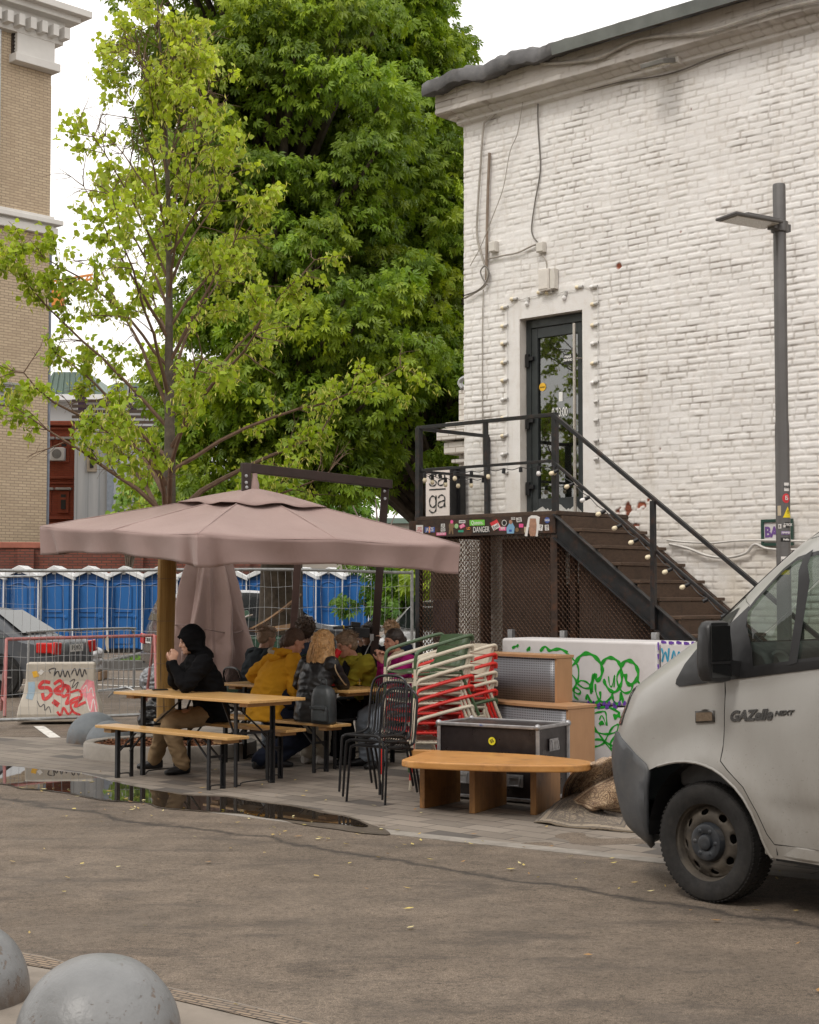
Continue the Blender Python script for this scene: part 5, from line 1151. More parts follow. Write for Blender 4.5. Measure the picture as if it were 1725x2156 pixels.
tumbler(onT(712, 1440), .028, .09, 'short clear glass standing behind the red napkins'); tumbler(onT(693, 1444), .026, .09, 'short clear glass left of the red napkins'); tumbler(onT(727, 1446), .026, .07, 'small clear jar right of the red napkins')
q_ = onT(708, 1447); t_ = thing('napkin_tray', 'red napkins in a small tray on the table between the glasses', 'napkins', tuple(q_)); MB().box(q_ + V(0, 0, .008), (.15, .11, .012), rz=RZW).build('tray', BLACKM, t_, bevel=.004); MB().box(q_ + V(0, 0, .03), (.13, .09, .03), rz=RZW + .2).build('napkins', pm('red_paper', (.55, .02, .03), .6, 0, .2, 20), t_, bevel=.004)
# ---------------- big parasol
FAB = pm('parasol_fabric', (.335, .232, .212), .8, 0, .08, 2.5, .25, 260, dirt=(.27, .2, .18), ds=2, dirtamt=.5)
def fabmat():
 m, t, b = newmat('parasol_cloth'); p = objc(t)
 c = ramp_(t, noise_(t, p, 1.6, 6, .6), [(.3, (.315, .218, .20)), (.7, (.37, .262, .242))]); c = mixc(t, ramp_(t, noise_(t, p, 7, 7, .75), [(.58, 0.0), (.74, .35)]), c, (.22, .16, .145))
 t.links.new(c, b.inputs['Base Color']); b.inputs['Roughness'].default_value = .85; b.inputs['Sheen Weight'].default_value = .15
 bump_(t, b, math_(t, 'ADD', math_(t, 'MULTIPLY', noise_(t, p, 3.5, 4, .5, .6), 3.0), noise_(t, p, 300, 1)), .35, .012); return m
FAB = fabmat()
BRM = pm('brown_powder_coat', (.040, .024, .021), .45, .2, .2, 6, .08)
C0 = V(-1.546, 15.6, 0); Ld, Fd = V(-.99, .14, 0).normalized(), V(-.14, -.99, 0).normalized(); hd_ = 2.06
CL = C0 + Ld * (hd_ + .17) + ZUP * 2.37; CF = C0 + Fd * hd_ + ZUP * 2.205; CR = C0 - Ld * hd_ + ZUP * 2.17; CB = C0 - Fd * hd_ + ZUP * 2.33
AP = P(537, 1037, 15.6); AP = V(C0.x, C0.y, AP.z)
um = thing('cantilever_parasol', 'large square open mauve parasol with hanging valance on a dark brown side mast', 'parasol', (C0.x, C0.y, 0))
corners = [CL, CF, CR, CB]; nb = 32; nr = 16
def bnd(u):
 k = int(u) % 4; f_ = u - int(u); a, b = corners[k], corners[(k + 1) % 4]; p = a.lerp(b, f_); mid = (a + b) / 2
 inw = (C0 + ZUP * p.z - p).normalized(); s_ = math.sin(math.pi * f_); ripple = abs(math.sin(2 * math.pi * f_))
 return p + inw * (.035 * ripple) - ZUP * (.018 * ripple)
vs = []; fs = []; M_ = 4 * nb
for j in range(nr + 1):
 r = j / nr
 for i in range(M_):
  u = i / nb; b_ = bnd(u); f_ = u - int(u); z = AP.z - (AP.z - b_.z) * (r ** 1.1); rip = abs(math.sin(2 * math.pi * f_)) * math.sin(math.pi * min(1, r * .9 + .1)) * .035
  nz = noise.noise(V(b_.x * r * 1.5, b_.y * r * 1.5, 3)) * .012
  vs.append(V(C0.x + (b_.x - C0.x) * r, C0.y + (b_.y - C0.y) * r, z - rip + nz * r))
for j in range(nr):
 for i in range(M_): fs.append((j * M_ + i, (j + 1) * M_ + i, (j + 1) * M_ + (i + 1) % M_, j * M_ + (i + 1) % M_))
cn = MB().add(vs, fs).build('canopy', FAB, um, smooth=True, angle=80); md = cn.modifiers.new('s', 'SOLIDIFY'); md.thickness = .004; md.offset = 0
vs = []; fs = []; nv = 9; M2 = 4 * nb * 2
for j in range(nv + 1):
 v_ = j / nv
 for i in range(M2):
  u = i / (2 * nb); b_ = bnd(u); f_ = u - int(u); out = V(b_.x - C0.x, b_.y - C0.y, 0).normalized(); cfac = math.exp(-(min(f_, 1 - f_) / .05) ** 2); cf2 = math.exp(-(min(f_, 1 - f_) / .16) ** 2)
  wob = .05 * v_ * noise.noise(V(u * 5.2, v_ * .6, 1)) + .022 * v_ * math.sin(u * 23) * (1 - cfac)
  drop = .232 * v_ * (1 + .24 * math.exp(-(min(f_, 1 - f_) / .10) ** 2) - .05 * math.sin(math.pi * f_)); push = .035 * v_ * math.sin(math.pi * v_ * .5) + .045 * math.sin(math.pi * v_) * (1 - cf2) * (.6 + .6 * noise.noise(V(u * 2.3, 7, 2)))
  crease = -.075 * v_ ** .7 * math.exp(-((min(f_, 1 - f_) - .05) / .022) ** 2) + .02 * v_ * math.exp(-((min(f_, 1 - f_) - .11) / .03) ** 2)
  vs.append(b_ + out * (-.045 * v_ * (1 - cfac) + wob - push * .3 + crease) - ZUP * drop)
for j in range(nv):
 for i in range(M2): fs.append((j * M2 + i, (j + 1) * M2 + i, (j + 1) * M2 + (i + 1) % M2, j * M2 + (i + 1) % M2))
va = MB().add(vs, fs).build('valance', FAB, um, smooth=True, angle=80); md = va.modifiers.new('s', 'SOLIDIFY'); md.thickness = .004; md.offset = 0
mb = MB(); 
for k in range(4):                                    # sewn seams over the ribs
 for e in (corners[k], (corners[k] + corners[(k + 1) % 4]) / 2):
  pts = []
  for j in range(3, nr + 1):
   r = j / nr; z = AP.z - (AP.z - e.z) * (r ** 1.1); pts.append(V(C0.x + (e.x - C0.x) * r, C0.y + (e.y - C0.y) * r, z + .004))
  mb.tube(pts, .005, 4)
mb.build('seams', FAB, um)
vs = []; fs = []; nr2 = 7
for j in range(nr2 + 1):                              # vent cap
 r = j / nr2
 for i in range(M_):
  u = i / nb; b_ = bnd(u); rr = r * .355; z = AP.z + .028 - (AP.z - b_.z) * (rr ** 1.1) * .97 - .028 * r * r; lift = .014 * r * math.sin(u * 9.4) + .018 * r * noise.noise(V(u * 4, 3, 3))
  vs.append(V(C0.x + (b_.x - C0.x) * rr, C0.y + (b_.y - C0.y) * rr, z + .015 + lift))
for j in range(nr2):
 for i in range(M_): fs.append((j * M_ + i, (j + 1) * M_ + i, (j + 1) * M_ + (i + 1) % M_, j * M_ + (i + 1) % M_))
vc = MB().add(vs, fs).build('vent_cap', FAB, um, smooth=True, angle=80); md = vc.modifiers.new('s', 'SOLIDIFY'); md.thickness = .004; md.offset = 0
MB().lathe([(.05, -.03), (.045, .04), (.03, .09), (.028, .14)], 12, M=Matrix.Translation(AP + ZUP * .05)).build('crown_knot', FAB, um, smooth=True)
for k in range(4):                                    # ribs under the cloth
 for e, nm in ((corners[k], 'rib'), ((corners[k] + corners[(k + 1) % 4]) / 2, 'rib')):
  MB().beam(AP - ZUP * .09, e.lerp(AP, .05) - ZUP * .05, .018, .028).build(nm, BRM, um)
MB().lathe([(.06, -.14), (.06, -.04), (.03, -.02)], 12, M=Matrix.Translation(AP)).build('hub', BRM, um)
A0, A1 = P(512, 988, 15.6), P(818, 1020, 17.2)
A1 = P(812, 1022, 17.2); mtop = A1; mbase = V(P(776, 1400, 17.25).x, 17.25, 0)
MB().beam(P(511, 984, 15.6), P(822, 1020, 17.2), .075, .095).build('arm', BRM, um, bevel=.006)
mb = MB(); mb.beam(mtop + ZUP * .02, mbase + ZUP * .06, .085, .105, up=V(0, 1, 0)); mb.build('mast', BRM, um, bevel=.006)
mb = MB(); mb.box(P(519, 1010, 15.55), (.10, .035, .32), rz=.6); mb.beam(P(519, 1020, 15.6), AP + ZUP * .06, .03, .03); mb.build('hanger', BRM, um, bevel=.005)
for (x, y) in [(519, 1002), (519, 1016), (520, 1026)]: MB().lathe([(0, 0), (.016, 0), (.016, .012), (0, .014)], 10, M=Matrix.Translation(P(x, y, 15.53)) @ V(0, -1, 0).to_track_quat('Z', 'Y').to_matrix().to_4x4()).build('bolt', GREYZ, um)
for (x, y) in [(775, 1014), (804, 1020), (810, 1034), (811, 1050)]: MB().lathe([(0, 0), (.016, 0), (.016, .012), (0, .014)], 10, M=Matrix.Translation(P(x, y, 17.12)) @ V(0, -1, 0).to_track_quat('Z', 'Y').to_matrix().to_4x4()).build('bolt', GREYZ, um)
mb = MB(); mb.beam(mbase + V(-.5, 0, .04), mbase + V(.5, 0, .04), .08, .05); mb.beam(mbase + V(0, -.5, .045), mbase + V(0, .5, .045), .08, .05); mb.build('base_cross', BRM, um)
for sx in (-1, 1):
 for sy in (-1, 1): MB().box(mbase + V(sx * .27, sy * .27, .05), (.42, .42, .07)).build('ballast_slab', KM, um, bevel=.01)
# ---------------- closed parasol behind the tree
CPx = P(440, 1300, 18.6); cc = V(CPx.x, 18.6, 0)
cp = thing('closed_parasol', 'folded mauve parasol hanging in heavy pleats behind the reed wrapped tree trunk', 'parasol', (cc.x, cc.y, 0))
rs_tab = [(.60, .02), (.62, .30), (.74, .50), (1.0, .57), (1.4, .46), (1.8, .36), (2.1, .26), (2.3, .12), (2.36, .04)]
vs = []; fs = []; n = 200; zz_ = np.linspace(.60, 2.36, 44)
for z in zz_:
 R0 = interp(z, rs_tab)
 for k in range(n):
  th = 2 * math.pi * k / n; ple = 1.15 * (1 - 2 * abs(math.sin(3.5 * th + .5 * math.sin(z * 2.1)))) ** 1 * .62 + .33 * (1 - 2 * abs(math.sin(5.5 * th + 1 + z * .35))) + .12 * math.cos(17 * th - z)
  amp = .30 - .10 * (z - .6) / 2; r = R0 * (.80 + amp * ple) + .02 * noise.noise(V(th * 2, z * 3, 1)); r = max(.015, r)
  sx = -.10 * max(0, 1.3 - z) * (1 if math.cos(th) < 0 else -.2); zo = (.10 * math.sin(3 * th + 1) + .05 * math.sin(7 * th)) * max(0, (1.0 - z) / .4) * (1 if R0 > .1 else .3)
  vs.append(V(cc.x + r * 1.08 * math.cos(th) + sx, cc.y + r * .8 * math.sin(th), z + zo))
for j in range(len(zz_) - 1):
 for k in range(n): fs.append((j * n + k, j * n + (k + 1) % n, (j + 1) * n + (k + 1) % n, (j + 1) * n + k))
MB().add(vs, fs).build('folded_canopy', FAB, cp, smooth=True, angle=180)
mb = MB(); pb = V(P(606, 1400, 18.9).x, 18.9, 0); pt = P(627, 1190, 18.9); pt = pb + (pt - pb) * (2.3 / pt.z); mb.beam(pb, pt, .085, .085, up=V(0, 1, 0)); mb.build('mast', pm('brown_mast', (.085, .048, .042), .5, .2, .15, 5, .1), cp, bevel=.006)
MB().beam(pt, V(cc.x, cc.y, 2.36), .06, .06).build('arm', BRM, cp); mb = MB(); mb.beam(pb + V(-.45, 0, .04), pb + V(.45, 0, .04), .08, .05); mb.beam(pb + V(0, -.45, .045), pb + V(0, .45, .045), .08, .05); mb.build('base_cross', BRM, cp)
MB().tube(catmull([V(cc.x + .43 * math.cos(a), cc.y + .34 * math.sin(a), 1.28 + .05 * math.sin(a * 2)) for a in np.linspace(0, 2 * math.pi, 13)[:-1]], 3, closed=True), .007, 5, closed=True).build('tie_strap', pm('strap', (.2, .14, .13), .8), cp)
# ---------------- slatted armchairs, two stacks
CGRN = pm('chair_green', (.045, .085, .035), .4, 0, .15, 8, .08, coat=.3); CCRM = pm('chair_cream', (.56, .50, .40), .45, 0, .08, 8, .08, dirt=(.36, .31, .24), ds=9, dirtamt=.5); CRED = pm('chair_red', (.56, .018, .012), .38, 0, .1, 8, .06, coat=.3)
_chair_src = {}
def armchair(colname, label, group):
 m = {'g': CGRN, 'c': CCRM, 'r': CRED}[colname]
 if colname in _chair_src:
  o = copy_tree(_chair_src[colname]); o['label'] = label; o['group'] = group; return o
 t = thing('armchair', label, 'chair', (0, 0, 0), 0, group); fr = .0148
 for s_ in (-1, 1):
  y = s_ * .27
  MB().tube(catmull([(.30, y, 0), (.27, y, .38), (.262, y, .53), (.235, y, .588), (.17, y, .612), (-.05, y, .66), (-.26, y * .98, .70), (-.325, y * .95, .70), (-.335, y * .9, .66)], 5), fr * 1.1, 8).build('arm_frame', m, t, world=False, smooth=True)
  MB().tube(catmull([(-.36, y * .98, 0), (-.20, y * .93, .40), (-.235, y * .90, .47), (-.315, y * .88, .695)], 5), fr, 8).build('rear_leg', m, t, world=False, smooth=True)
  MB().tube([(.268, y, .40), (-.20, y * .93, .385)], fr * .9, 8).build('seat_rail', m, t, world=False, smooth=True)
 for k in range(9):
  x = .25 - k * .052; pts = [V(x, yy, .418 - .012 * math.cos(yy * 6)) for yy in np.linspace(-.25, .25, 7)]
  mb = MB(); vs = []; fs = []
  for p in pts: vs += [p + V(-.019, 0, 0), p + V(.019, 0, 0), p + V(.019, 0, -.006), p + V(-.019, 0, -.006)]
  for i in range(6):
   for q_ in range(4): fs.append((4 * i + q_, 4 * i + (q_ + 1) % 4, 4 * i + 4 + (q_ + 1) % 4, 4 * i + 4 + q_))
  mb.add(vs, fs + [(3, 2, 1, 0), (24, 25, 26, 27)]); mb.build('seat_slat', m, t, world=False)
 for k, (z0, z1) in enumerate([(.43, .515), (.525, .605), (.615, .70)]):
  vs = []; fs = []
  for yy in np.linspace(-.235, .235, 9):
   cv = .035 * (1 - (yy / .235) ** 2); top = .012 * (1 - (yy / .235) ** 2) * (1 if k == 2 else .3)
   for z in (z0, z1):
    x = -.215 - (z - .43) * .36 - cv; zz = z + (top if z == z1 else 0); vs += [V(x, yy, zz), V(x - .004, yy, zz)]
  for i in range(8):
   a = 4 * i; fs += [(a, a + 2, a + 6, a + 4), (a + 1, a + 5, a + 7, a + 3), (a + 2, a + 3, a + 7, a + 6), (a, a + 4, a + 5, a + 1)]
  MB().add(vs, fs).build('back_slat', m, t, world=False, smooth=True, angle=40)
 _chair_src[colname] = t; return t
names = {'g': 'green', 'c': 'cream', 'r': 'red'}
def stack(c, fdir, seq, label_where, step, tilt0, tiltk, ordn):
 rz = math.atan2(fdir.y, fdir.x); N = len(seq)
 for k, q_ in enumerate(seq):          # bottom first
  pos = 'bottom' if k == 0 else 'topmost' if k == N - 1 else ordn[k] + ' from the bottom'
  o = armchair(q_, '%s metal slatted armchair, %s in the %s' % (names[q_], pos, label_where), 'stacked metal armchairs')
  M_ = Matrix.Translation(c + fdir * (.0 * k) + ZUP * (k * step)) @ Matrix.Rotation(rz, 4, 'Z') @ Matrix.Translation((-.3, 0, .60)) @ Matrix.Rotation(tilt0 + tiltk * k, 4, 'Y') @ Matrix.Translation((.3, 0, -.60))
  o.matrix_world = M_; o.location = M_.to_translation(); o.rotation_euler = M_.to_euler()
ordn = ['', 'second', 'third', 'fourth', 'fifth', 'sixth', 'seventh', 'eighth']
FD = V(-.87, -.49, 0).normalized()
stack(V(.145, 13.92, 0), FD, 'crrrcccg', 'taller front chair stack', .0885, R_(-1), R_(.5), ordn)
stack(V(.40, 14.80, 0), FD, 'grccrrc', 'rear chair stack beside the counters', .084, R_(-1), R_(.5), ordn)
# ---------------- black wire chairs
BW = pm('black_wire', (.014, .014, .016), .35, .3, .2, 20, .05)
def wire_chair():
 t = thing('wire_chair', 'black rod chair, lowest of the stacked black chairs', 'chair', (0, 0, 0), 0, 'stacked black wire chairs'); r = .0115
 hoop = [(.21, -.20, .452), (.0, -.215, .442), (-.14, -.215, .45), (-.20, -.21, .50), (-.235, -.205, .70), (-.26, -.19, .83), (-.268, -.13, .885), (-.272, 0, .90), (-.268, .13, .885), (-.26, .19, .83), (-.235, .205, .70), (-.20, .21, .50), (-.14, .215, .45), (0, .215, .442), (.21, .20, .452)]
 MB().tube(catmull(hoop, 5), r, 8).build('back_hoop', BW, t, world=False, smooth=True)
 for s_ in (-1, 1):
  MB().tube(catmull([(.215, 0, .455), (.215, s_ * .15, .455), (.222, s_ * .195, .445), (.235, s_ * .212, .40), (.275, s_ * .225, 0)], 5), r, 8).build('front_leg', BW, t, world=False, smooth=True)
  MB().tube(catmull([(.0, s_ * .215, .435), (-.12, s_ * .222, .42), (-.17, s_ * .225, .36), (-.27, s_ * .235, 0)], 5), r, 8).build('rear_leg', BW, t, world=False, smooth=True)
  MB().tube([(-.12, s_ * .222, .42), (-.2, s_ * .16, .40), (-.21, 0, .40)], r * .8, 6).build('under_brace', BW, t, world=False, smooth=True)
 for k in range(13):
  y = -.175 + k * .175 / 6; zt = .90 - .085 * (abs(y) / .19) ** 2.5
  MB().tube(catmull([(.21, y, .452), (.0, y, .425), (-.15, y, .432), (-.205, y * .98, .485), (-.235, y * .98, .70), (-.27, y * .95, zt)], 4), .0042, 5).build('rod', BW, t, world=False, smooth=True)
 return t
wc = wire_chair(); wcs = [wc, copy_tree(wc), copy_tree(wc)]; cb = V(-.21, 12.98, 0); fd = V(-.57, -.82, 0).normalized(); rz = math.atan2(fd.y, fd.x)
for k, (o, lb) in enumerate(zip(wcs, ['black rod chair, lowest of the stacked black chairs', 'black rod chair, middle one of the stacked black chairs', 'black rod chair on top of the stack of black chairs'])):
 o['label'] = lb; o.location = cb + ZUP * (.052 * k) + fd * (.045 * k) * 1.2; o.rotation_euler = (0, R_(1.2) * k, rz + .03 * k); o.scale = (.92, .86, 1)
# ---------------- flight case
FC_l, FC_r = V(.26, 13.17, 0), V(1.03, 12.68, 0); fdx = (FC_r - FC_l).normalized(); fdy = V(-fdx.y, fdx.x, 0); FL = (FC_r - FC_l).length; FDp = .54; FH = .60; z0f = .02
FL = .93; FC_l = FC_r - fdx * FL
fc = thing('flight_case', 'black flight case with aluminium edges and a round yellow sticker, behind the wooden bench', 'flight case', (FC_l.x, FC_l.y, 0), math.atan2(fdx.y, fdx.x))
LAM = pm('black_laminate', (.016, .012, .013), .35, 0, .3, 5, .2, 120, dirt=(.05, .04, .035), ds=7); ALU = pm('aluminium', (.36, .36, .37), .45, .7, .2, 14, .1, 60)
frz = math.atan2(fdx.y, fdx.x)
def fcp(x, y, z): return FC_l + fdx * x + fdy * y + ZUP * z
MB().box(fcp(FL / 2, FDp / 2, z0f + FH / 2), (FL - .012, FDp - .012, FH - .012), rz=frz).build('case_body', LAM, fc, bevel=.003)
for (a, b) in [((0, 0), (FL, 0)), ((0, FDp), (FL, FDp)), ((0, 0), (0, FDp)), ((FL, 0), (FL, FDp))]:
 for z in (z0f + .008, z0f + FH - .008): MB().beam(fcp(a[0], a[1], z), fcp(b[0], b[1], z), .028, .028).build('edge_profile', ALU, fc, bevel=.006)
for x in (0, FL):
 for y in (0, FDp):
  MB().beam(fcp(x, y, z0f), fcp(x, y, z0f + FH), .03, .03).build('edge_profile', ALU, fc, bevel=.006)
  for z in (z0f + .005, z0f + FH - .005): MB().ell(fcp(x, y, z), (.028, .028, .028), nu=12, nv=8).build('ball_corner', ALU, fc, smooth=True)
c0 = fcp(FL * .55, -.0045, z0f + FH * .78)
MB().lathe([(0, 0), (.033, 0), (.033, .0015), (0, .0015)], 24, M=Matrix.Translation(c0) @ (-fdy).to_track_quat('Z', 'Y').to_matrix().to_4x4()).build('round_sticker', pm('yellow_sticker', (.75, .66, .03), .5), fc)
MW['x'] = MW[fc.name]; text_mesh('SS', .038, SK, 'lettering', fc, c0 - fdy * .003, (fdx + ZUP * .5).normalized(), (ZUP - fdx * .5).normalized(), .0004, bold=.0008)
text_mesh('B/L', .024, SB, 'lettering', fc, fcp(FL * .45, -.0185, z0f + FH - .006), fdx, ZUP, .0004)
for (px_, py_, pz_, ax) in [(FL + .004, FDp * .5, .46, 'r'), (FL * .78, -.004, .18, 'f'), (FL * .74, -.004, .33, 'f'), (FL * .25, -.004, .18, 'f')]:
 X_, N_out = (fdy, fdx) if ax == 'r' else (fdx, -fdy); c_ = fcp(px_, py_, pz_ + .0)
 mb = MB(); Mx = Matrix((X_, N_out, ZUP)).transposed(); mb.box(c_ + N_out * .003, (.15, .006, .10), M=Mx); mb.box(c_ + N_out * .010 + ZUP * .03, (.11, .012, .02), M=Mx)
 mb.tube([c_ + N_out * .018 + X_ * -.05 + ZUP * .03, c_ + N_out * .024 - X_ * .05 - ZUP * .04, c_ + N_out * .024 + X_ * .05 - ZUP * .04, c_ + N_out * .018 + X_ * .05 + ZUP * .03], .006, 6); mb.build('handle', ALU, fc)
# ---------------- low wooden bench
BWD = woodmat('bench_wood', (.42, .185, .048), (.60, .31, .10), scale=(1.0, 7, 7), rough=.4, bump=.2, dirt=(.14, .06, .025)); BWL = woodmat('bench_leg_wood', (.20, .095, .030), (.40, .20, .068), scale=(5, 5, 1.0), rough=.5, bump=.35, dirt=(.045, .022, .01))
zb_ = .415
top_px = [(850, 1597), (852, 1600), (870, 1603), (930, 1606), (1000, 1608.5), (1080, 1610.5), (1160, 1611.5), (1210, 1611), (1238, 1608.5), (1246, 1605), (1238, 1601), (1200, 1596), (1120, 1588.5), (1000, 1582.5), (930, 1580), (900, 1581)]
tp_ = [G(x, y, zb_) for x, y in top_px]; tpc = catmull(tp_, 4, closed=True)
wb = thing('wooden_bench', 'low honey coloured wooden bench with boat shaped top on three plank legs', 'bench', (tp_[0].x, tp_[0].y, 0), math.atan2(tp_[9].y - tp_[0].y, tp_[9].x - tp_[0].x))
mb = MB(); mb.prism([(p.x, p.y) for p in tpc], V(0, 0, .055), V(0, 0, zb_ - .055)); mb.build('seat', BWD, wb, bevel=.014, seg=3)
bl_ = G(870, 1586, zb_ - .03); MB().box(bl_ + V(.10, .03, 0), (.24, .05, .05), rz=-.25).build('end_block', BWD, wb, bevel=.004)
for (a, b) in [((889, 1702), (965, 1687)), ((994, 1713), (1074, 1689)), ((1123, 1716), (1181, 1692))]:
 A, B = G(*a), G(*b); L_ = (B - A).length; dd = (B - A).normalized(); B = A + dd * min(L_, .62)
 MB().beam(A + ZUP * ((zb_ - .056) / 2) + dd * .0, B + ZUP * ((zb_ - .056) / 2), .048, zb_ - .056).build('leg_panel', BWL, wb, bevel=.004)
# ---------------- two curved reception counters
BEECH = woodmat('beech_laminate', (.40, .215, .105), (.47, .265, .135), scale=(6, 6, 1), rough=.45, bump=.05)
def perfmat():
 m, t, b = newmat('perforated_steel'); uv = N_(t, 'ShaderNodeUVMap'); q = uv.outputs[0]
 sx = N_(t, 'ShaderNodeSeparateXYZ'); t.links.new(q, sx.inputs[0]); fx = math_(t, 'SUBTRACT', math_(t, 'FRACT', sx.outputs[0]), .5); fy = math_(t, 'SUBTRACT', math_(t, 'FRACT', sx.outputs[1]), .5)
 r2 = math_(t, 'ADD', math_(t, 'MULTIPLY', fx, fx), math_(t, 'MULTIPLY', fy, fy)); hole = math_(t, 'LESS_THAN', r2, .075)
 c = mixc(t, hole, (.23, .235, .255), (.05, .05, .055)); t.links.new(c, b.inputs['Base Color']); b.inputs['Roughness'].default_value = .42; b.inputs['Metallic'].default_value = .25
 bump_(t, b, math_(t, 'SUBTRACT', 1.0, hole), .4, .004); return m
PERF = perfmat()
PANEL_N = NN
def counter(label, corner_px, left_px, z0, z1, depth, side_px):
 """quarter-round front: corner_px on the front right corner (ground height z0)"""
 zc = z1; A = G(*corner_px, zc); A.z = 0; Lf = P(left_px, 1400, A.y + .25); ex = NN * -1
 wx = 1.2; a_dir = D_; 
 t = thing('reception_counter', label, 'counter', (A.x, A.y, z0), RZW, 'curved reception counters')
 def plan(s, off=0.0):
  th = s * math.pi / 2; return A + U * ((wx + off) * math.sin(th)) + NN * ((.36 + off) * (1 - math.cos(th))) - NN * off * .5
 n = 28; H = z1 - .03 - z0
 vs = []; fs = []; uv = []
 arc = [0]; pp = [plan(i / n) for i in range(n + 1)]
 for i in range(n): arc.append(arc[-1] + (pp[i + 1] - pp[i]).length)
 for i, p in enumerate(pp): vs += [p + ZUP * (z0 + .0), p + ZUP * (z1 - .03)]
 for i in range(n): fs.append((2 * i, 2 * i + 1, 2 * i + 3, 2 * i + 2))
 o = MB().add(vs, fs).build('perforated_front', PERF, t, smooth=True); ul = o.data.uv_layers.new(name='UVMap'); pitch = .023
 for lp in o.data.loops:
  vi = lp.vertex_index; ul.data[lp.index].uv = (arc[vi // 2] / pitch, (H if vi % 2 else 0) / pitch)
 md = o.modifiers.new('s', 'SOLIDIFY'); md.thickness = .004
 poly = [plan(i / n, .035) for i in range(n + 1)]; poly = [A - NN * .02 + D_ * .03] + poly[1:] + [plan(1, .03) + NN * .04, A + U * (wx * .45) + NN * (depth + .12), A + D_ * .03 + NN * (depth + .02)]
 mb = MB(); mb.prism([(p.x, p.y) for p in poly], V(0, 0, .028), V(0, 0, z1 - .028)); mb.build('worktop', BEECH, t, bevel=.003)
 MB().box(A + NN * (depth / 2) + D_ * .012 + ZUP * ((z0 + z1 - .029) / 2), (.022, depth, z1 - z0 - .03), rz=RZW).build('side_panel', BEECH, t, bevel=.002)
 e = plan(1); MB().box(e + NN * .03 + ZUP * ((z0 + z1 - .029) / 2), (.022, .06, z1 - z0 - .03), rz=RZW).build('side_panel', BEECH, t)
 mb = MB(); mb.beam(A + NN * (depth - .03) + ZUP * (z0 + .2), e + NN * .04 + ZUP * (z0 + .2), .02, .36); mb.build('inner_board', pm('counter_inside', (.12, .08, .05), .7), t)
 return t
counter('lower curved reception counter, perforated steel front with beech side, standing on the pavement', (1192, 1487), 1028, .0, .675, .40, None)
counter('upper curved reception counter stacked on the other one, smaller with beech top', (1168, 1380), 1020, .675, 1.115, .24, None)
# ---------------- white graffitied foam blocks
FOAM = pm('white_vinyl_block', (.62, .60, .605), .55, 0, .05, 2, .15, 5, dirt=(.42, .39, .37), ds=2.5, dirtamt=.5)
GRN = pm('green_spray', (.012, .30, .02), .6, 0, .3, 14); PRP = pm('purple_spray', (.13, .05, .34), .6, 0, .25, 14); BLU = pm('blue_spray', (.03, .30, .48), .6, 0, .25, 14)
Y0 = 15.3; Q0 = P(1220, 1300, Y0); Q0 = V(Q0.x, Q0.y, 0)
def qp(x, y, off=0.0): return onplane(x, y, Q0 - NN * off, NN)
def qt(x, y): p = qp(x, y); return (p - Q0).dot(D_), p.z
tl, tm, tr = qt(1055, 1343)[0], qt(1386, 1349)[0], qt(1386, 1349)[0] + 1.45
ztop = qt(1220, 1346)[1]; zmid = qt(1260, 1485)[1]
blocks = []
def block(t0, t1, z0, z1, label):
 b_ = thing('foam_block', label, 'block', tuple(Q0 + D_ * ((t0 + t1) / 2) + NN * .25 + ZUP * z0), RZW, 'white vinyl blocks')
 mb = MB(); nx = 14; c_ = Q0 + D_ * ((t0 + t1) / 2) + NN * .25 + ZUP * ((z0 + z1) / 2); mb.box(c_, (t1 - t0 - .012, .5, z1 - z0 - .012), rz=RZW); mb.build('padding', FOAM, b_, bevel=.028, seg=4, smooth=True); return b_
bk1 = block(tl, tm, zmid, ztop, 'upper white block with large green bubble graffiti behind the counters')
bk2 = block(tl, tm, 0, zmid, 'lower white block with a green scrawled face under the large graffiti')
bk3 = block(tm + .01, tr, zmid, ztop, 'white block with purple dashes and blue letters, mostly hidden by the van')
bk4 = block(tm + .01, tr, 0, zmid, 'lower white block standing on the ground behind the van')
def spray(par, pxs, w_, mat, name='graffiti', f=(.1759, 1044.5, 1334.2)):
 pts = []
 for x, y in pxs:
  t_, z_ = qt(f[1] + x * f[0], f[2] + y * f[0]); pts.append((t_, z_))
 mb = MB(); ribbon(mb, pts, w_, Q0, D_, ZUP, -NN, .0035 + .0004 * (len(par.children) % 3)); return mb.build(name, mat, par)
spray(bk1, [(880, 690), (950, 640), (960, 560), (900, 470), (905, 400), (960, 340)], .026, GRN)
spray(bk1, [(860, 240), (940, 320), (985, 400), (990, 520), (960, 600), (930, 680), (990, 720), (1015, 690), (950, 640), (940, 740), (990, 790)], .024, GRN)
spray(bk1, [(955, 345), (1010, 270), (1090, 235), (1180, 270), (1250, 350), (1275, 440), (1250, 530), (1205, 560), (1190, 490), (1150, 620), (1140, 720)], .045, GRN)
spray(bk1, [(1260, 370), (1320, 300), (1390, 290), (1460, 330), (1495, 400), (1510, 500), (1500, 600), (1440, 690), (1370, 680), (1310, 600), (1295, 540)], .04, GRN)
spray(bk1, [(1490, 400), (1550, 330), (1620, 330), (1680, 390), (1705, 480), (1680, 560), (1610, 610), (1565, 570), (1552, 480)], .045, GRN)
spray(bk1, [(1350, 510), (1360, 600), (1385, 635), (1410, 560), (1425, 495), (1415, 640)], .017, GRN)
spray(bk1, [(1500, 420), (1450, 520), (1480, 650), (1550, 710), (1620, 680), (1640, 600), (1680, 550), (1725, 600)], .026, GRN)
spray(bk1, [(960, 600), (1020, 560), (1090, 580), (1140, 640), (1060, 650), (980, 600)], .02, GRN)
spray(bk1, [(1170, 480), (1150, 560), (1130, 640), (1160, 700)], .03, GRN); spray(bk1, [(1190, 600), (1200, 700), (1245, 800), (1330, 810), (1390, 740), (1400, 700)], .026, GRN)
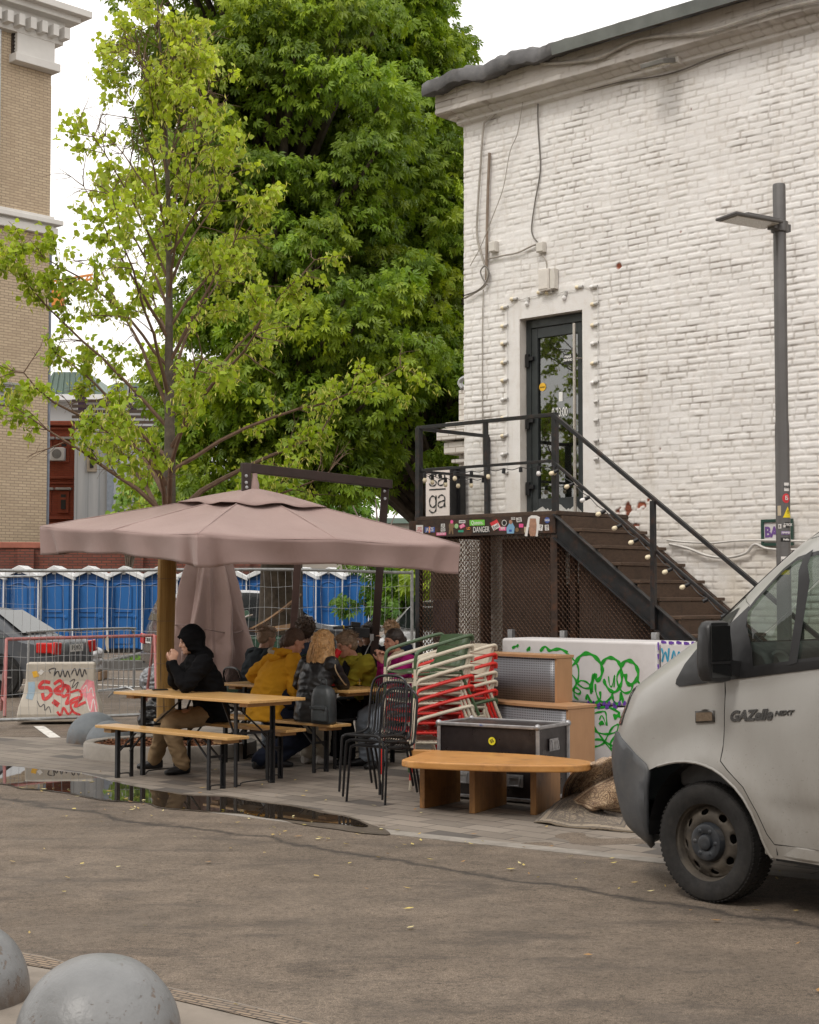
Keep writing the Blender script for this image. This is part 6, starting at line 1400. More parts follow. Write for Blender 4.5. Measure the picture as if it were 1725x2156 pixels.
spray(bk1, [(1080, 790), (1100, 730), (1130, 800), (1190, 830), (1250, 780), (1250, 690)], .03, GRN); spray(bk1, [(1390, 720), (1410, 800), (1450, 840), (1490, 790), (1500, 700), (1530, 830)], .03, GRN)
spray(bk1, [(195, 172), (240, 150), (265, 140), (255, 165)], .03, GRN); spray(bk1, [(370, 205), (410, 160), (395, 200)], .028, GRN); spray(bk1, [(530, 210), (590, 155), (640, 200), (700, 190), (780, 185), (860, 230)], .035, GRN)
spray(bk2, [(1080, 940), (1160, 890), (1270, 880), (1380, 890), (1490, 950)], .026, GRN); spray(bk2, [(1130, 1020), (1170, 960), (1250, 935), (1310, 935), (1325, 1000), (1330, 1100)], .02, GRN)
spray(bk2, [(1130, 1010), (1140, 1100), (1200, 1170), (1300, 1200), (1400, 1190), (1480, 1160)], .024, GRN); spray(bk2, [(1240, 1030), (1265, 980), (1290, 1010), (1320, 1090)], .016, GRN); spray(bk2, [(1240, 1090), (1275, 1050), (1285, 1090)], .035, GRN)
spray(bk2, [(1080, 940), (1110, 1050), (1180, 1120), (1250, 1220), (1330, 1330), (1400, 1400), (1370, 1320), (1440, 1200), (1470, 1090), (1400, 1120), (1340, 1220), (1290, 1310), (1200, 1350), (1140, 1340), (1130, 1290), (1200, 1265), (1290, 1280), (1390, 1340), (1440, 1320)], .024, GRN)
spray(bk2, [(1150, 1080), (1150, 1180), (1110, 1210), (1100, 1300), (1150, 1470), (1165, 1400), (1140, 1250), (1150, 1120)], .028, GRN); spray(bk2, [(1410, 1000), (1450, 985), (1490, 970)], .06, GRN)
for k in range(8): spray(bk1, [(1095 + k * 62, 828 - (k % 2) * 3), (1125 + k * 62, 842)], .05, PRP)
for k in range(4): spray(bk2, [(1120 + k * 95, 868), (1165 + k * 95, 878)], .05, PRP)
f2 = (.2578, 1280.3, 1145.6)
for k in range(5): spray(bk3, [(435 + k * 62, 797 + (k % 2) * 6 + k * 2), (480 + k * 62, 803 + k * 3)], .03, PRP, f=f2)
for (ya, yb) in [(800, 870), (895, 940), (980, 1020)]: spray(bk1, [(412, ya), (414, yb)], .02, PRP, f=f2)
spray(bk3, [(440, 850), (450, 900), (445, 960), (470, 880), (490, 960), (500, 850)], .02, BLU, f=f2); spray(bk3, [(520, 960), (540, 870), (560, 950), (580, 880), (600, 940), (640, 860)], .02, BLU, f=f2)
for x in (1077, 1187, 1380):
 p = qp(x, 1340, -.62); t_ = thing('steel_post', {1077: 'left grey square steel post sticking up behind the white blocks', 1187: 'middle grey square steel post sticking up behind the white blocks', 1380: 'right grey square steel post sticking up behind the white blocks, nearest the van'}[x], 'post', (p.x, p.y, 0), RZW)
 MB().box(V(p.x, p.y, .66), (.06, .06, 1.30), rz=RZW).build('upright', GREYZ, t_, bevel=.004); MB().box(V(p.x, p.y, .01), (.16, .16, .02), rz=RZW).build('foot_plate', GREYZ, t_)
# ---------------- carpets
def carpet_mat(name, base, dark, mid, sc=7.5):
 m, t, b = newmat(name); uv = N_(t, 'ShaderNodeUVMap').outputs[0]
 q = mapping(t, uv, scale=(sc, sc, 1)); vo = N_(t, 'ShaderNodeTexVoronoi'); vo.feature = 'DISTANCE_TO_EDGE'; vo.inputs['Scale'].default_value = 1.0; t.links.new(q, vo.inputs['Vector'])
 n1 = noise_(t, q, .8, 3, .5, 1.2); wv = math_(t, 'PINGPONG', math_(t, 'MULTIPLY', n1, 14.0), 1.0)
 c = ramp_(t, wv, [(.30, base), (.40, mid), (.62, mid), (.70, dark), (.86, dark), (.92, base)]); c = mixc(t, ramp_(t, vo.outputs['Distance'], [(.02, .6), (.06, 0.0)]), c, dark)
 sx = N_(t, 'ShaderNodeSeparateXYZ'); t.links.new(uv, sx.inputs[0]); edge = math_(t, 'MINIMUM', math_(t, 'MINIMUM', sx.outputs[1], math_(t, 'SUBTRACT', 1.0, sx.outputs[1])), math_(t, 'MINIMUM', sx.outputs[0], math_(t, 'SUBTRACT', 1.0, sx.outputs[0])))
 st = ramp_(t, edge, [(0, mid), (.03, dark), (.045, base), (.10, base), (.112, dark), (.125, mid), (.15, dark), (.165, base)], 'CONSTANT'); inb = math_(t, 'LESS_THAN', edge, .165)
 zig = N_(t, 'ShaderNodeTexVoronoi'); zig.inputs['Scale'].default_value = 22; t.links.new(uv, zig.inputs['Vector']); st = mixc(t, ramp_(t, zig.outputs['Distance'], [(.25, .7), (.35, 0.0)]), st, dark)
 c = mixc(t, inb, c, st); c = mixc(t, ramp_(t, noise_(t, uv, 4, 6), [(.4, 0.0), (.8, .4)]), c, tuple(x * .5 for x in mid))
 t.links.new(c, b.inputs['Base Color']); b.inputs['Roughness'].default_value = .95; b.inputs['Sheen Weight'].default_value = .2; bump_(t, b, noise_(t, uv, 400, 2), .6, .004); return m
def draped(name, label, rows, mat, nu=40, nv=40, wr=.02, seed=0, th=.008):
 """rows: control rows of 3D points, interpolated into a sheet"""
 R = [catmull(r, 8) for r in rows]; m_ = len(R[0]); cols_ = [catmull([R[j][i] for j in range(len(R))], 8) for i in range(m_)]; n = len(cols_[0]); vs = []; fs = []
 for i in range(m_):
  for j in range(n):
   p = cols_[i][j]; nz = noise.noise(V(i * .13, j * .17, seed)) * wr + noise.noise(V(i * .35, j * .4, seed + 5)) * wr * .4; vs.append(p + V(nz * .4, -abs(nz) * .3, max(-p.z + .01, nz)))
 for i in range(m_ - 1):
  for j in range(n - 1): fs.append((i * n + j, (i + 1) * n + j, (i + 1) * n + j + 1, i * n + j + 1))
 o = MB().add(vs, fs).build(name, mat, smooth=True, angle=180); ul = o.data.uv_layers.new(name='UVMap')
 for lp in o.data.loops: vi = lp.vertex_index; ul.data[lp.index].uv = (vi // n / (m_ - 1), (vi % n) / (n - 1))
 md = o.modifiers.new('s', 'SOLIDIFY'); md.thickness = th; return setp(o, label, 'carpet')
CM1 = carpet_mat('carpet_beige', (.60, .46, .30), (.085, .04, .026), (.36, .215, .12)); CM2 = carpet_mat('carpet_grey', (.30, .24, .17), (.05, .036, .028), (.16, .125, .085), 8)
def g_(x, y, z): return G(x, y, z)
draped('carpet', 'worn grey green carpet spread flat on the pavement, under the beige one', [[g_(1124, 1730, .01), g_(1180, 1737, .015), g_(1250, 1744, .012), g_(1345, 1752, .01)], [g_(1145, 1712, .03), g_(1195, 1712, .05), g_(1270, 1722, .03), g_(1350, 1730, .02)], [g_(1170, 1690, .07), g_(1215, 1680, .12), g_(1280, 1690, .05), g_(1355, 1700, .03)], [g_(1200, 1672, .1), g_(1240, 1660, .16), g_(1290, 1665, .1), g_(1360, 1680, .03)]], CM2, wr=.018)
rise_ = [[(1188, 1700, .02), (1215, 1702, .02), (1243, 1698, .03), (1290, 1706, .02), (1340, 1712, .02)],
   [(1186, 1680, .09), (1212, 1684, .06), (1240, 1678, .12), (1285, 1690, .06), (1340, 1696, .07)],
   [(1190, 1654, .20), (1212, 1660, .16), (1248, 1650, .24), (1290, 1664, .16), (1340, 1668, .17)],
   [(1206, 1630, .31), (1228, 1634, .28), (1262, 1624, .35), (1295, 1632, .29), (1345, 1636, .29)],
   [(1225, 1612, .40), (1250, 1606, .42), (1278, 1600, .46), (1305, 1594, .48), (1350, 1588, .50)],
   [(1240, 1604, .36), (1262, 1598, .38), (1288, 1592, .42), (1310, 1586, .44), (1352, 1578, .45)]]
rows = [[g_(*p) for p in r] for r in rise_]
draped('carpet', 'beige oriental carpet heaped in folds against the white blocks, beside the van', rows, CM1, wr=.022, seed=4, th=.011)
fl_ = [[(1200, 1690, .08), (1225, 1674, .15), (1262, 1652, .24), (1318, 1622, .36)], [(1220, 1700, .06), (1240, 1686, .12), (1275, 1666, .21), (1325, 1644, .30)], [(1248, 1708, .05), (1266, 1700, .09), (1290, 1692, .12), (1330, 1684, .15)], [(1262, 1704, .02), (1275, 1708, .03), (1300, 1712, .03), (1332, 1714, .03)]]
draped('carpet_fold', 'folded over border strip of the beige carpet pile nearest the van', [[g_(*p) + V(0, -.05, .02) for p in r] for r in fl_], CM1, wr=.012, seed=9, th=.011)
# ---------------- concrete hemispheres
def spheremat(name, c1, c2, rough=.5):
 m, t, b = newmat(name); p = objc(t); c = ramp_(t, noise_(t, p, 3, 6, .6), [(.3, c1), (.7, c2)])
 v1 = noise_(t, p, 22, 5, .7); ch = ramp_(t, v1, [(.585, 0.0), (.61, 1.0)]); ch = math_(t, 'MULTIPLY', ch, ramp_(t, noise_(t, p, 4, 3), [(.48, 0.0), (.6, 1.0)])); c = mixc(t, ch, c, (.17, .14, .12))
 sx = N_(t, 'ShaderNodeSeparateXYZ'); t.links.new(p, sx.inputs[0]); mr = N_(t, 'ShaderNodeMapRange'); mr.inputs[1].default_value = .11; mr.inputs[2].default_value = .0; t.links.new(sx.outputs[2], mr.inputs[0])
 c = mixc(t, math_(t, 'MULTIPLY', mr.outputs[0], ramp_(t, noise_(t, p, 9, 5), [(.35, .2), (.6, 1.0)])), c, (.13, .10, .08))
 t.links.new(c, b.inputs['Base Color']); b.inputs['Roughness'].default_value = rough; b.inputs['Metallic'].default_value = .0
 h = math_(t, 'SUBTRACT', noise_(t, p, 14, 5, .6), math_(t, 'MULTIPLY', ch, 1.0)); bump_(t, b, h, .5, .012); return m
SPH = spheremat('silver_paint_concrete', (.17, .175, .178), (.245, .25, .255), .38); SPD = spheremat('grey_blue_concrete', (.10, .115, .13), (.17, .19, .205), .6)
def dome(x, y, R, mat, label, seed=0):
 t = MB(); vs = []; fs = []; nu, nv = 64, 28
 for j in range(nv + 1):
  ph = (math.pi / 2 + .12) * j / nv
  for k in range(nu):
   th = 2 * math.pi * k / nu; d = V(math.sin(ph) * math.cos(th), math.sin(ph) * math.sin(th), math.cos(ph)); r = R * (1 + .010 * noise.noise(d * 3 + V(seed, 0, 0)) + .004 * noise.noise(d * 14)); vs.append(d * r)
 for j in range(nv):
  for k in range(nu): fs.append((j * nu + k, (j + 1) * nu + k, (j + 1) * nu + (k + 1) % nu, j * nu + (k + 1) % nu))
 t.add(vs, fs); o = t.build('concrete_hemisphere', mat, smooth=True, angle=180, weld=True); o.location = (x, y, .03); setp(o, label, 'bollard', 'concrete hemisphere bollards'); return o
dome((217 - 862) / FPX * 5.97, 5.97, .31, SPH, 'large silver concrete hemisphere in the lower left foreground, the nearer one', 1)
dome((-84 - 862) / FPX * 6.66, 6.66, .31, SPH, 'silver concrete hemisphere cut by the left edge of the picture', 2)
dome(-3.60, 18.0, .31, SPD, 'smooth grey hemisphere behind, left of the tree ring', 3)
dome(-3.30, 17.35, .265, SPD, 'rough darker hemisphere touching the stone tree ring', 4)
# ---------------- backpack standing on the bench behind the blonde woman
bp = B3 + D_ * .80 - NN * .10 + ZUP * .472
LEA = pm('black_leather', (.036, .042, .045), .42, 0, .35, 9, .4, 30)
bk = thing('backpack', 'small black leather backpack standing on the bench behind the blonde woman', 'backpack', tuple(bp), RZW)
def lump(mb, c, sx, sy, h, rz=RZW, e=.55, top=.8):
 vs = []; fs = []; n = 24; m_ = Matrix.Rotation(rz, 3, 'Z'); zs_ = [0, .02, .1, .4, .7, .88, .97, 1.0]; ws = [.86, .97, 1, 1, .96, .82, .55, .15]
 for z, w_ in zip(zs_, ws):
  for k in range(n):
   th = 2 * math.pi * k / n; c_, s_ = math.cos(th), math.sin(th); vs.append(c + m_ @ V(abs(c_) ** e * (1 if c_ > 0 else -1) * sx / 2 * w_, abs(s_) ** e * (1 if s_ > 0 else -1) * sy / 2 * w_, z * h))
 for j in range(len(zs_) - 1):
  for k in range(n): fs.append((j * n + k, j * n + (k + 1) % n, (j + 1) * n + (k + 1) % n, (j + 1) * n + k))
 fs += [tuple(reversed(range(n))), tuple(range((len(zs_) - 1) * n, len(zs_) * n))]; mb.add(vs, fs)
mb = MB(); lump(mb, bp, .27, .14, .36); mb.build('bag_body', LEA, bk, smooth=True, angle=60)
mb = MB(); lump(mb, bp - NN * .08 + D_ * .03 + ZUP * .03, .20, .06, .15); mb.build('front_pocket', LEA, bk, smooth=True, angle=60)
mb = MB(); mb.box(bp - NN * .112 + D_ * .03 + ZUP * .155, (.205, .012, .03), rz=RZW); mb.build('pocket_flap', LEA, bk, bevel=.004)
MB().tube(catmull([bp + ZUP * .33 - D_ * .04, bp + ZUP * .41 - D_ * .03, bp + ZUP * .41 + D_ * .03, bp + ZUP * .33 + D_ * .04], 4), .006, 6).build('carry_loop', LEA, bk, smooth=True)
                # =====  PEOPLE
SKIN = pm('skin', (.50, .29, .205), .5, 0, .12, 12, .1, 200); SKINR = pm('skin_ruddy', (.47, .235, .155), .5, 0, .12, 12, .1, 200)
def fuse(mb, name, mat, parent, voxel=.008, it=4, folds=0.0, fs=9.0, seed=0, fine=0.0):
 me = bpy.data.meshes.new('tmp'); Mi = MW[parent.name].inverted(); me.from_pydata([tuple(Mi @ Vector(p)) for p in mb.v], [], mb.f); me.update()
 o = bpy.data.objects.new('tmp', me); COL.objects.link(o)
 m = o.modifiers.new('r', 'REMESH'); m.mode = 'VOXEL'; m.voxel_size = voxel; m.use_smooth_shade = True
 m2 = o.modifiers.new('s', 'SMOOTH'); m2.iterations = it; m2.factor = .5
 dg = bpy.context.evaluated_depsgraph_get(); nm = bpy.data.meshes.new_from_object(o.evaluated_get(dg)); bpy.data.objects.remove(o); nm.name = name
 if folds or fine:
  n = len(nm.vertices); co = np.zeros(n * 3); nm.vertices.foreach_get('co', co); no = np.zeros(n * 3); nm.vertices.foreach_get('normal', no); co = co.reshape(-1, 3); no = no.reshape(-1, 3)
  d = np.zeros(n)
  for i in range(n):
   p = Vector(co[i]); a = noise.noise(V(p.x * fs, p.y * fs, p.z * fs * 1.8 + seed)); d[i] = folds * (1 - 2.2 * abs(a)) + (fine * noise.noise(p * 45) if fine else 0)
  co += no * d[:, None]; nm.vertices.foreach_set('co', co.ravel()); nm.update()
 nm.materials.clear(); nm.materials.append(mat); nm.polygons.foreach_set('use_smooth', [True] * len(nm.polygons))
 o = bpy.data.objects.new(name, nm); COL.objects.link(o); o.parent = parent; return o
def loft(mb, secs, n=16):
 vs = []; fs = []
 for c, X, Y in secs:
  for k in range(n):
   th = 2 * math.pi * k / n; vs.append(Vector(c) + Vector(X) * math.cos(th) + Vector(Y) * math.sin(th))
 a, b, c3 = Vector(secs[0][0]), Vector(secs[1][0]), Vector(secs[0][1]).cross(Vector(secs[0][2]))
 for j in range(len(secs) - 1):
  for k in range(n): fs.append((j * n + k, j * n + (k + 1) % n, (j + 1) * n + (k + 1) % n, (j + 1) * n + k))
 fs += [tuple(reversed(range(n))), tuple(range((len(secs) - 1) * n, len(secs) * n))]
 if c3.dot(b - a) < 0: fs = [tuple(reversed(f_)) for f_ in fs]
 mb.add(vs, fs)
def limb(mb, pts, rad, n=12):
 pts = [Vector(p) for p in pts]; cp_ = catmull(pts, 4); rr = []
 for i in range(len(cp_)):
  u = i / 4; k = min(int(u), len(rad) - 2); f_ = u - k; rr.append(rad[k] * (1 - f_) + rad[k + 1] * f_)
 mb.tube(cp_, rr, n); mb.ell(pts[0], (rad[0],) * 3); mb.ell(pts[-1], (rad[-1],) * 3)
def ik(a, c, l1, l2, pole):
 a, c = Vector(a), Vector(c); d = c - a; L = min(d.length, (l1 + l2) * .995); d.normalize(); c = a + d * L
 x = (l1 * l1 - l2 * l2 + L * L) / (2 * L); h = math.sqrt(max(0, l1 * l1 - x * x)); p = (Vector(pole) - d * Vector(pole).dot(d)).normalized(); return a + d * x + p * h, c
def hand(mb, wrist, dr, pn, side, curl=.5, s=1.0):
 """dr: direction of the hand, pn: palm normal (fingers curl that way), side: +1/-1 thumb side"""
 dr = Vector(dr).normalized(); pn = (Vector(pn) - dr * Vector(pn).dot(dr)).normalized(); sd_ = dr.cross(pn).normalized() * side
 loft(mb, [(wrist, sd_ * .026 * s, pn * .019 * s), (wrist + dr * .03 * s, sd_ * .036 * s, pn * .017 * s), (wrist + dr * .085 * s, sd_ * .041 * s, pn * .014 * s), (wrist + dr * .095 * s, sd_ * .038 * s, pn * .010 * s)], 12)
 for i, L in enumerate((.070, .078, .073, .058)):
  off = (.030 - i * .0205) * s; p = wrist + dr * (.088 - abs(i - 1) * .003) * s + sd_ * off; cur = curl * (.8 + .12 * i); pts = [p]; ang = cur * .5
  for seg in (.45, .32, .23):
   d2 = dr * math.cos(ang) + pn * math.sin(ang); p = p + d2 * L * seg * s; pts.append(p); ang += cur * 1.1
  limb(mb, pts, [.0095 * s, .0088 * s, .0082 * s, .0072 * s], 8)
 p = wrist + dr * .022 * s + sd_ * .030 * s; d2 = (dr * .75 + sd_ * .6 + pn * .25).normalized(); q = p + d2 * .042 * s; d3 = (dr * .85 + sd_ * .15 + pn * .5 * (curl + .2)).normalized(); limb(mb, [p, q, q + d3 * .033 * s], [.0125 * s, .011 * s, .0085 * s], 8)
def person(label, hip, F, lean=15, hyaw=0, hpitch=15, hroll=0, hands=None, feet=None, top=None, trous=None, skin=None, shoes=None, hair=None, hairm=None, s=1.0, coat=.0, hood=False, jfolds=.010, arm_r=.052, hoodm=None, curl=.6, hdirs=None, bulk=1.0, shirt=None):
 F = Vector(F).normalized(); F.z = 0; F.normalize(); Rv = F.cross(ZUP); H = Vector(hip); skin = skin or SKIN
 t = thing('person', label, 'person', (H.x, H.y, 0), math.atan2(F.y, F.x))
 def up(a): a = R_(a); return ZUP * math.cos(a) + F * math.sin(a)
 W_ = H + up(lean * .5) * .17 * s; Ch = W_ + up(lean * .95) * .19 * s; Nk = Ch + up(lean * 1.25) * .17 * s; Sh = Nk - up(lean * 1.2) * .045 * s
 nk2 = Nk + up(lean * .9 + 8) * .065 * s
 hy = F * math.cos(R_(hyaw)) + Rv * math.sin(R_(hyaw)); hp_ = R_(hpitch); hF = (hy * math.cos(hp_) - ZUP * math.sin(hp_)).normalized(); hR = hF.cross(ZUP).normalized(); hU = hR.cross(hF).normalized()
 HC = nk2 + hU * .095 * s + hF * .022 * s
 sj = [Sh + Rv * (-.175 * s), Sh + Rv * (.175 * s)]; hj = [H + Rv * (-.088 * s), H + Rv * (.088 * s)]
 dn = -ZUP
 if hands is None: hands = [H + F * .36 - Rv * .12 + ZUP * .22, H + F * .36 + Rv * .12 + ZUP * .22]
 if feet is None: feet = [H + F * .40 - Rv * .12, H + F * .38 + Rv * .14]
 feet = [V(p.x, p.y, .085) for p in feet]
 arms = []; legs = []
 for k in (0, 1):
  sg_ = -1 if k == 0 else 1
  el, wr = ik(sj[k], hands[k], .285 * s, .26 * s, -ZUP * 1.0 + Rv * sg_ * .55 - F * .25); arms.append((sj[k], el, wr))
  kn, an_ = ik(hj[k], feet[k], .43 * s, .42 * s, F * 1.0 + ZUP * .8 + Rv * sg_ * .1); legs.append((hj[k], kn, an_))
 mb = MB()                                            # ---- body, one surface
 loft(mb, [(H - up(0) * .07, Rv * .135 * s, F * .095 * s), (H, Rv * .155 * s, F * .11 * s), (W_, Rv * .13 * s, F * .095 * s), (Ch, Rv * .155 * s, F * .11 * s), (Sh, Rv * .13 * s, F * .08 * s), (Nk + up(lean) * .02, Rv * .055 * s, F * .055 * s)])
 limb(mb, [Nk - up(lean) * .03, nk2, HC - hU * .05 * s - hF * .01], [.056 * s, .052 * s, .055 * s])
 mb.ell(HC + hU * .035 * s - hF * .012 * s, (.076 * s, .094 * s, .085 * s), M=Matrix((hR, hF, hU)).transposed(), nu=22, nv=14)
 loft(mb, [(HC - hU * .108 * s + hF * .060 * s, hR * .022 * s, hF * .018 * s), (HC - hU * .095 * s + hF * .05 * s, hR * .042 * s, hF * .038 * s), (HC - hU * .06 * s + hF * .035 * s, hR * .058 * s, hF * .055 * s), (HC - hU * .02 * s + hF * .022 * s, hR * .067 * s, hF * .066 * s), (HC + hU * .03 * s + hF * .018 * s, hR * .069 * s, hF * .070 * s), (HC + hU * .07 * s + hF * .008 * s, hR * .06 * s, hF * .066 * s)], 18)
 loft(mb, [(HC + hU * .022 * s + hF * .084 * s, hR * .008 * s, hF * .010 * s), (HC + hU * .0 * s + hF * .093 * s, hR * .010 * s, hF * .013 * s), (HC - hU * .022 * s + hF * .100 * s, hR * .016 * s, hF * .016 * s), (HC - hU * .032 * s + hF * .090 * s, hR * .014 * s, hF * .012 * s)], 10)
 mb.ell(HC + hU * .034 * s + hF * .079 * s, (.052 * s, .012 * s, .009 * s), M=Matrix((hR, hF, hU)).transposed())
 for sg_ in (-1, 1):
  mb.ell(HC + hR * sg_ * .073 * s - hF * .005 * s - hU * .002, (.009 * s, .018 * s, .031 * s), M=Matrix((hR, hF, hU)).transposed()); mb.ell(HC + hR * sg_ * .038 * s + hF * .062 * s - hU * .022 * s, (.02 * s, .02 * s, .018 * s))
 mb.ell(HC - hU * .052 * s + hF * .086 * s, (.024 * s, .010 * s, .006 * s), M=Matrix((hR, hF, hU)).transposed()); mb.ell(HC - hU * .063 * s + hF * .083 * s, (.022 * s, .010 * s, .007 * s), M=Matrix((hR, hF, hU)).transposed())
 for k, (a, e, w_) in enumerate(arms):
  limb(mb, [a, e, w_], [.045 * s, .038 * s, .024 * s]); hd = hdirs[k] if hdirs else ((w_ - e).normalized(), -ZUP)
  hand(mb, w_, hd[0], hd[1], (1 if k == 0 else -1) if len(hd) < 3 else hd[2], curl, s * .95)
 for (a, kn, an_) in legs: limb(mb, [a, kn, an_], [.075 * s, .052 * s, .036 * s])
 fuse(mb, 'body', skin, t, .0065, 2)
 for sg_ in (-1, 1):
  e_ = HC + hR * sg_ * .031 * s + hF * .0835 * s + hU * .012 * s; MB().ell(e_, (.0105 * s, .006 * s, .0055 * s), M=Matrix((hR, hF, hU)).transposed(), nu=8, nv=6).build('eye', pm('eye_dark', (.05, .035, .03), .3), t, smooth=True)
 MB().ell(HC - hU * .057 * s + hF * .0935 * s, (.021 * s, .004 * s, .0025 * s), M=Matrix((hR, hF, hU)).transposed(), nu=8, nv=6).build('mouth', pm('lips', (.23, .09, .07), .5), t, smooth=True)
 # ---- trousers
 mb = MB(); loft(mb, [(H - ZUP * .095, Rv * .165 * s, F * .125 * s), (H, Rv * .18 * s, F * .13 * s), (W_ - up(lean) * .03, Rv * .15 * s, F * .115 * s)])
 for (a, kn, an_) in legs: limb(mb, [a, (a + kn) / 2 - ZUP * .005, kn, (kn + an_) / 2, an_ + ZUP * .015], [.098 * s, .088 * s, .078 * s, .074 * s, .070 * s])
 fuse(mb, 'trousers', trous, t, .011, 4, .010, 9, 3)
 for k, (a, kn, an_) in enumerate(legs):
  fd_ = (F * .9 + Rv * (-.2 if k == 0 else .2)).normalized(); sr = ZUP.cross(fd_); mb = MB(); b0 = V(an_.x, an_.y, 0)
  loft(mb, [(b0 - fd_ * .075 + ZUP * .045, sr * .030, ZUP * .040), (b0 - fd_ * .03 + ZUP * .055, sr * .040, ZUP * .055), (b0 + fd_ * .05 + ZUP * .045, sr * .043, ZUP * .045), (b0 + fd_ * .13 + ZUP * .033, sr * .046, ZUP * .032), (b0 + fd_ * .175 + ZUP * .026, sr * .034, ZUP * .022)], 14); mb.ell(an_ + ZUP * .005, (.045, .045, .05))
  fuse(mb, 'shoe', shoes or BLACKM, t, .009, 3)
 # ---- jacket
 j = .022 * bulk; mb = MB(); low = H - up(0) * (.05 + coat)
 loft(mb, [(low - F * .02 * (coat > .03), Rv * (.185 * s + j), F * (.135 * s + j)), (H, Rv * (.178 * s + j), F * (.13 * s + j)), (W_, Rv * (.165 * s + j), F * (.125 * s + j)), (Ch, Rv * (.18 * s + j), F * (.128 * s + j)), (Sh - up(lean) * .0, Rv * (.150 * s + j), F * (.095 * s + j)), (Nk - up(lean) * .005, Rv * (.070 * s + j), F * (.066 * s + j)), (Nk + up(lean) * .03, Rv * (.062 * s + j * .6), F * (.062 * s + j * .6))], 20)
 for (a, e, w_) in arms: limb(mb, [a - ZUP * .005, (a + e) / 2, e, (e + w_) / 2, w_ - (w_ - e).normalized() * .02], [(.068 + j * .6) * s, (.062 + j * .5) * s, (.056 + j * .5) * s, .049 * s, .040 * s])
 fuse(mb, 'jacket', top, t, .010, 5, jfolds, 8.5, 1, .0015)
 Mh = Matrix((hR, hF, hU)).transposed()
 def hp3(x, y, z): return HC + hR * x * s + hF * y * s + hU * z * s
 if hood:
  vs = []; fs = []; nu, nv = 30, 22
  mb = MB(); mb.ell(hp3(0, -.024, .036), (.108 * s, .122 * s, .125 * s), M=Mh, nu=24, nv=16)
  loft(mb, [(Nk - F * .05 + ZUP * .0, Rv * .13, F * .11), (Nk - F * .035 + ZUP * .06, Rv * .115, F * .105), (HC - hU * .07 - hF * .03, hR * .105, hF * .098), (HC + hU * .0 - hF * .02, hR * .108, hF * .115), (HC + hU * .07 - hF * .005, hR * .100, hF * .125)], 20)
  o = fuse(mb, 'hood', hoodm or top, t, .008, 3, .006, 10, 2)
  bm = bmesh.new(); bm.from_mesh(o.data); Mi = MW[t.name].inverted(); c0 = Mi @ hp3(0, .10, -.015); fx = (Mi.to_3x3() @ hF); ux = (Mi.to_3x3() @ hU); rx = (Mi.to_3x3() @ hR)
  kill = [v for v in bm.verts if (lambda d: ((d.dot(rx) / .070) ** 2 + (d.dot(ux) / .098) ** 2 < 1) and d.dot(fx) > -.05)(v.co - c0)]
  bmesh.ops.delete(bm, geom=kill, context='VERTS'); bm.to_mesh(o.data); bm.free(); md = o.modifiers.new('t', 'SOLIDIFY'); md.thickness = .012; md.offset = -1
 if hair == 'short' or hair == 'curly' or hair == 'crop' or hair == 'bun':
  k_ = {'short': .010, 'curly': .026, 'crop': .004, 'bun': .007}[hair]; mb = MB(); mb.ell(hp3(0, -.020, .044), ((.077 + k_) * s, (.093 + k_) * s, (.086 + k_) * s), M=Mh, nu=24, nv=16)
  mb.ell(hp3(0, -.05, .0), ((.066 + k_) * s, (.062 + k_) * s, (.075 + k_ * .6) * s), M=Mh, nu=20, nv=12)
  if hair == 'short': mb.ell(hp3(.01, .045, .095), (.055 * s, .045 * s, .028 * s), M=Mh)
  if hair == 'bun': mb.ell(hp3(0, -.125, .01), (.035 * s, .030 * s, .035 * s), M=Mh); mb.ell(hp3(0, -.10, .015), (.03 * s, .03 * s, .03 * s), M=Mh)
  fuse(mb, 'hair', hairm, t, .006, 2, .004 if hair != 'curly' else .012, 22 if hair != 'curly' else 30, 5, .002)
  if hair in ('short', 'curly'):
   rs_ = np.random.RandomState(int(abs(H.x * 100)) + 3); mb = MB()
   for i in range(150 if hair == 'short' else 220):
    a = rs_.uniform(-math.pi, math.pi); b_ = rs_.uniform(.0, 1.5); d = V(math.sin(b_) * math.sin(a), math.sin(b_) * math.cos(a), math.cos(b_))
    if d.y > .55 and d.z < .55: continue
    p0 = hp3(d.x * (.080 + k_), -.02 + d.y * (.095 + k_), .044 + d.z * (.088 + k_)); tn = (Mh @ V(d.x * .3 + rs_.normal(0, .4), -.5 + d.y, -.4 + rs_.normal(0, .4))).normalized(); p1 = p0 + tn * .02 + (Mh @ d) * .006; mb.tube([p0 - (Mh @ d) * .006, p1, p1 + tn * .018 - ZUP * .004], [.0045, .004, .001], 4)
   mb.build('hair_strands', hairm, t, smooth=True)
 if hair == 'long':
  mb = MB(); mb.ell(hp3(0, -.022, .046), (.094 * s, .106 * s, .094 * s), M=Mh, nu=24, nv=16); b0 = HC - hF * .045
  loft(mb, [(b0 + ZUP * .05, hR * .098, hF * .088), (b0 - ZUP * .03, hR * .112, hF * .082), (b0 - ZUP * .12 - F * .03, hR * .138, hF * .075), (b0 - ZUP * .23 - F * .055, hR * .135, hF * .055), (b0 - ZUP * .33 - F * .065, hR * .095, hF * .035)], 18)
  fuse(mb, 'hair', hairm, t, .008, 3, .012, 14, 5, .002); rs_ = np.random.RandomState(5); mb = MB()
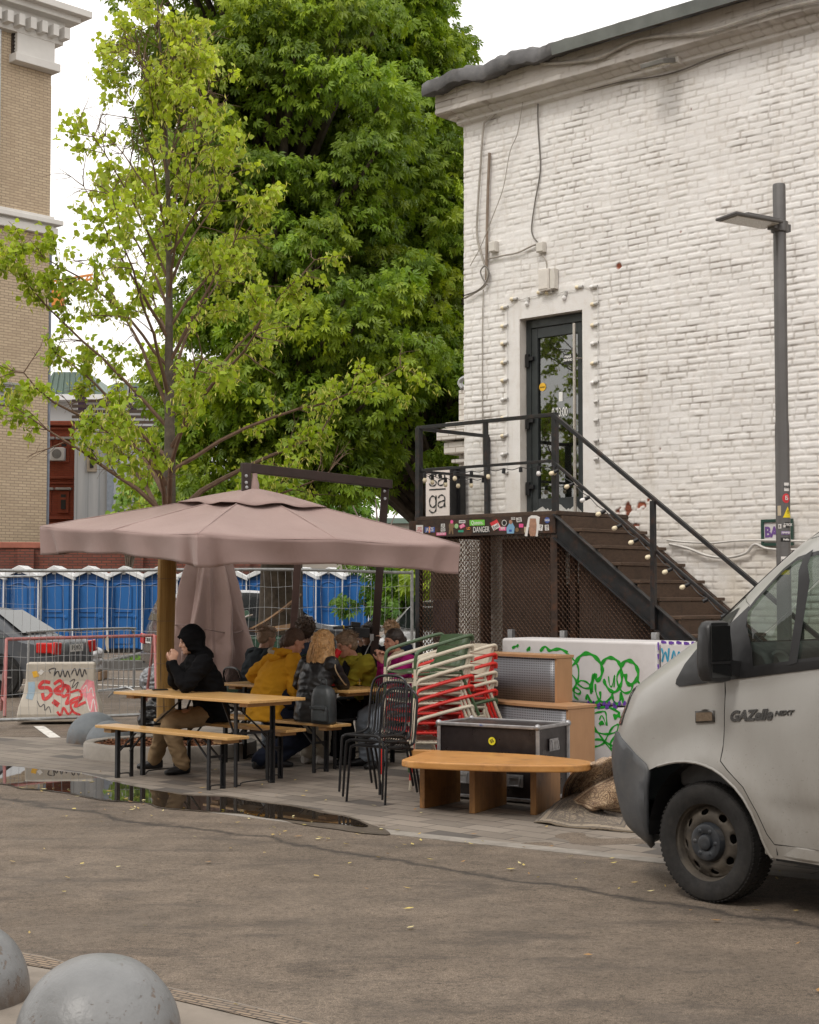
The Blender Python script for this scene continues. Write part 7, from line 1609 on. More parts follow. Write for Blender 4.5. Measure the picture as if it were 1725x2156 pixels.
  for i in range(520):
   a = rs_.uniform(-2.2, 2.2) + math.pi; r_ = rs_.uniform(.75, 1.06); X0 = hR * math.sin(a); Y0_ = hF * math.cos(a); p = hp3(0, -.02, .05) + (X0 * .088 + Y0_ * .098) * r_ + ZUP * rs_.uniform(-.03, .05); pts = [p]; L = rs_.uniform(.22, .42); ph_ = rs_.rand() * 6
   for q_ in range(1, 8):
    f_ = q_ / 7; sp_w = 1 + .42 * math.sin(f_ * 2.4); pt_ = hp3(0, -.02, .05) - F * .05 * f_ + (X0 * .088 + Y0_ * .092) * r_ * sp_w - ZUP * (L * f_) + X0.cross(ZUP) * .013 * math.sin(f_ * 11 + ph_) + V(rs_.normal(0, .003), rs_.normal(0, .003), 0); pts.append(pt_)
   mb.tube(pts, [.0045, .005, .005, .005, .0048, .004, .003, .0015], 4)
  mb.build('hair_strands', hairm, t, smooth=True)
 return t, dict(HC=HC, hF=hF, hR=hR, hU=hU, Nk=Nk, Sh=Sh, F=F, Rv=Rv, H=H, arms=arms, up=up)
def cloth(name, col, rough=.92, var=.18, vs_=7, bump=.3, bs=120, spec=.12): return pm(name, col, rough, 0, var, vs_, bump, bs, spec)
KH = cloth('khaki_cotton', (.27, .19, .11)); BKC = cloth('black_padded', (.005, .005, .006)); NAVY = cloth('navy_cloth', (.014, .018, .032)); JEAN = cloth('pale_jeans', (.22, .25, .29)); MUST = cloth('mustard_fleece', (.60, .29, .022), .95, .1, 4, .5, 260); OLV = cloth('olive_jacket', (.29, .25, .028)); PURP = cloth('magenta_fleece', (.24, .010, .10)); DKG = cloth('dark_grey_jacket', (.028, .034, .040)); DGRN = cloth('dark_green_knit', (.02, .045, .03)); BLKT = cloth('black_trousers', (.012, .012, .014)); CRMT = cloth('cream_trousers', (.45, .41, .34)); WSH = pm('white_sneaker', (.55, .53, .50), .6, 0, .1, 12, .1)
HBR = pm('hair_brown', (.060, .032, .018), .6, 0, .35, 40, .4, 150); HBL = pm('hair_blonde', (.46, .26, .105), .5, 0, .35, 30, .4, 150); HGR = pm('hair_ash', (.22, .15, .095), .6, 0, .35, 40, .4, 150); HDK = pm('hair_dark', (.030, .020, .015), .55, 0, .35, 40, .3, 150); HSH = pm('hair_shaved', (.085, .05, .034), .8, 0, .2, 60, .3, 200); HSB = pm('hair_sandy', (.20, .115, .055), .55, 0, .35, 40, .4, 150)
def hp_at(px, z, Y): return V((px - CX) / FPX * Y, Y, z)
F1 = V(-.93, -.37, 0).normalized(); R1 = F1.cross(ZUP); h1 = V(-1.88, 14.98, .565)
hm = V((363 - CX) / FPX * 14.74, 14.74, 1.12)
person('person in a black hooded padded jacket and khaki trousers, hands clasped before the mouth', h1, F1, 17, 6, 12, hands=[hm - R1 * .034 - ZUP * .07 + F1 * .0, hm + R1 * .034 - ZUP * .07], feet=[V(-2.13, 14.80, 0), V(-2.46, 15.26, 0)], top=BKC, trous=KH, hair='crop', hairm=HBR, hood=True, coat=.03, jfolds=.011, bulk=1.35, curl=1.05, s=1.02,
  hdirs=[(ZUP * .9 - F1 * .25, R1, 1), (ZUP * .9 - F1 * .25, -R1, -1)])
F3 = V(.80, .60, 0).normalized(); R3 = F3.cross(ZUP); h3 = V(-1.41, 15.50, .565)
t3, d3 = person('person in a mustard yellow hoodie with cropped hair, leaning over the table', h3, F3, 27, 12, 22, hands=[T2 + V(-.28, -.10, .83), T2 + V(-.10, -.22, .83)], feet=[V(-1.45, 15.22, 0), V(-1.30, 15.34, 0)], top=MUST, trous=NAVY, skin=SKINR, hair='crop', hairm=HSH, coat=.06, bulk=1.5, jfolds=.012, s=1.05)
mb = MB(); nk = d3['Nk']; mb.tube(catmull([nk + d3['Rv'] * .10 + ZUP * .03, nk - d3['F'] * .10 + d3['Rv'] * .07 + ZUP * .05, nk - d3['F'] * .15 + ZUP * .03, nk - d3['F'] * .10 - d3['Rv'] * .07 + ZUP * .05, nk - d3['Rv'] * .10 + ZUP * .03], 4), .038, 10); mb.ell(nk - d3['F'] * .13 + ZUP * .0, (.075, .075, .06)); fuse(mb, 'hood', MUST, t3, .01, 3, .006, 12)
mb = MB(); mb.tube(catmull([nk - d3['F'] * .115 - d3['Rv'] * .085 + ZUP * .075, nk - d3['F'] * .175 - d3['Rv'] * .02 + ZUP * .055, nk - d3['F'] * .16 + d3['Rv'] * .05 + ZUP * .04], 4), .026, 8); fuse(mb, 'hood_lining', pm('beige_lining', (.40, .34, .26), .9, 0, .1, 30, .3), t3, .008, 2)
mb = MB(); mb.ell(h3 + F3 * .16 + R3 * .10 + ZUP * .11, (.17, .15, .14)); mb.ell(h3 + F3 * .20 - ZUP * .02, (.2, .19, .12)); fuse(mb, 'coat_on_lap', NAVY, t3, .012, 3, .018, 10)
F6 = V(.69, .73, 0).normalized(); R6 = F6.cross(ZUP); h6 = V(-.93, 15.04, .565); rp6 = P(703, 1392, 15.10)
LEJ = pm('leather_jacket', (.011, .011, .012), .40, 0, .3, 9, .25, 30, spec=.45)
t6, d6 = person('person with long wavy blonde hair in a black leather jacket, seen from behind', h6, F6, 13, 8, 10, hands=[T2 + V(.08, -.28, .83), V(rp6.x, rp6.y, rp6.z)], feet=[V(-1.02, 15.72, 0), V(-.86, 15.68, 0)], top=LEJ, trous=CRMT, hair='long', hairm=HBL, coat=.03, bulk=1.0, jfolds=.009, s=.96, shoes=WSH, hdirs=[(F6, -ZUP), (ZUP * .8 - R6 * .35 + F6 * .2, -R6)], curl=.8)
a, e, w_ = d6['arms'][1]; mb = MB(); mb.tube(catmull([a + R6 * .055 + ZUP * .05, a + R6 * .085 - ZUP * .06 - F6 * .02, e + R6 * .06 - F6 * .02, w_ + R6 * .04], 4), .0065, 6); mb.build('sleeve_piping', pm('tan_piping', (.40, .29, .17), .7), t6, smooth=True)
q_ = P(709, 1378, 15.12); cu = thing('red_cup', 'red paper cup held up by the blonde woman', 'cup', tuple(q_)); MB().lathe([(0, -.04), (.026, -.04), (.034, .05), (.031, .05), (.024, -.035)], 16, M=Matrix.Translation(q_) @ Matrix.Rotation(.5, 4, 'Y')).build('paper_cup', pm('red_cup_paper', (.5, .012, .02), .4), cu, smooth=True)
F5 = V(-.55, -.83, 0); h5 = V(-1.14, 16.62, .565)
person('person in a dark green top with pulled back hair, looking down beside the blonde woman', h5, F5, 20, -5, 42, hands=[T2 + V(-.22, .12, .83), T2 + V(-.38, .24, .83)], top=DGRN, trous=JEAN, hair='bun', hairm=HBR, s=.93)
F7 = V(-.80, -.60, 0).normalized(); h7 = V(-.36, 15.98, .565)
t7, d7 = person('person with short ash hair in an olive green jacket, leaning forward on the table', h7, F7, 31, 8, 18, hands=[T2 + V(.22, .06, .84), T2 + V(.16, -.02, .84)], top=OLV, trous=BLKT, skin=SKINR, hair='short', hairm=HGR, coat=.16, bulk=1.5, jfolds=.013, s=1.02)
mb = MB(); mb.tube(catmull([d7['Nk'] + d7['Rv'] * .085 + d7['F'] * .02, d7['Nk'] - d7['F'] * .075 + ZUP * .03, d7['Nk'] - d7['Rv'] * .085 + d7['F'] * .02, d7['Nk'] - d7['Rv'] * .05 + d7['F'] * .10 - ZUP * .05], 4), .026, 8); fuse(mb, 'collar', OLV, t7, .009, 2, .004, 12)
mb = MB(); loft(mb, [(d7['Nk'] + d7['F'] * .06 - ZUP * .01, d7['Rv'] * .05, d7['F'] * .05), (d7['Nk'] + d7['F'] * .10 - ZUP * .18, d7['Rv'] * .06, d7['F'] * .09)]); fuse(mb, 'undershirt', BLKT, t7, .012, 2)
F8 = V(-.84, -.54, 0).normalized(); R8 = F8.cross(ZUP); h8 = V(-.03, 15.62, .565); q8 = P(801, 1392, 15.40)
t8, d8 = person('person with dark hair tied back in a magenta fleece, hands raised to the chin', h8, F8, 13, 4, 4, hands=[V(q8.x, q8.y, q8.z), V(q8.x + .02, q8.y - .05, q8.z - .01)], top=PURP, trous=JEAN, skin=SKINR, hair='bun', hairm=HDK, s=.97, bulk=1.25, hdirs=[(ZUP * .85 + F8 * .1, R8, 1), (ZUP * .85 + F8 * .1, -R8, -1)], curl=1.1)
mb = MB(); mb.tube(catmull([d8['Nk'] + d8['Rv'] * .05 + d8['F'] * .05 + ZUP * .03, d8['Nk'] - d8['F'] * .055 + ZUP * .045, d8['Nk'] - d8['Rv'] * .05 + d8['F'] * .05 + ZUP * .03, d8['Nk'] + d8['F'] * .08 - ZUP * .01], 4), .026, 8); loft(mb, [(d8['Nk'] + d8['F'] * .06, d8['Rv'] * .045, d8['F'] * .045), (d8['Sh'] + d8['F'] * .11 - ZUP * .22, d8['Rv'] * .05, d8['F'] * .05)]); fuse(mb, 'scarf', pm('cream_scarf', (.46, .37, .26), .9, 0, .1, 20, .3), t8, .009, 3, .004, 20)
person('person with light grey hair in a dark jacket, behind the mustard hoodie', V(-1.69, 17.02, .56), V(.75, .55, 0), 14, 5, 10, top=DKG, trous=BLKT, hair='short', hairm=pm('hair_grey', (.30, .21, .15), .6, 0, .3, 40, .4, 150), s=.98, bulk=1.5)
person('person with curly brown hair in a navy jacket, back turned, behind the group', V(-1.22, 17.72, .56), V(.3, 1, 0), 10, 0, 8, top=cloth('navy_wool', (.03, .035, .055)), trous=BLKT, hair='curly', hairm=HBR, s=1.04)
person('person with sandy brown hair in a dark jacket, back turned, behind the magenta fleece', V(-.20, 18.02, .56), V(-.1, 1, 0), 8, 25, 5, top=NAVY, trous=BLKT, hair='short', hairm=HSB, s=1.0)
F10 = V(-.6, -.8, 0).normalized(); h10 = V(-.36, 17.5, .56); qc = P(768, 1336, 17.2)
person('person in a black jacket raising a video camera in front of the face', h10, F10, 10, 4, 8, hands=[V(qc.x - .02, qc.y + .02, qc.z - .14), V(qc.x + .12, qc.y + .05, qc.z - .12)], top=BKC, trous=BLKT, hair='short', hairm=HDK, s=1.0)
vcm = thing('video_camera', 'black video camera with a foam microphone and yellow ring, held up behind the group', 'camera', tuple(qc)); 
cd = V(-.95, -.25, .06).normalized(); c0 = P(762, 1332, 17.15)
mb = MB(); mb.beam(c0 + cd * -.08, c0 + cd * .10, .10, .11); mb.beam(c0 + cd * .02 + ZUP * .08, c0 + cd * .12 + ZUP * .085, .07, .06); mb.build('camera_body', BLACKM, vcm, bevel=.008)
MB().tube([c0 + cd * .09, c0 + cd * .20], .043, 16).build('lens', BLACKM, vcm, smooth=True)
MB().tube([c0 + cd * .10 + ZUP * .065, c0 + cd * .20 + ZUP * .05], .012, 8).build('mic_tube', BLACKM, vcm, smooth=True)
MB().tube([c0 + cd * .20 + ZUP * .05, c0 + cd * .215 + ZUP * .048], .022, 12).build('yellow_ring', pm('yellow_ring', (.75, .5, .02), .5), vcm, smooth=True)
MB().tube([c0 + cd * .215 + ZUP * .048, c0 + cd * .32 + ZUP * .035], [.019, .017], 12).build('foam_cover', pm('foam_grey', (.10, .11, .12), .95), vcm, smooth=True)
mb = MB(); mb.box(c0 + V(.11, -.02, -.05), (.04, .02, .07)); mb.beam(c0 + V(.11, -.02, -.08), c0 + V(.03, -.02, -.25), .018, .01); mb.build('strap', pm('pale_strap', (.42, .42, .42), .6), vcm)
for (x, y, a_, lb) in [(-1.69, 17.02, .6, 'black rod chair under the person with light grey hair'), (-1.22, 17.72, 1.3, 'black rod chair under the person with curly hair'), (-.20, 18.02, 1.6, 'black rod chair under the far right person of the group'), (-.36, 17.5, 4.1, 'black rod chair under the person with the camera')]:
 o = copy_tree(wc); o['label'] = lb; o['group'] = 'black chairs under the seated people'; o.location = (x, y, 0); o.rotation_euler = (0, 0, a_); o.scale = (1, 1, 1)
                # =====  TREES
BARK = pm('bark_grey', (.105, .085, .066), .9, 0, .35, 14, .8, 40, dirt=(.05, .04, .03), ds=8); BARKB = pm('bark_twig', (.14, .085, .055), .85, 0, .25, 14, .4, 60)
def curve_branch(p0, d0, L, seg, rng, bend=.12, upw=.05):
 pts = [p0]; d = Vector(d0).normalized(); p = Vector(p0)
 for i in range(seg):
  d = (d + V(rng.normal(0, bend), rng.normal(0, bend), rng.normal(0, bend * .7) + upw)).normalized(); p = p + d * (L / seg); pts.append(p)
 return pts
def leaf_cloud(name, P3, Dn, sizes, shape, cols, mat, parent, rng, fold=.25):
 """instance a small leaf mesh (verts Nx3 in x along, y across, z up; faces list) at many points -> one mesh"""
 lv, lf = shape; n = len(P3); k = len(lv); P3 = np.array(P3); d = np.array(Dn); d /= np.linalg.norm(d, axis=1, keepdims=True) + 1e-9
 rnd = rng.normal(size=(n, 3)); y = np.cross(d, rnd); y /= np.linalg.norm(y, axis=1, keepdims=True) + 1e-9; z = np.cross(d, y)
 flip = np.sign(z[:, 2:3] + 1e-6); z *= flip; y *= flip
 v_ = P3[:, None, :] + (lv[None, :, 0:1] * d[:, None, :] + lv[None, :, 1:2] * y[:, None, :] + lv[None, :, 2:3] * z[:, None, :]) * np.array(sizes)[:, None, None]
 F_ = (np.array(lf)[None] + (np.arange(n) * k)[:, None, None]).reshape(-1, len(lf[0]))
 C = np.ones((n, k, 4)); C[:, :, :3] = np.array(cols)[:, None, :]
 v2 = v_.reshape(-1, 3); Mi = np.array(MW[parent.name].inverted()); v2 = v2 @ Mi[:3, :3].T + Mi[:3, 3]
 return npmesh(name, v2, F_, mat, parent, colors=C.reshape(-1, 4))
LINLEAF = (np.array([[0, 0, 0], [.22, .46, .03], [.62, .44, .02], [1.05, 0, -.12], [.62, -.44, .02], [.22, -.46, .03]], float), [(0, 1, 2), (0, 2, 3), (0, 3, 4), (0, 4, 5)])
BRACT = (np.array([[0, 0, 0], [.5, .13, .05], [1.1, 0, -.1], [.5, -.13, .05]], float), [(0, 1, 2), (0, 2, 3)])
def palmate():
 vs = []; fs = []
 for k, (a, L) in enumerate([(-1.9, .55), (-1.25, .8), (-.62, .97), (0, 1.05), (.62, .97), (1.25, .8), (1.9, .55)]):
  ca, sa = math.cos(a), math.sin(a); b = len(vs)
  for (x, y, z) in [(0.05, 0, 0), (.62, .155, -.10), (1.0, 0, -.38), (.62, -.155, -.10)]: vs.append((L * (x * ca) - y * sa, L * x * sa + y * ca, L * z))
  fs += [(b, b + 1, b + 2), (b, b + 2, b + 3)]
 return np.array(vs, float), fs
PALM = palmate()
# ---- young linden in the middle
LT = V((353 - CX) / FPX * 16.75, 16.75, 0); rng = np.random.RandomState(11)
li = thing('linden_tree', 'young light green linden with reed mat wrapped trunk rising behind the open parasol', 'tree', tuple(LT))
trunk = [LT + V(.0, 0, 0), LT + V(-.015, 0, 1.2), LT + V(.0, .02, 2.2), LT + V(.015, 0, 3.2), LT + V(.0, 0, 4.2), LT + V(-.01, 0, 5.4), LT + V(-.05, 0, 6.6), LT + V(-.12, 0, 7.6), LT + V(-.16, 0, 8.15)]
MB().tube(catmull(trunk, 6), [interp(i / 6, [(0, .095), (2, .082), (3, .06), (4, .045), (5, .032), (6, .02), (7, .012), (8, .005)]) for i in range(49)], 14).build('trunk', BARK, li, smooth=True)
def env(z, left):
 tabL = [(2.2, .5), (2.6, 1.15), (3.3, 1.6), (4.2, 1.85), (5.0, 1.85), (5.8, 1.35), (6.6, .95), (7.3, .75), (8.0, .25), (8.4, .05)]
 tabR = [(2.2, .7), (2.6, 1.5), (3.3, 2.1), (4.2, 2.45), (5.0, 1.9), (5.8, 1.15), (6.4, .8), (7.0, .5), (7.7, .3), (8.4, .05)]
 return interp(z, tabL if left else tabR)
twigs = []; limbs = []
brm = []
for i in range(42):
 f_ = (i + rng.rand()) / 42; z0 = 2.12 + 5.3 * f_ ** 1.15; az = i * 2.399 + rng.normal(0, .3); out = V(math.cos(az), math.sin(az) * .85, 0)
 base = LT + V(interp(z0, [(0, 0), (3.2, .015), (6.6, -.05), (8.1, -.16)]), 0, z0)
 el = interp(z0, [(2, .42), (3.5, .75), (5, .95), (7, 1.15)]) + rng.normal(0, .1)
 zt = min(8.1, z0 + interp(z0, [(2, .75), (3, 1.5), (5, 1.6), (7, .8)]) * rng.uniform(.6, 1.15)); R_e = env(zt, out.x < 0) * rng.uniform(.82, 1.04); L = math.hypot(R_e, zt - z0) * 1.04
 tgt = (LT + out * R_e + ZUP * zt) - base; d0 = (tgt.normalized() + ZUP * .25).normalized(); pts = [base]; p = Vector(base); d = d0; seg = 9
 for s_ in range(seg):
  want = ((LT + out * R_e + ZUP * zt) - p).normalized(); d = (d * .6 + want * .4 + V(*rng.normal(0, .07, 3))).normalized(); p = p + d * L / seg; pts.append(p)
 r0 = interp(z0, [(2, .034), (4, .022), (6, .014), (8, .008)]) * (1.25 if i in (1, 3, 6) else 1); limbs.append((pts, [r0 * (1 - .82 * k / seg) for k in range(seg + 1)]))
 for k in range(3, seg + 1):
  for q_ in range(1 if k < 5 else 2 if k < seg else 3):
   if rng.rand() < .16: continue
   dd = (pts[k] - pts[k - 1]).normalized(); sd_ = V(*rng.normal(0, 1, 3)); sd_ = (sd_ - dd * sd_.dot(dd)).normalized(); sub = curve_branch(pts[k], dd * .75 + sd_ * .85, rng.uniform(.25, .62) * (1 - .25 * (k / seg)), 4, rng, .16, -.02); limbs.append((sub, [.0065, .0055, .0045, .0035, .002]))
   twigs.append(sub)
   for u in range(2):
    b0 = sub[rng.randint(1, 4)]; s2 = curve_branch(b0, (sub[-1] - sub[0]).normalized() + V(*rng.normal(0, .7, 3)), rng.uniform(.14, .3), 3, rng, .2, -.04); limbs.append((s2, [.004, .003, .002, .0015])); twigs.append(s2)
mb = MB()
for pts, rr in limbs: mb.tube(pts, rr, 6 if rr[0] > .01 else 4, cap=False)
mb.build('branches', BARKB, li, smooth=True)
PP_, DD, SZ, CC = [], [], [], []; P2_, D2_, S2_, C2_ = [], [], [], []
for tw in twigs:
 n = len(tw)
 if noise.noise(tw[1] * 1.9) < -.08 + .20 * max(0, min(1, (tw[1].z - 6) / 2)): continue
 for k in range(1, n):
  if tw[k].z < 2.25 and math.hypot(tw[k].x - C0.x, tw[k].y - C0.y) < 1.9: continue
  ct = tw[k].lerp(tw[k - 1], rng.rand()); tint = rng.uniform(.75, 1.2); yel = rng.rand()
  for q_ in range(rng.randint(3, 7)):
   PP_.append(ct + V(*rng.normal(0, .04, 3))); DD.append((rng.normal(0, .6), rng.normal(0, .6), rng.uniform(-.9, .25))); SZ.append(rng.uniform(.045, .078)); g_t = tint * rng.uniform(.8, 1.2)
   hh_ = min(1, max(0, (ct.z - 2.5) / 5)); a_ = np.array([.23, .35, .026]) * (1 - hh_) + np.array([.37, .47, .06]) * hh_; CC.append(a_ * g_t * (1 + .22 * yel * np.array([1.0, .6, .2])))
  for q_ in range(rng.randint(1, 6)):
   P2_.append(ct + V(*rng.normal(0, .05, 3))); D2_.append((rng.normal(0, .45), rng.normal(0, .45), -.8)); S2_.append(rng.uniform(.05, .08)); C2_.append(np.array([.56, .56, .17]) * rng.uniform(.8, 1.15))
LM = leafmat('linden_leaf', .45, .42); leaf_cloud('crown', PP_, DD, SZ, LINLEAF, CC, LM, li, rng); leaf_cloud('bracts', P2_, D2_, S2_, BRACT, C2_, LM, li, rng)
REED = woodmat('reed_mat', (.28, .15, .035), (.54, .33, .10), scale=(55, 55, .5), rough=.7, bump=.6, nz=1.0)
mb = MB(); n = 96; vs = []; fs = []
for j, z in enumerate(np.linspace(.10, 2.25, 30)):
 for k in range(n):
  th = 2 * math.pi * k / n; r = .092 + .0035 * abs(math.sin(k * 1.9)) + .004 * noise.noise(V(k * .5, z * .4, 1)) + .006 * noise.noise(V(math.cos(th) * 2, math.sin(th) * 2, z * 1.3)); c_ = LT + V(interp(z, [(0, 0), (1.2, -.015), (2.2, 0)]), 0, 0); vs.append(V(c_.x + r * math.cos(th), c_.y + r * math.sin(th), z))
for j in range(29):
 for k in range(n): fs.append((j * n + k, j * n + (k + 1) % n, (j + 1) * n + (k + 1) % n, (j + 1) * n + k))
mb.add(vs, fs); mb.build('reed_wrap', REED, li, smooth=True)
for z in (.5, .95, 1.4, 1.85): MB().tube([LT + V(-.012 + .099 * math.cos(a), .099 * math.sin(a), z) for a in np.linspace(0, 6.283, 25)[:-1]], .003, 4, closed=True).build('binding_wire', pm('wire_brown', (.25, .16, .08), .6), li)
RC = V(-2.50, 16.50, 0); ra, rb = .90, .74
tr = thing('tree_ring', 'low concrete kerb ring filled with bark mulch around the wrapped tree trunk', 'tree pit', tuple(RC))
vs = []; fs = []; n = 48
for (f1, z) in [(1, 0), (1, .135), (.985, .155), (.90, .157), (.88, .145), (.88, .02)]:
 for k in range(n): th = 2 * math.pi * k / n; vs.append(V(RC.x + ra * f1 * math.cos(th), RC.y + rb * f1 * math.sin(th), z))
for j in range(5):
 for k in range(n): fs.append((j * n + k, j * n + (k + 1) % n, (j + 1) * n + (k + 1) % n, (j + 1) * n + k))
MB().add(vs, fs).build('kerb_ring', KM, tr, smooth=True, angle=40)
MB().prism([(ra * .89 * math.cos(a), rb * .89 * math.sin(a)) for a in np.linspace(0, 6.283, 49)[:-1]], V(0, 0, .10), V(RC.x, RC.y, .01)).build('soil', pm('mulch_soil', (.06, .03, .018), .95, 0, .4, 30), tr)
nch = 3600; th = rng.rand(nch) * 6.283; rr = np.sqrt(rng.rand(nch)) * .87; chips = np.c_[RC.x + ra * rr * np.cos(th), RC.y + rb * rr * np.sin(th), .112 + .018 * rng.rand(nch) + .02 * (1 - rr)]
CHIP = (np.array([[-.5, -.22, 0], [.5, -.16, .04], [.45, .2, .0], [-.48, .2, .05]], float), [(0, 1, 2), (0, 2, 3)])
cc_ = [np.array([(.16, .06, .028), (.25, .11, .05), (.09, .035, .018), (.33, .17, .09)][rng.randint(4)]) * rng.uniform(.7, 1.2) for _ in range(nch)]
mu = leaf_cloud('mulch', chips, np.c_[rng.normal(size=(nch, 2)), rng.normal(0, .25, nch)], rng.uniform(.025, .06, nch), CHIP, cc_, leafmat('mulch_chip', .8, .0), tr, rng); mu['kind'] = 'stuff'
# ---- old chestnuts behind the fence
def chestnut(label, base, blobs, ncl, nleaf, seed, tr_h, tr_r, lsz=(.10, .17), tone=1.0, name='chestnut_tree', shape=PALM, col0=(.10, .185, .014), col1=(.25, .37, .032), zmin=2.85):
 rg = np.random.RandomState(seed); t = thing(name, label, 'tree', tuple(base)); vol = np.array([b[3] * b[4] * b[5] for b in blobs]) ** (2 / 3); vol /= vol.sum(); cl = []
 while len(cl) < ncl:
  b = blobs[rg.choice(len(blobs), p=vol)]; d = rg.normal(size=3); d /= np.linalg.norm(d)
  if d[1] > .55 and rg.rand() < .6: continue
  r = rg.uniform(.62, 1.0) ** .6; c_ = np.array(b[:3]) + d * np.array(b[3:6]) * r
  if c_[2] < zmin: continue
  cl.append((c_, d, rg.uniform(.38, .80)))
 PPt, DDt, SZt, CCt = [], [], [], []
 for c_, d, rc in cl:
  n = int(nleaf * rc * rc * 2.2); tint = rg.uniform(.62, 1.30) * tone; yl = rg.rand() ** 2
  for i in range(n):
   u = rg.normal(size=3); u /= np.linalg.norm(u); u[2] = abs(u[2]) * (1 if rg.rand() < .72 else -1); p = c_ + u * rc * np.array([1, 1, .62]) * rg.uniform(.55, 1.0)
   PPt.append(p); o_ = u * .6 + d * .4; DDt.append((o_[0] + rg.normal(0, .3), o_[1] + rg.normal(0, .3), -rg.uniform(.35, 1.1))); SZt.append(rg.uniform(*lsz)); m_ = rg.rand(); CCt.append((np.array(col0) * (1 - m_) + np.array(col1) * m_) * tint * (1 + yl * np.array([.5, .25, 0])))
 leaf_cloud('crown', PPt, DDt, SZt, shape, CCt, LM2, t, rg)
 mb = MB(); top = Vector(base) + V(rg.normal(0, .2), rg.normal(0, .2), tr_h); tp_ = [Vector(base), Vector(base) + (top - Vector(base)) * .35 + V(.12, 0, 0), Vector(base) + (top - Vector(base)) * .7, top]; mb.tube(catmull(tp_, 6), [tr_r * (1.25 if i == 0 else 1) * (1 - .75 * i / 18) for i in range(19)], 12); mb.build('trunk', BARKC, t, smooth=True)
 mb = MB()
 for c_, d, rc in cl[::2]:
  k = min(1, max(.22, (c_[2] - 1.0) / tr_h * .72)); b0 = Vector(base) + (top - Vector(base)) * k; e_ = Vector(c_); mid = b0.lerp(e_, .5) + V(0, 0, .35); mb.tube(catmull([b0, mid, e_], 4), [tr_r * .28 * (1 - .85 * i / 8) + .008 for i in range(9)], 6, cap=False)
 mb.build('limbs', BARKC, t, smooth=True); return t
BARKC = pm('bark_chestnut', (.085, .065, .048), .92, 0, .4, 8, 1.0, 22); LM2 = leafmat('chestnut_leaf', .42, .30)
def blob(px, y, Y, rx, ry, rz): p = P(px, y, Y); return (p.x, p.y, p.z, rx, ry, rz)
chestnut('tall dark green chestnut filling the sky behind the linden', (P(590, 1300, 27).x, 27, 0), [blob(430, 60, 26.5, 1.5, 1.5, 2.4), blob(560, -60, 27, 2.2, 1.8, 2.6), blob(500, 330, 26.6, 1.35, 1.6, 2.0), blob(640, 260, 26.5, 2.3, 2.0, 2.7), blob(560, 560, 26.4, 1.7, 1.8, 2.0), blob(540, 820, 26.4, 1.8, 1.8, 2.0), blob(660, 700, 26.2, 2.0, 2.0, 2.4), blob(590, 1040, 26.2, 1.9, 1.8, 1.4), blob(470, 1010, 26.8, 1.2, 1.4, 1.3)], 400, 140, 21, 11, .42, zmin=3.05)
chestnut('second tall chestnut, just left of the white building, reaching behind its roof', (P(935, 1300, 28.9).x, 28.9, 0), [blob(790, -20, 28.5, 1.65, 1.8, 2.8), blob(880, 120, 28.8, .6, 1.4, 1.3), blob(790, 330, 28.3, 1.7, 2.0, 2.3), blob(895, 250, 29.0, .5, 1.2, 1.2), blob(830, 620, 28.2, 2.2, 2.0, 2.2), blob(930, 640, 29, 1.35, 1.4, 2.6), blob(830, 920, 28.0, 2.2, 2.0, 2.2), blob(780, 1130, 27.6, 1.9, 1.7, 1.1), blob(930, 1060, 28.8, 1.6, 1.4, 1.9)], 380, 138, 22, 11.5, .34, zmin=3.5)
chestnut('big leafy tree standing farther back, seen through the gaps by the white building', (P(1010, 1300, 38).x, 38, 0), [blob(985, 900, 38, 1.9, 2, 3.4), blob(950, 1130, 37, 1.2, 1.4, 2.0), blob(1070, 1050, 38, 2.2, 2, 3.2)], 70, 60, 23, 7, .3, (.2, .32), .95, zmin=1.2)
chestnut('light green shrub in front of the grey clad building, left of the linden trunk', (P(290, 1300, 46).x, 46, 0), [blob(300, 1056, 46, .5, .5, .5), blob(272, 1080, 45.5, .35, .4, .35), blob(330, 1085, 46, .5, .5, .4)], 16, 50, 24, 3.2, .07, (.12, .2), 1.1, 'shrub', LINLEAF, (.10, .20, .03), (.20, .32, .05), 2.0)
chestnut('leafy hedge beyond the mesh fence, right of the blue cabins', (P(830, 1300, 44).x, 44, 0), [blob(840, 1230, 44, 1.9, 1, 1.5), blob(700, 1040, 54, 3, 1, 1.0), blob(930, 1240, 44, 1.8, 1, 1.6)], 60, 44, 25, 2.4, .1, (.16, .28), 1.0, 'hedge', PALM, (.05, .13, .015), (.14, .27, .03), .6)
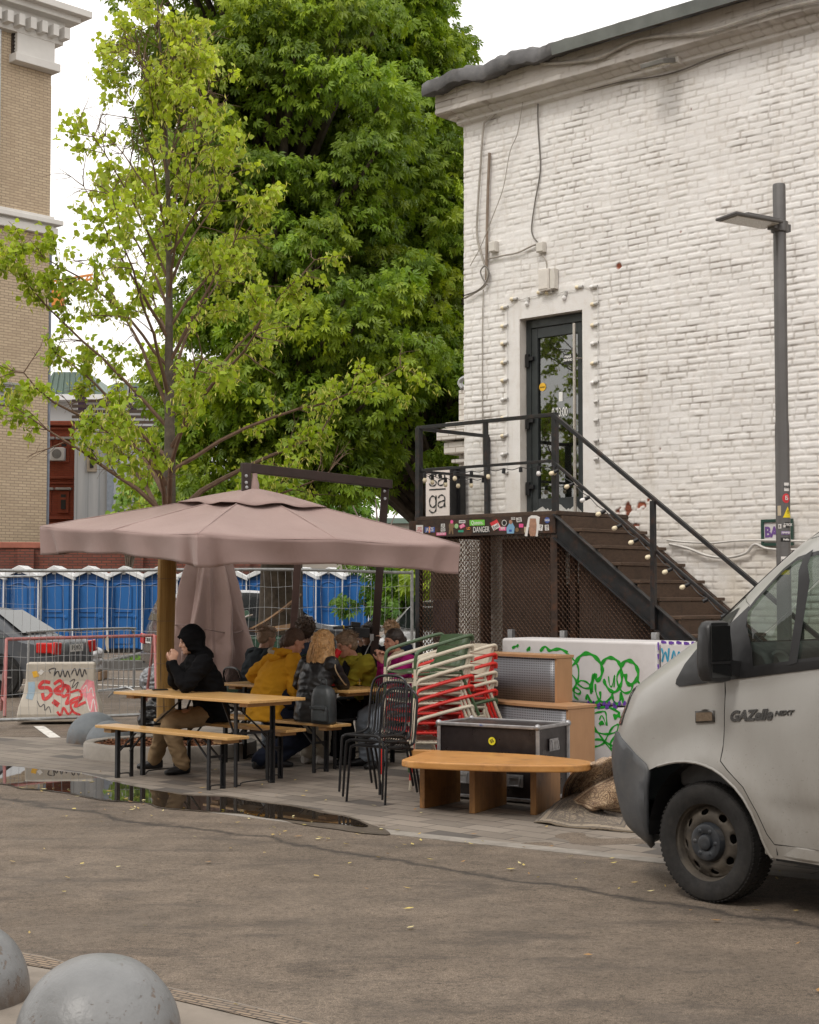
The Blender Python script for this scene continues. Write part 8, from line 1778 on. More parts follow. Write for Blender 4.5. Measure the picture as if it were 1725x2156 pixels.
                # =====  FENCES, CABINS, CARS AND BUILDINGS BEYOND
def mesh_fence(label, A, B, h=2.0, seed=0, low=.1, name='mesh_fence'):
 A, B = Vector(A), Vector(B); d = (B - A).normalized(); L = (B - A).length; t = thing(name, label, 'fence', tuple(A), math.atan2(d.y, d.x), 'temporary mesh fence panels'); r = .021; N = V(-d.y, d.x, 0)
 for k, (a, b) in enumerate([((0, low), (L, low)), ((0, low + h - .06), (L, low + h - .06))]):
  pts = [A + d * (a[0] + (b[0] - a[0]) * i / 10) + ZUP * (a[1] + (.02 if k else .008) * math.sin(i / 10 * math.pi * 1.0 + seed) * -1) for i in range(11)]; MB().tube(pts, r, 8).build('rail', GREYZ, t, smooth=True)
 for x in (0, L): MB().tube([A + d * x, A + d * x + ZUP * (low + h - .04)], r, 8).build('post', GREYZ, t, smooth=True)
 mb = MB(); rg = np.random.RandomState(seed + 2); n = int(L / .105)
 for i in range(1, n):
  x = i * L / n; w_ = rg.normal(0, .006, 7); mb.tube([A + d * (x + w_[j] + .012 * math.sin(j * 1.3 + i * .35)) + N * w_[j] + ZUP * (low + (h - .06) * j / 6) for j in range(7)], .0021, 4, cap=False)
 for z in (.32, .62, .80, 1.12, 1.42, 1.72):
  mb.tube([A + d * (L * i / 24) + ZUP * (low + z * h / 2.0 + .012 * math.sin(i * .9 + z * 7)) for i in range(25)], .0024, 4, cap=False)
 mb.build('wire_mesh', GREYZ, t, smooth=True)
 for x in (.0, L): MB().box(A + d * x + ZUP * .06, (.62, .24, .12), rz=math.atan2(d.y, d.x) + 1.57).build('foot_block', KM, t, bevel=.02)
 return t
fA = V((-60 - CX) / FPX * 19.75, 19.75, 0); fB = V(-2.55, 21.2, 0)
mesh_fence('left temporary mesh fence panel with bent wires, in front of the graffiti barrier', fA, fB, 1.96, 1)
mesh_fence('right temporary mesh fence panel behind the seated group, ending at the porch', V(-2.48, 21.25, 0), V(.035, 22.45, 0), 1.96, 4)
mesh_fence('farther temporary mesh fence panel at the left edge, in front of the grey saloon car', V(-10.2, 28.6, 0), V(-6.95, 29.6, 0), 1.96, 7)
PKM = pm('faded_pink_paint', (.42, .15, .145), .6, 0, .2, 9, .2, 40, dirt=(.3, .25, .22), ds=6)
A, B = V(-5.67, 23.4, 0), V(-4.52, 25.8, 0); d = (B - A).normalized(); L = (B - A).length
cb = thing('crowd_barrier', 'galvanised crowd control barrier with round top corners and vertical bars', 'barrier', tuple(A), math.atan2(d.y, d.x))
fr_ = [(0, .15), (0, .95), (.05, 1.07), (.16, 1.12), (L - .16, 1.12), (L - .05, 1.07), (L, .95), (L, .15)]
MB().tube(catmull([A + d * x + ZUP * z for x, z in fr_], 3) + [A + d * L + ZUP * .15, A + ZUP * .15], .019, 8).build('frame', GREYZ, cb, smooth=True)
mb = MB()
for i in range(1, 19): x = L * i / 19; mb.tube([A + d * x + ZUP * .15, A + d * x + ZUP * 1.12], .008, 5, cap=False)
mb.build('bars', GREYZ, cb)
for x in (.25, L - .25):
 N = V(-d.y, d.x, 0); MB().tube(catmull([A + d * x - N * .32, A + d * x - N * .12 + ZUP * .15, A + d * x + N * .12 + ZUP * .15, A + d * x + N * .32], 4), .014, 6).build('foot', GREYZ, cb, smooth=True)
A, B = V(-5.72, 22.3, 0), V(-3.95, 24.3, 0); d = (B - A).normalized(); N = V(-d.y, d.x, 0)
pb_ = thing('trestle_barrier', 'faded pink tubular trestle barrier with a plastic tag tied to its top rail', 'barrier', tuple(A), math.atan2(d.y, d.x))
MB().tube([A + ZUP * 1.04, B + ZUP * 1.04], .025, 10).build('rail', PKM, pb_, smooth=True)
for E in (A, B):
 MB().tube(catmull([E - N * .50 - d * .35, E - N * .12 - d * .08 + ZUP * .90, E + ZUP * 1.03, E + N * .12 + d * .08 + ZUP * .90, E + N * .55 + d * .30], 5), .022, 8).build('leg', PKM, pb_, smooth=True)
 MB().tube([E - N * .44 - d * .3 + ZUP * .18, E + N * .45 + d * .25 + ZUP * .18], .016, 6).build('crossbar', PKM, pb_, smooth=True)
tg = A + (B - A) * .66; mb = MB(); mb.prism([(-.02, 0), (.03, .02), (.035, -.1), (.045, -.22), (.01, -.2), (-.015, -.1)], V(0, .006, 0), tg + ZUP * 1.03 - V(0, .03, 0), V(1, 0, 0), ZUP); mb.build('plastic_tag', pm('tag_white', (.55, .5, .42), .6), pb_)
gc_ = V((131 - CX) / FPX * 20.75, 20.78, 0); grz = .10; gx_, gy_ = V(math.cos(grz), math.sin(grz), 0), V(-math.sin(grz), math.cos(grz), 0)
gb = thing('road_block', 'white plastic road block with flared foot covered in red, pink and black graffiti', 'road block', tuple(gc_), grz)
RBM = pm('road_block_plastic', (.52, .47, .40), .5, 0, .12, 3, .2, 30, dirt=(.25, .2, .15), ds=3, dirtamt=.6)
prf = [(0, .53, .27), (.10, .53, .27), (.20, .515, .235), (.36, .47, .16), (.52, .445, .115), (.74, .44, .10), (.765, .43, .09)]; mb = MB(); vs = []; fs = []
for z, hx_, hy_ in prf: vs += [gc_ + gx_ * (sx * hx_) + gy_ * (sy * hy_) + ZUP * (z + .02) for sx, sy in ((-1, -1), (1, -1), (1, 1), (-1, 1))]
for j in range(len(prf) - 1):
 for k in range(4): fs.append((4 * j + k, 4 * j + (k + 1) % 4, 4 * j + 4 + (k + 1) % 4, 4 * j + 4 + k))
fs += [(3, 2, 1, 0), tuple(range(24, 28))]; mb.add(vs, fs); mb.build('shell', RBM, gb, bevel=.018, seg=3)
def rbp(x, z, lift=.004):
 hy_ = interp(z, [(p[0], p[2]) for p in prf]); return gc_ + gx_ * x - gy_ * (hy_ + lift) + ZUP * (z + .02)
def gstroke(pxs, w_, mat):
 pts = []
 for px, py in pxs: x = (px - 130) / 159.; z = (1519 - py) / 159. ; pts.append((x, max(.03, min(.755, z))))
 pts = [(p.x, p.y) for p in catmull([V(a, b, 0) for a, b in pts], 5)]; vs = []; fs = []; n = len(pts)
 for i, (x, z) in enumerate(pts):
  a, b = pts[max(i - 1, 0)], pts[min(i + 1, n - 1)]; tx, tz = b[0] - a[0], b[1] - a[1]; l = math.hypot(tx, tz) + 1e-9
  for s_ in (-1, 1): vs.append(rbp(x - tz / l * w_ / 2 * s_, min(.76, z + tx / l * w_ / 2 * s_)))
 for i in range(n - 1): fs.append((2 * i, 2 * i + 1, 2 * i + 3, 2 * i + 2))
 MB().add(vs, fs).build('graffiti', mat, gb)
GRED = pm('graffiti_red', (.60, .035, .035), .6, 0, .2, 20); GPNK = pm('graffiti_pink', (.72, .25, .28), .6, 0, .2, 9); GBK = pm('graffiti_black', (.05, .045, .05), .6); GYL = pm('graffiti_yellow', (.8, .45, .04), .6); GBL = pm('graffiti_blue', (.33, .45, .55), .6, 0, .15, 8); GWH = pm('graffiti_white', (.72, .69, .66), .6)
def c3(x, y): return (x * .25, 1172.5 + y * .25)
for st_ in [[(700, 1100), (740, 1040), (800, 1060), (815, 1160), (840, 1270), (860, 1310), (790, 1330), (760, 1240), (720, 1180), (690, 1120)]]: 
 pts = [c3(*p) for p in st_]; vv_ = [((x - 130) / 159., max(.02, min(.755, (1519 - y) / 159.))) for x, y in pts]; vs, fs = cdt([(max(-.5, min(.5, a)), b) for a, b in vv_], [], .04, lambda a, b: rbp(a, b, .003)); MB().add(vs, fs).build('graffiti', GPNK, gb)
for st_, w_, m_ in [([(440, 1065), (380, 1060), (355, 1105), (430, 1110), (450, 1160), (400, 1200), (380, 1150)], .045, GRED), ([(470, 1080), (520, 1050), (550, 1100), (520, 1160), (480, 1130), (540, 1090), (600, 1110), (560, 1180), (500, 1120)], .04, GRED), ([(560, 1080), (600, 1160), (580, 1240), (640, 1200), (700, 1190), (650, 1260), (740, 1225)], .035, GRED), ([(470, 1215), (520, 1250), (480, 1220)], .06, GRED), ([(510, 1300), (540, 1330), (560, 1270), (600, 1320), (640, 1290)], .03, GRED), ([(600, 1150), (680, 1130), (700, 1200), (620, 1240), (640, 1300), (700, 1330)], .03, GRED),
     ([(440, 990), (430, 960), (480, 950), (470, 1010), (500, 970), (520, 1020), (540, 960), (560, 1020), (580, 970), (600, 1025)], .014, GBK), ([(610, 1000), (640, 950), (660, 1010), (680, 950), (700, 1020), (720, 960), (735, 1000)], .014, GBK), ([(600, 1060), (640, 1040), (620, 1110), (670, 1060), (650, 1120)], .010, GBK), ([(340, 1210), (370, 1260), (400, 1240), (410, 1290), (440, 1260), (460, 1310)], .010, GBK),
     ([(310, 970), (325, 1020)], .07, GYL), ([(350, 970), (375, 990)], .06, GWH), ([(285, 1060), (290, 1130), (275, 1200)], .09, GBL), ([(710, 1120), (740, 1090), (750, 1160), (780, 1110), (800, 1180)], .012, GWH), ([(740, 1190), (780, 1300), (800, 1200), (830, 1310)], .012, GWH)]: gstroke([c3(*p) for p in st_], w_, m_)
BLP = pm('cabin_blue', (.008, .085, .28), .45, 0, .15, 1.2, .1, 6, dirt=(.02, .08, .2), ds=2); BLF = pm('cabin_blue_bright', (.014, .125, .38), .45, 0, .1, 1.2); CWH = pm('cabin_white', (.66, .67, .68), .5, 0, .06, 3)
def cabin(label):
 t = thing('portable_toilet', label, 'portable toilet', (0, 0, 0), 0, 'row of blue portable toilets'); w_ = 1.06
 MB().box((0, 0, 1.07), (w_, 1.1, 1.98)).build('body', BLP, t, world=False, bevel=.01); MB().box((0, 0, .05), (w_, 1.1, .1)).build('base', BLACKM, t, world=False)
 mb = MB(); mb.prism([(-w_ / 2 - .03, 2.05), (0, 2.30), (w_ / 2 + .03, 2.05), (w_ / 2 + .03, 2.17), (0, 2.47), (-w_ / 2 - .03, 2.17)], V(0, 1.25, 0), V(0, -.66, 0), V(1, 0, 0), ZUP); mb.build('roof', CWH, t, world=False, bevel=.01)
 MB().box((0, -.565, 2.27), (.1, .04, .09)).build('vent', CWH, t, world=False); mb = MB(); mb.prism([(-w_ / 2 + .02, 2.05), (0, 2.29), (w_ / 2 - .02, 2.05)], V(0, .9, 0), V(0, -.5, 0), V(1, 0, 0), ZUP); mb.build('gable', BLP, t, world=False)
 for sx in (-1, 1): MB().box((sx * (w_ / 2 - .0), -.565, 1.08), (.035, .05, 2.0)).build('corner_strip', CWH, t, world=False)
 d_ = MB(); d_.box((0, -.57, 1.05), (.84, .035, 1.86)); do_ = d_.build('door', BLF, t, world=False, bevel=.008)
 for (z0, z1, ax) in [(1.15, 1.85, 1), (.25, 1.02, 0)]:
  pts = [(-.24, z0), (.24, z0), (.24, z1)] + ([(.2 * math.cos(a) * 1.2, z1 + .12 * math.sin(a)) for a in np.linspace(.2, 2.94, 9)] if ax else []) + [(-.24, z1)]; mb = MB(); mb.tube([V(x, -.595, z) for x, z in pts], .022, 5, closed=True); o = mb.build('door_panel', BLP, t, world=False); o.parent = do_
 o = MB().lathe([(0, 0), (.045, 0), (.05, .03), (0, .04)], 10, M=Matrix.Translation((.33, -.59, 1.02)) @ Matrix.Rotation(1.57, 4, 'X')).build('handle', BLF, t, world=False, smooth=True); o.parent = do_
 return t
words = ['leftmost, cut by the left edge', 'second from the left', 'third from the left', 'fourth from the left', 'fifth from the left, beside the wrapped trunk', 'sixth from the left, behind the trunk and parasol', 'seventh from the left, hidden by the folded parasol', 'eighth from the left, right of the folded parasol', 'ninth from the left, under chestnut leaves']
c1 = None
for i, wd in enumerate(words):
 lb = 'blue portable toilet with white roof, ' + wd; px = -22 + i * 72.3; Y = 44.2 + i * .32
 o = cabin(lb) if c1 is None else copy_tree(c1)
 if c1 is None: c1 = o
 o['label'] = lb; o.location = ((px - CX) / FPX * Y, Y, -.0); o.rotation_euler = (0, 0, .04)
for i, (px, wd) in enumerate([(645, 'left of the three beside the brown mast'), (700, 'middle one of the three behind the seated group'), (755, 'right one of the three behind the seated group')]):
 o = copy_tree(c1); Y = 51.5 + i * .3; o['label'] = 'blue portable toilet with white roof, ' + wd; o.location = ((px - CX) / FPX * Y, Y, .12); o.rotation_euler = (0, 0, -.18); o.scale = (.86, .9, .98)
def car(label, loc, rz, paint, kind='saloon', plate='Р 519 ОС'):
 t = thing('parked_car', label, 'car', tuple(loc), rz); L = 4.5; hw = .86
 if kind == 'saloon': side = [(-2.2, .38), (-2.24, .62), (-2.16, .92), (-1.62, 1.00), (-.98, 1.40), (-.2, 1.46), (.5, 1.38), (1.22, .98), (2.0, .84), (2.22, .62), (2.22, .34)]
 else: side = [(-2.2, .42), (-2.22, .8), (-2.14, 1.1), (-1.95, 1.60), (-1.2, 1.72), (.1, 1.70), (.9, 1.14), (1.9, 1.0), (2.2, .8), (2.24, .42)]
 sc = [V(x, 0, z) for x, z in side]; pr = [(p.x, p.z) for p in catmull(sc, 5)]; n = len(pr); belt = .92 if kind == 'saloon' else 1.12; mb = MB(); vs = []; fs = []
 def wy(x, z): return hw * (1 - .10 * (abs(x) / 2.2) ** 4) * (1 if z < belt else 1 - .28 * (z - belt) / (.55))
 secs = [(-1, 0), (-1, .5), (-.985, .85), (-.9, .965), (-.55, 1.0), (0, 1.0), (.55, 1.0), (.9, .965), (.985, .85), (1, .5), (1, 0)]
 for (x, z) in pr:
  for (u, v_) in secs: vs.append(V(x, wy(x, z * v_) * u, .30 + (z - .30) * v_))
 m_ = len(secs)
 for i in range(n - 1):
  for k in range(m_ - 1): fs.append((i * m_ + k, i * m_ + k + 1, (i + 1) * m_ + k + 1, (i + 1) * m_ + k))
 fs += [tuple(range(m_)), tuple(reversed(range((n - 1) * m_, n * m_)))]; mb.add(vs, fs); mb.build('body', paint, t, world=False, smooth=True, angle=35)
 gm_ = pm('car_glass', (.03, .04, .04), .06, 0, .1, 3, 0); rs2 = belt + .04
 if kind == 'saloon': gl_ = [(-1.42, rs2), (-1.0, 1.31), (-.2, 1.38), (.45, 1.30), (1.05, rs2)]; rear = [(-1.60, 1.015), (-1.02, 1.385)]; frt = [(.52, 1.375), (1.20, 1.0)]
 else: gl_ = [(-1.9, rs2), (-1.75, 1.52), (0, 1.58), (.78, rs2)]; rear = [(-2.12, 1.15), (-1.97, 1.56)]; frt = [(.14, 1.68), (.88, 1.17)]
 for s_ in (-1, 1):
  MB().add([V(x, s_ * (wy(x, z) * (.972 if z < 1.2 else .93) + .022), z) for x, z in gl_], [tuple(range(len(gl_))) if s_ < 0 else tuple(reversed(range(len(gl_))))]).build('side_window', gm_, t, world=False)
  for cx in (-1.33, 1.33):
   Mt = Matrix.Translation((cx, s_ * .80, .32)) @ Matrix.Rotation(-s_ * math.pi / 2, 4, 'X'); MB().lathe([(.20, -.10), (.31, -.10), (.325, -.07), (.325, .06), (.30, .09), (.22, .09), (.20, .07)], 28, M=Mt).build('tyre', RUB, t, world=False, smooth=True)
   w2 = MB(); w2.lathe([(.21, .085), (.205, .06), (.19, .03), (0, .03)], 28, M=Mt); w2.lathe([(.055, .03), (.05, .075), (0, .08)], 14, M=Mt)
   for k in range(6): a = k * 1.047; w2.beam(Mt @ V(.03 * math.cos(a), .03 * math.sin(a), .066), Mt @ V(.20 * math.cos(a), .20 * math.sin(a), .062), .05, .02)
   w2.build('wheel_rim', pm('alloy', (.42, .42, .42), .35, .7), t, world=False)
   MB().lathe([(.0, .0), (.37, .0)], 24, M=Matrix.Translation((cx, s_ * (hw + .002), .34)) @ Matrix.Rotation(-s_ * math.pi / 2, 4, 'X')).build('wheel_arch', BLACKM, t, world=False)
  lt = MB(); xx = -2.15; lt.prism([(-.30, .70), (.0, .68), (.04, .88), (-.24, .90)], V(.05, 0, 0), V(-2.26, s_ * .60, 0), V(0, s_ * -1, 0), ZUP); lt.box((-2.08, s_ * .80, .80), (.32, .09, .17)); lt.build('tail_light', pm('red_lens', (.55, .015, .012), .2), t, world=False, bevel=.02)
  MB().box((2.10, s_ * .62, .70 if kind == 'saloon' else .92), (.16, .36, .14)).build('headlight', pm('lamp_clear', (.55, .57, .58), .15), t, world=False, bevel=.03)
  MB().box((.72, s_ * .98, belt + .06), (.12, .18, .13)).build('wing_mirror', paint, t, world=False, bevel=.03)
 for g_s, nm in ((rear, 'rear_window'), (frt, 'windscreen')):
  (xa, za), (xb, zb2) = g_s; nn = V(zb2 - za, 0, xa - xb).normalized(); nn = nn if nn.z > 0 else -nn; MB().add([V(xa, -wy(xa, za) * .84, za) + nn * .03, V(xa, wy(xa, za) * .84, za) + nn * .03, V(xb, wy(xb, zb2) * .78, zb2) + nn * .03, V(xb, -wy(xb, zb2) * .78, zb2) + nn * .03], [(0, 1, 2, 3)]).build(nm, gm_, t, world=False)
 MB().box((-2.19, 0, .44), (.16, 1.62, .20)).build('rear_bumper', paint, t, world=False, bevel=.04); MB().box((2.2, 0, .44), (.14, 1.6, .22)).build('front_bumper', paint, t, world=False, bevel=.04)
 MB().box((-2.262, 0, .78), (.012, .52, .12)).build('number_plate', SW, t, world=False); text_mesh(plate, .10, SK, 'lettering', t, MW[t.name] @ V(-2.271, 0, .78), MW[t.name].to_3x3() @ V(0, -1, 0), ZUP, .001, bold=.002)
 MB().box((2.275, 0, .5), (.012, .52, .11)).build('number_plate', SW, t, world=False)
 return t
CG1 = pm('grey_car_paint', (.085, .092, .105), .42, .2, .12, 2, .05, dirt=(.16, .14, .12), ds=2, dirtamt=.6, coat=.15); CG2 = pm('dark_car_paint', (.05, .052, .058), .3, .3, .1, 2, .05, coat=.6); CG3 = pm('white_car_paint', (.62, .62, .61), .3, 0, .05, 2, .05, coat=.6)
Yc = 26.4; car('dirty dark grey saloon car seen from behind at the left edge, behind the fence', V((-112 - CX) / FPX * Yc, Yc + .4, 0), math.atan2(.20, -.98), CG1)
car('dark hatchback with red tail light, mostly hidden by the folded parasol', V((545 - CX) / FPX * 31, 31.5, 0), math.atan2(.35, .94), CG2, 'suv', 'К 204 МН'); car('white car with its bonnet showing between the fence post and the porch mesh', V(.62, 28.4, 0), math.atan2(-.94, -.35), CG3, 'suv', 'Е 731 ТХ').scale = (1, 1, .9)
gc1 = V((545 - CX) / FPX * 24.8, 24.8, 0); ct = thing('waste_container', 'dark green waste container heaped with cardboard behind the mesh fence', 'container', tuple(gc1)); GRC = pm('container_green', (.02, .06, .035), .5, 0, .2, 3)
mb = MB(); mb.prism([(-.62, 0), (.62, 0), (.70, 1.02), (-.70, 1.02)], V(0, 1.0, 0), gc1 - V(0, .5, 0), V(1, 0, 0), ZUP); mb.build('tub', GRC, ct, bevel=.03); mb = MB(); mb.prism([(-.72, 1.36), (-.2, 1.42), (-.15, 1.30), (-.70, 1.22)], V(0, .7, 0), gc1 - V(0, .3, 0), V(1, 0, 0), ZUP); mb.build('lid', pm('lid_green', (.06, .16, .10), .5), ct, bevel=.02)
CB_ = pm('cardboard', (.30, .19, .11), .85, 0, .2, 4, .2); CBD = pm('cardboard_dark', (.09, .05, .035), .9, 0, .3, 5)
for i, (x, z, w_, h_, a, m_, lb) in enumerate([(.25, 1.32, 1.0, .03, .60, CB_, 'long curved cardboard sheet leaning out of the green container'), (-.28, 1.12, .7, .05, -.15, CBD, 'dark flattened box under the cardboard sheet'), (.30, 1.10, .62, .08, .12, CB_, 'brown flattened box at the right side of the container heap'), (-.35, 1.24, .5, .02, .35, SW, 'white polystyrene sheet on the container heap')]):
 n = 8; vs = []; fs = []
 for k in range(n + 1):
  u = k / n - .5; xx = x + math.cos(a) * u * w_; zz = z + math.sin(a) * u * w_ + .22 * u * u * (1 if i == 0 else .3)
  for dy in (-.42, .2):
   for dz in (0, h_): vs.append(gc1 + V(xx, dy + .06 * math.sin(k), zz + dz))
 for k in range(n):
  b = 4 * k; fs += [(b, b + 4, b + 5, b + 1), (b + 2, b + 3, b + 7, b + 6), (b + 1, b + 5, b + 7, b + 3), (b, b + 2, b + 6, b + 4)]
 fs += [(0, 1, 3, 2), (4 * n, 4 * n + 2, 4 * n + 3, 4 * n + 1)]; setp(MB().add(vs, fs).build('cardboard_sheet' if i < 3 else 'foam_sheet', m_), lb, 'cardboard' if i < 3 else 'foam sheet')
pc = V((180 - CX) / FPX * 31, 31, 0); wp_ = thing('wrapped_pallet', 'pallet of sacks wrapped in white film beside the grey saloon car', 'pallet', tuple(pc)); mb = MB()
for k in range(9): mb.ell(pc + V(-.2 + .2 * (k % 3), 0, .22 + .14 * (k // 3)), (.16, .35, .11))
fuse(mb, 'wrapped_load', pm('white_film', (.48, .48, .50), .3, 0, .2, 9, .4, 20), wp_, .03, 2, .03, 6); MB().box(pc + V(0, 0, .08), (.8, .8, .15)).build('pallet_base', CB_, wp_)
for (px, Y, r, lb, c_) in [(335, 19.2, .22, 'black rubbish bag on the ground behind the wrapped trunk', (.012, .012, .013)), (331, 26.5, .26, 'grey rubbish bag beside the folded parasol', (.25, .26, .28))]:
 q_ = V((px - CX) / FPX * Y, Y, 0); tb_ = thing('rubbish_bag', lb, 'rubbish bag', tuple(q_)); mb = MB(); mb.ell(q_ + V(0, 0, r * .8), (r, r * .8, r * .95)); mb.ell(q_ + V(.02, 0, r * 1.8), (r * .3, r * .3, r * .3)); fuse(mb, 'bag', pm('bag_%d' % px, c_, .3, 0, .2, 9, .2, 30), tb_, .015, 2, .04, 9)
# ---- walls and buildings
def brickmat(name, c1, c2, mort, bw, rh, ms=.012, dirt=(.1, .08, .06), damt=.5, axis='x', bumpd=.02):
 m, t, b = newmat(name); p = objc(t); cx = N_(t, 'ShaderNodeSeparateXYZ'); t.links.new(p, cx.inputs[0]); cb2 = N_(t, 'ShaderNodeCombineXYZ'); t.links.new(math_(t, 'ADD', cx.outputs[0], cx.outputs[1]), cb2.inputs[0]); t.links.new(cx.outputs[2], cb2.inputs[1])
 br = N_(t, 'ShaderNodeTexBrick'); br.inputs['Scale'].default_value = 1; br.inputs['Brick Width'].default_value = bw; br.inputs['Row Height'].default_value = rh; br.inputs['Mortar Size'].default_value = ms; br.inputs['Color1'].default_value = (*c1, 1); br.inputs['Color2'].default_value = (*c2, 1); br.inputs['Mortar'].default_value = (*mort, 1); t.links.new(cb2.outputs[0], br.inputs['Vector'])
 c = mixc(t, ramp_(t, noise_(t, p, .7, 7, .65), [(.45, 0.0), (.7, damt)]), br.outputs['Color'], dirt); c = mixc(t, ramp_(t, noise_(t, p, 9, 3), [(.3, .0), (.7, .35)]), c, tuple(x * .6 for x in c1)); t.links.new(c, b.inputs['Base Color']); b.inputs['Roughness'].default_value = .88
 bump_(t, b, math_(t, 'SUBTRACT', 1.0, br.outputs['Fac']), .6, bumpd); return m
RBW = brickmat('red_brick_wall', (.26, .075, .045), (.16, .045, .032), (.07, .045, .035), .30, .088, .016, (.10, .06, .05), .5)
A = V(-17, 49.0, 0); B = V(-4.7, 51.0, 0); d = (B - A).normalized(); rw = thing('red_brick_wall', 'long low red brick wall behind the row of blue cabins', 'wall', tuple(A), math.atan2(d.y, d.x)); L = (B - A).length
MB().box((A + B) / 2 + ZUP * 1.55, (L, .4, 3.1), rz=math.atan2(d.y, d.x)).build('wall', RBW, rw); MB().box((A + B) / 2 + ZUP * 3.2, (L, .52, .2), rz=math.atan2(d.y, d.x)).build('coping', pm('wall_coping', (.30, .105, .07), .85, 0, .3, 2), rw, bevel=.03)
for k in range(4): MB().box(A + d * (1.5 + k * 3.4) - V(-d.y, d.x, 0) * .28 + ZUP * 1.54, (.5, .2, 3.06), rz=math.atan2(d.y, d.x)).build('pier', RBW, rw)
YBM = brickmat('yellow_brick', (.56, .445, .31), (.46, .36, .25), (.25, .19, .14), .34, .102, .012, (.36, .26, .17), .4); WPL = pm('cornice_white', (.62, .60, .57), .8, 0, .08, 1, .3, 6)
yc_ = V((97 - CX) / FPX * 57, 57, 0); yrz = math.atan2(NN.y, NN.x); yb = thing('yellow_brick_building', 'tall yellow brick building with white cornice and grey louvres at the left edge', 'building', tuple(yc_), yrz)
def yp(s_, z, o_=0): return yc_ - NN * s_ + ZUP * z + D_ * o_
W_y, H_y = 14, 22.9
MB().box(yp(W_y / 2, 10.2, -6), (W_y, 12, 20.4), rz=yrz).build('wall', YBM, yb)
def yband(z, h_, o_, ext=None): return MB().box(yp(W_y / 2 - (o_ if ext is None else ext) / 2, z + h_ / 2, -6 + o_ / 2 + .0), (W_y + o_, 12 + o_, h_), rz=yrz).build('cornice', WPL, yb, bevel=.02)
MB().box(yp(W_y / 2, 21.3, -6), (W_y - .02, 11.98, 1.9), rz=yrz).build('wall', YBM, yb)
yz = lambda y: 1.7 + (HOR - y) / S(57)
yband(yz(490), .28, .22); yband(yz(478), .5, .12); yband(yz(468), .18, .36)
yband(yz(78), .25, .30); yband(yz(30), .45, .75); yband(yz(18), .25, 1.05); yband(yz(60) - .05, .62, .34)
for k in range(26): MB().box(yp(-.2 + k * .48, yz(58), .45), (.24, .5, .42), rz=yrz).build('dentil', WPL, yb, bevel=.01)
MB().box(yp(.85, yz(105), -.0 + .08), (1.6, .4, yz(80) - yz(135)), rz=yrz).build('capital', WPL, yb, bevel=.02); MB().box(yp(.85, yz(132), .14), (1.9, .6, .3), rz=yrz).build('capital', WPL, yb, bevel=.02)
LOU = pm('louvre_dark', (.035, .025, .02), .6); LOG = pm('louvre_grey', (.28, .28, .26), .6)
for (x0, x1, y0, y1, m_) in [(10, 61, 58, 120, LOU), (-60, 33, 800, 850, LOG)]:
 def sol(px): 
  k = (px - CX) / FPX; return (yc_.x - k * yc_.y) / (NN.x - k * NN.y)
 s0_, s1_ = sol(x1), sol(x0); Ym = yp((s0_ + s1_) / 2, 0).y; za, zb2 = 1.7 + (HOR - y1) / S(Ym), 1.7 + (HOR - y0) / S(Ym); lv_ = MB().box(yp((s0_ + s1_) / 2, (za + zb2) / 2, .03), (abs(s1_ - s0_), .1, zb2 - za), rz=yrz).build('louvre', m_, yb); mb = MB(); nsl = int((zb2 - za) / .12)
 for k in range(nsl): mb.box(yp((s0_ + s1_) / 2, za + (k + .5) * (zb2 - za) / nsl, .11), (abs(s1_ - s0_) - .05, .05, .05), rz=yrz)
 o = mb.build('slats', m_, yb); o.parent = lv_
MB().tube([yp(-.12, .2, -.2), yp(-.12, yz(470), -.2), yp(-.02, yz(455), -.1)], .11, 8).build('downpipe', pm('downpipe_blue', (.16, .18, .22), .5), yb, smooth=True); MB().tube([yp(2.25, yz(560), .1), yp(2.25, yz(0), .1)], .05, 6).build('conduit', GREYZ, yb)
def facade(name, label, px0, px1, ytop, Y, depth, mat, ybot=1400, rz=0.0, group=None):
 a, b = (px0 - CX) / FPX * Y, (px1 - CX) / FPX * Y; zt = 1.7 + (HOR - ytop) / S(Y); t = thing(name, label, 'building', ((a + b) / 2, Y, 0), 0, group); MB().box(((a + b) / 2, Y + depth / 2, zt / 2), (b - a, depth, zt)).build('wall', mat, t); return t, a, b, zt
def cladmat():
 m, t, b = newmat('metal_cladding'); p = objc(t); sx = N_(t, 'ShaderNodeSeparateXYZ'); t.links.new(p, sx.inputs[0]); f_ = math_(t, 'FRACT', math_(t, 'MULTIPLY', sx.outputs[0], 2.2)); ln = math_(t, 'LESS_THAN', f_, .06)
 c = ramp_(t, noise_(t, mapping(t, p, scale=(2.2, 1, .12)), 1.6, 4), [(.3, (.40, .43, .46)), (.7, (.56, .58, .60))]); c = mixc(t, ln, c, (.30, .33, .36)); c = mixc(t, ramp_(t, noise_(t, mapping(t, p, scale=(5, 1, .4)), 2, 7, .7), [(.55, 0.0), (.75, .4)]), c, (.3, .27, .24)); t.links.new(c, b.inputs['Base Color']); b.inputs['Roughness'].default_value = .5; bump_(t, b, ln, .4, .02); return m
CLM = cladmat(); t_, a, b, zt = facade('clad_building', 'pale grey metal clad building with two narrow windows, seen through the linden', 155, 400, 905, 64, 14, CLM)
DKP = pm('dark_window', (.025, .028, .032), .12); 
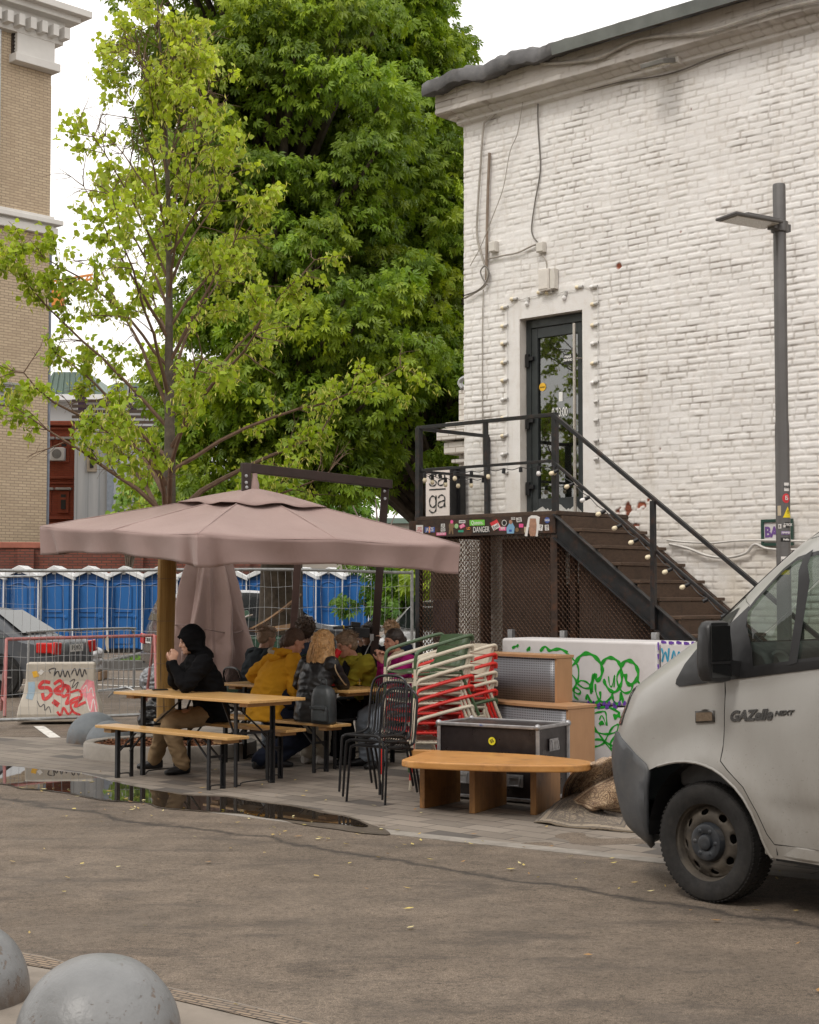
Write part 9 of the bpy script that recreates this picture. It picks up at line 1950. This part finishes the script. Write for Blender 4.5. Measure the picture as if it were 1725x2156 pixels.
def win(t, px, y, w_, h_, Y, fm, pm_=None, off=.06):
 x, z = (px - CX) / FPX * Y, 1.7 + (HOR - y) / S(Y); fr = MB().box((x, Y - off, z), (w_ / S(Y), .12, h_ / S(Y))).build('window', fm, t); o = MB().box((x, Y - off - .08, z), (w_ / S(Y) - .24, .06, h_ / S(Y) - .3)).build('pane', pm_ or DKP, t); o.parent = fr; o = MB().box((x, Y - off - .12, z + h_ / S(Y) * .15), (w_ / S(Y) - .2, .03, .1)).build('transom', fm, t); o.parent = fr
win(t_, 193, 963, 20, 60, 64, pm('tan_frame', (.42, .36, .28), .6)); win(t_, 253, 948, 22, 55, 64, CWH); win(t_, 310, 935, 22, 55, 64, CWH)
mb = MB()
for k in range(6): mb.box(((a + b) / 2, 63.9, zt + .1 + k * .22), (b - a + .2, .1, .12))
mb.build('slatted_parapet', pm('dark_slats', (.10, .075, .06), .8), t_); MB().box(((232 - CX) / FPX * 64, 63.9, zt / 2), (.25, .16, zt)).build('corner_strip', pm('strip_blue_grey', (.30, .35, .42), .5), t_)
for (px, y, hgt, lb) in [(170, 842, 38, 'left purple feather banner standing on the clad building roof terrace'), (277, 838, 42, 'right purple feather banner with white lettering on the roof terrace')]:
 x, z = (px - CX) / FPX * 65, 1.7 + (HOR - y) / S(65); bn_ = thing('feather_banner', lb, 'banner', (x, 65, z)); MB().box((x, 65, z), (.34, .04, hgt / S(65) * 1.2)).build('cloth', pm('banner_purple', (.06, .03, .07), .7), bn_); MB().tube([(x - .2, 65, z - 1.8), (x - .2, 65, z + .7)], .025, 5).build('pole', CWH, bn_)
 if px > 200: text_mesh('NCHE', .26, SW, 'lettering', bn_, V(x, 64.97, z), V(0, 0, 1), V(-1, 0, 0), .002)
RB2 = brickmat('red_brick_house', (.42, .105, .055), (.34, .08, .045), (.25, .08, .05), .26, .077, .01, (.22, .07, .05), .3)
t_, a, b, zt = facade('red_brick_house', 'ornate red brick house with dark windows and an air conditioner, left of the clad building', 70, 156, 885, 66, 8, RB2)
def rr(px0, px1, y0, y1, o_, m_, nm): x0, x1 = (px0 - CX) / FPX * 66, (px1 - CX) / FPX * 66; z0, z1 = 1.7 + (HOR - y1) / S(66), 1.7 + (HOR - y0) / S(66); return MB().box(((x0 + x1) / 2, 66 - o_ / 2, (z0 + z1) / 2), (x1 - x0, o_, z1 - z0)).build(nm, m_, t_, bevel=.02)
for y0, y1, o_ in [(888, 896, .35), (900, 904, .2), (1003, 1008, .2), (1015, 1019, .12), (1088, 1094, .25), (1100, 1104, .15)]: rr(72, 155.6, y0, y1, o_, RB2, 'string_course')
for px, y in [(134, 950), (134, 1057), (97, 950), (97, 1057)]: win(t_, px, y, 22, 46, 66, RB2); rr(px - 16, px + 17, y - 30, y - 25, .3, pm('zinc_sill', (.4, .4, .4), .5), 'window_hood')
ac_ = V((120 - CX) / FPX * 66, 65.5, 1.7 + (HOR - 958) / S(66)); at_ = thing('air_conditioner', 'white air conditioner unit on the red brick house wall', 'air conditioner', tuple(ac_)); MB().box(ac_, (.8, .35, .55)).build('case', CWH, at_, bevel=.03); MB().lathe([(0, 0), (.2, 0), (.2, .02), (0, .02)], 18, M=Matrix.Translation(ac_ + V(.1, -.18, 0)) @ Matrix.Rotation(1.57, 4, 'X')).build('fan_grille', pm('grille_grey', (.2, .2, .2), .5), at_)
GRF = pm('green_roof_sheet', (.14, .20, .17), .55, 0, .15, .4); t_, a, b, zt = facade('green_roofed_building', 'distant red brick building with green sheet metal mansard roof', 98, 210, 836, 100, 10, RB2)
zt2 = 1.7 + (HOR - 783) / S(100); mb = MB(); mb.prism([(a - .6, zt), (b + .6, zt), (b - .8, zt2), (a + .4, zt2)], V(0, 9, 0), V(0, 99.6, 0), V(1, 0, 0), ZUP); mb.build('roof', GRF, t_)
for k in range(8): MB().beam(V(a + .1 + k * (b - a) / 8, 99.55, zt), V(a + .45 + k * (b - a - .8) / 8, 99.55, zt2), .08, .06).build('roof_rib', GRF, t_)
t_, a, b, zt = facade('white_upper_building', 'white and blue grey rendered building stepping up behind the red brick house', 95, 330, 845, 84, 8, pm('pale_render', (.50, .51, .52), .8, 0, .1, .3)); MB().box(((a + b) / 2, 84, zt + .15), (b - a + .8, 2, .3)).build('eaves', CWH, t_)
t_, a, b, zt = facade('green_gabled_building', 'far building with a green gable roof, right of the mansard roof', 212, 330, 822, 110, 8, pm('pale_render', (.50, .51, .52), .8)); mb = MB(); zt2 = 1.7 + (HOR - 806) / S(110); mb.prism([(a, zt), (b, zt), (b, zt2), (a + 1, zt2)], V(0, 8, 0), V(0, 109.6, 0), V(1, 0, 0), ZUP); mb.build('roof', GRF, t_)
t_, a, b, zt = facade('low_shed', 'low dark shed with grey flat roof edge behind the parasol canopy', 262, 480, 1076, 55, 6, pm('shed_wall', (.12, .09, .07), .8)); MB().box(((a + b) / 2, 57.5, zt + .12), (b - a + .5, 6.6, .28)).build('roof', pm('shed_roof', (.26, .27, .27), .6), t_)
Yj = 160; j0, j1 = P(96, 618, Yj), P(196, 586, Yj); cr = thing('crane', 'orange crane jib far away beside the yellow brick building', 'crane', (j0.x, Yj, 0)); ORG = pm('crane_orange', (.55, .20, .03), .6); mb = MB(); n = 12
up_ = V(0, 0, 1)
for o_ in (0, 1.15): mb.beam(j0 + up_ * o_, j1 + up_ * (o_ * .35), .2, .2)
for k in range(n): mb.beam(j0.lerp(j1, k / n) + up_ * (1.15 * (1 - .65 * k / n) if k % 2 else 0), j0.lerp(j1, (k + 1) / n) + up_ * (0 if k % 2 else 1.15 * (1 - .65 * (k + 1) / n)), .14, .14)
mb.beam(j0 - V(6, 0, 1), j0, .2, .2); mb.build('jib', ORG, cr); MB().box(j0 + V(.8, -.5, -.5), (2.4, 1, 1.8)).build('counterweight', ORG, cr); MB().beam(V(j0.x - 5, Yj, 0), V(j0.x - 5, Yj, 34), 1.5, 1.5, up=V(0, 1, 0)).build('tower', ORG, cr)
FB = pm('far_render', (.36, .33, .29), .85, 0, .15, .1)
for i, (x, Y, w_, h_) in enumerate([(-52, 95, 26, 14), (24, 92, 44, 11), (72, 110, 40, 16), (-2, 120, 34, 7)]):
 t_ = thing('distant_building', ['plain distant building far left, hidden behind the yellow one', 'plain distant building behind the white building', 'plain distant building far to the right', 'low distant building behind the chestnuts'][i], 'building', (x, Y, 0)); MB().box((x, Y + 5, h_ / 2), (w_, 10, h_)).build('wall', FB, t_); MB().box((x, Y + 5, h_ + .2), (w_ + .8, 10.8, .4)).build('roof', GRF, t_)
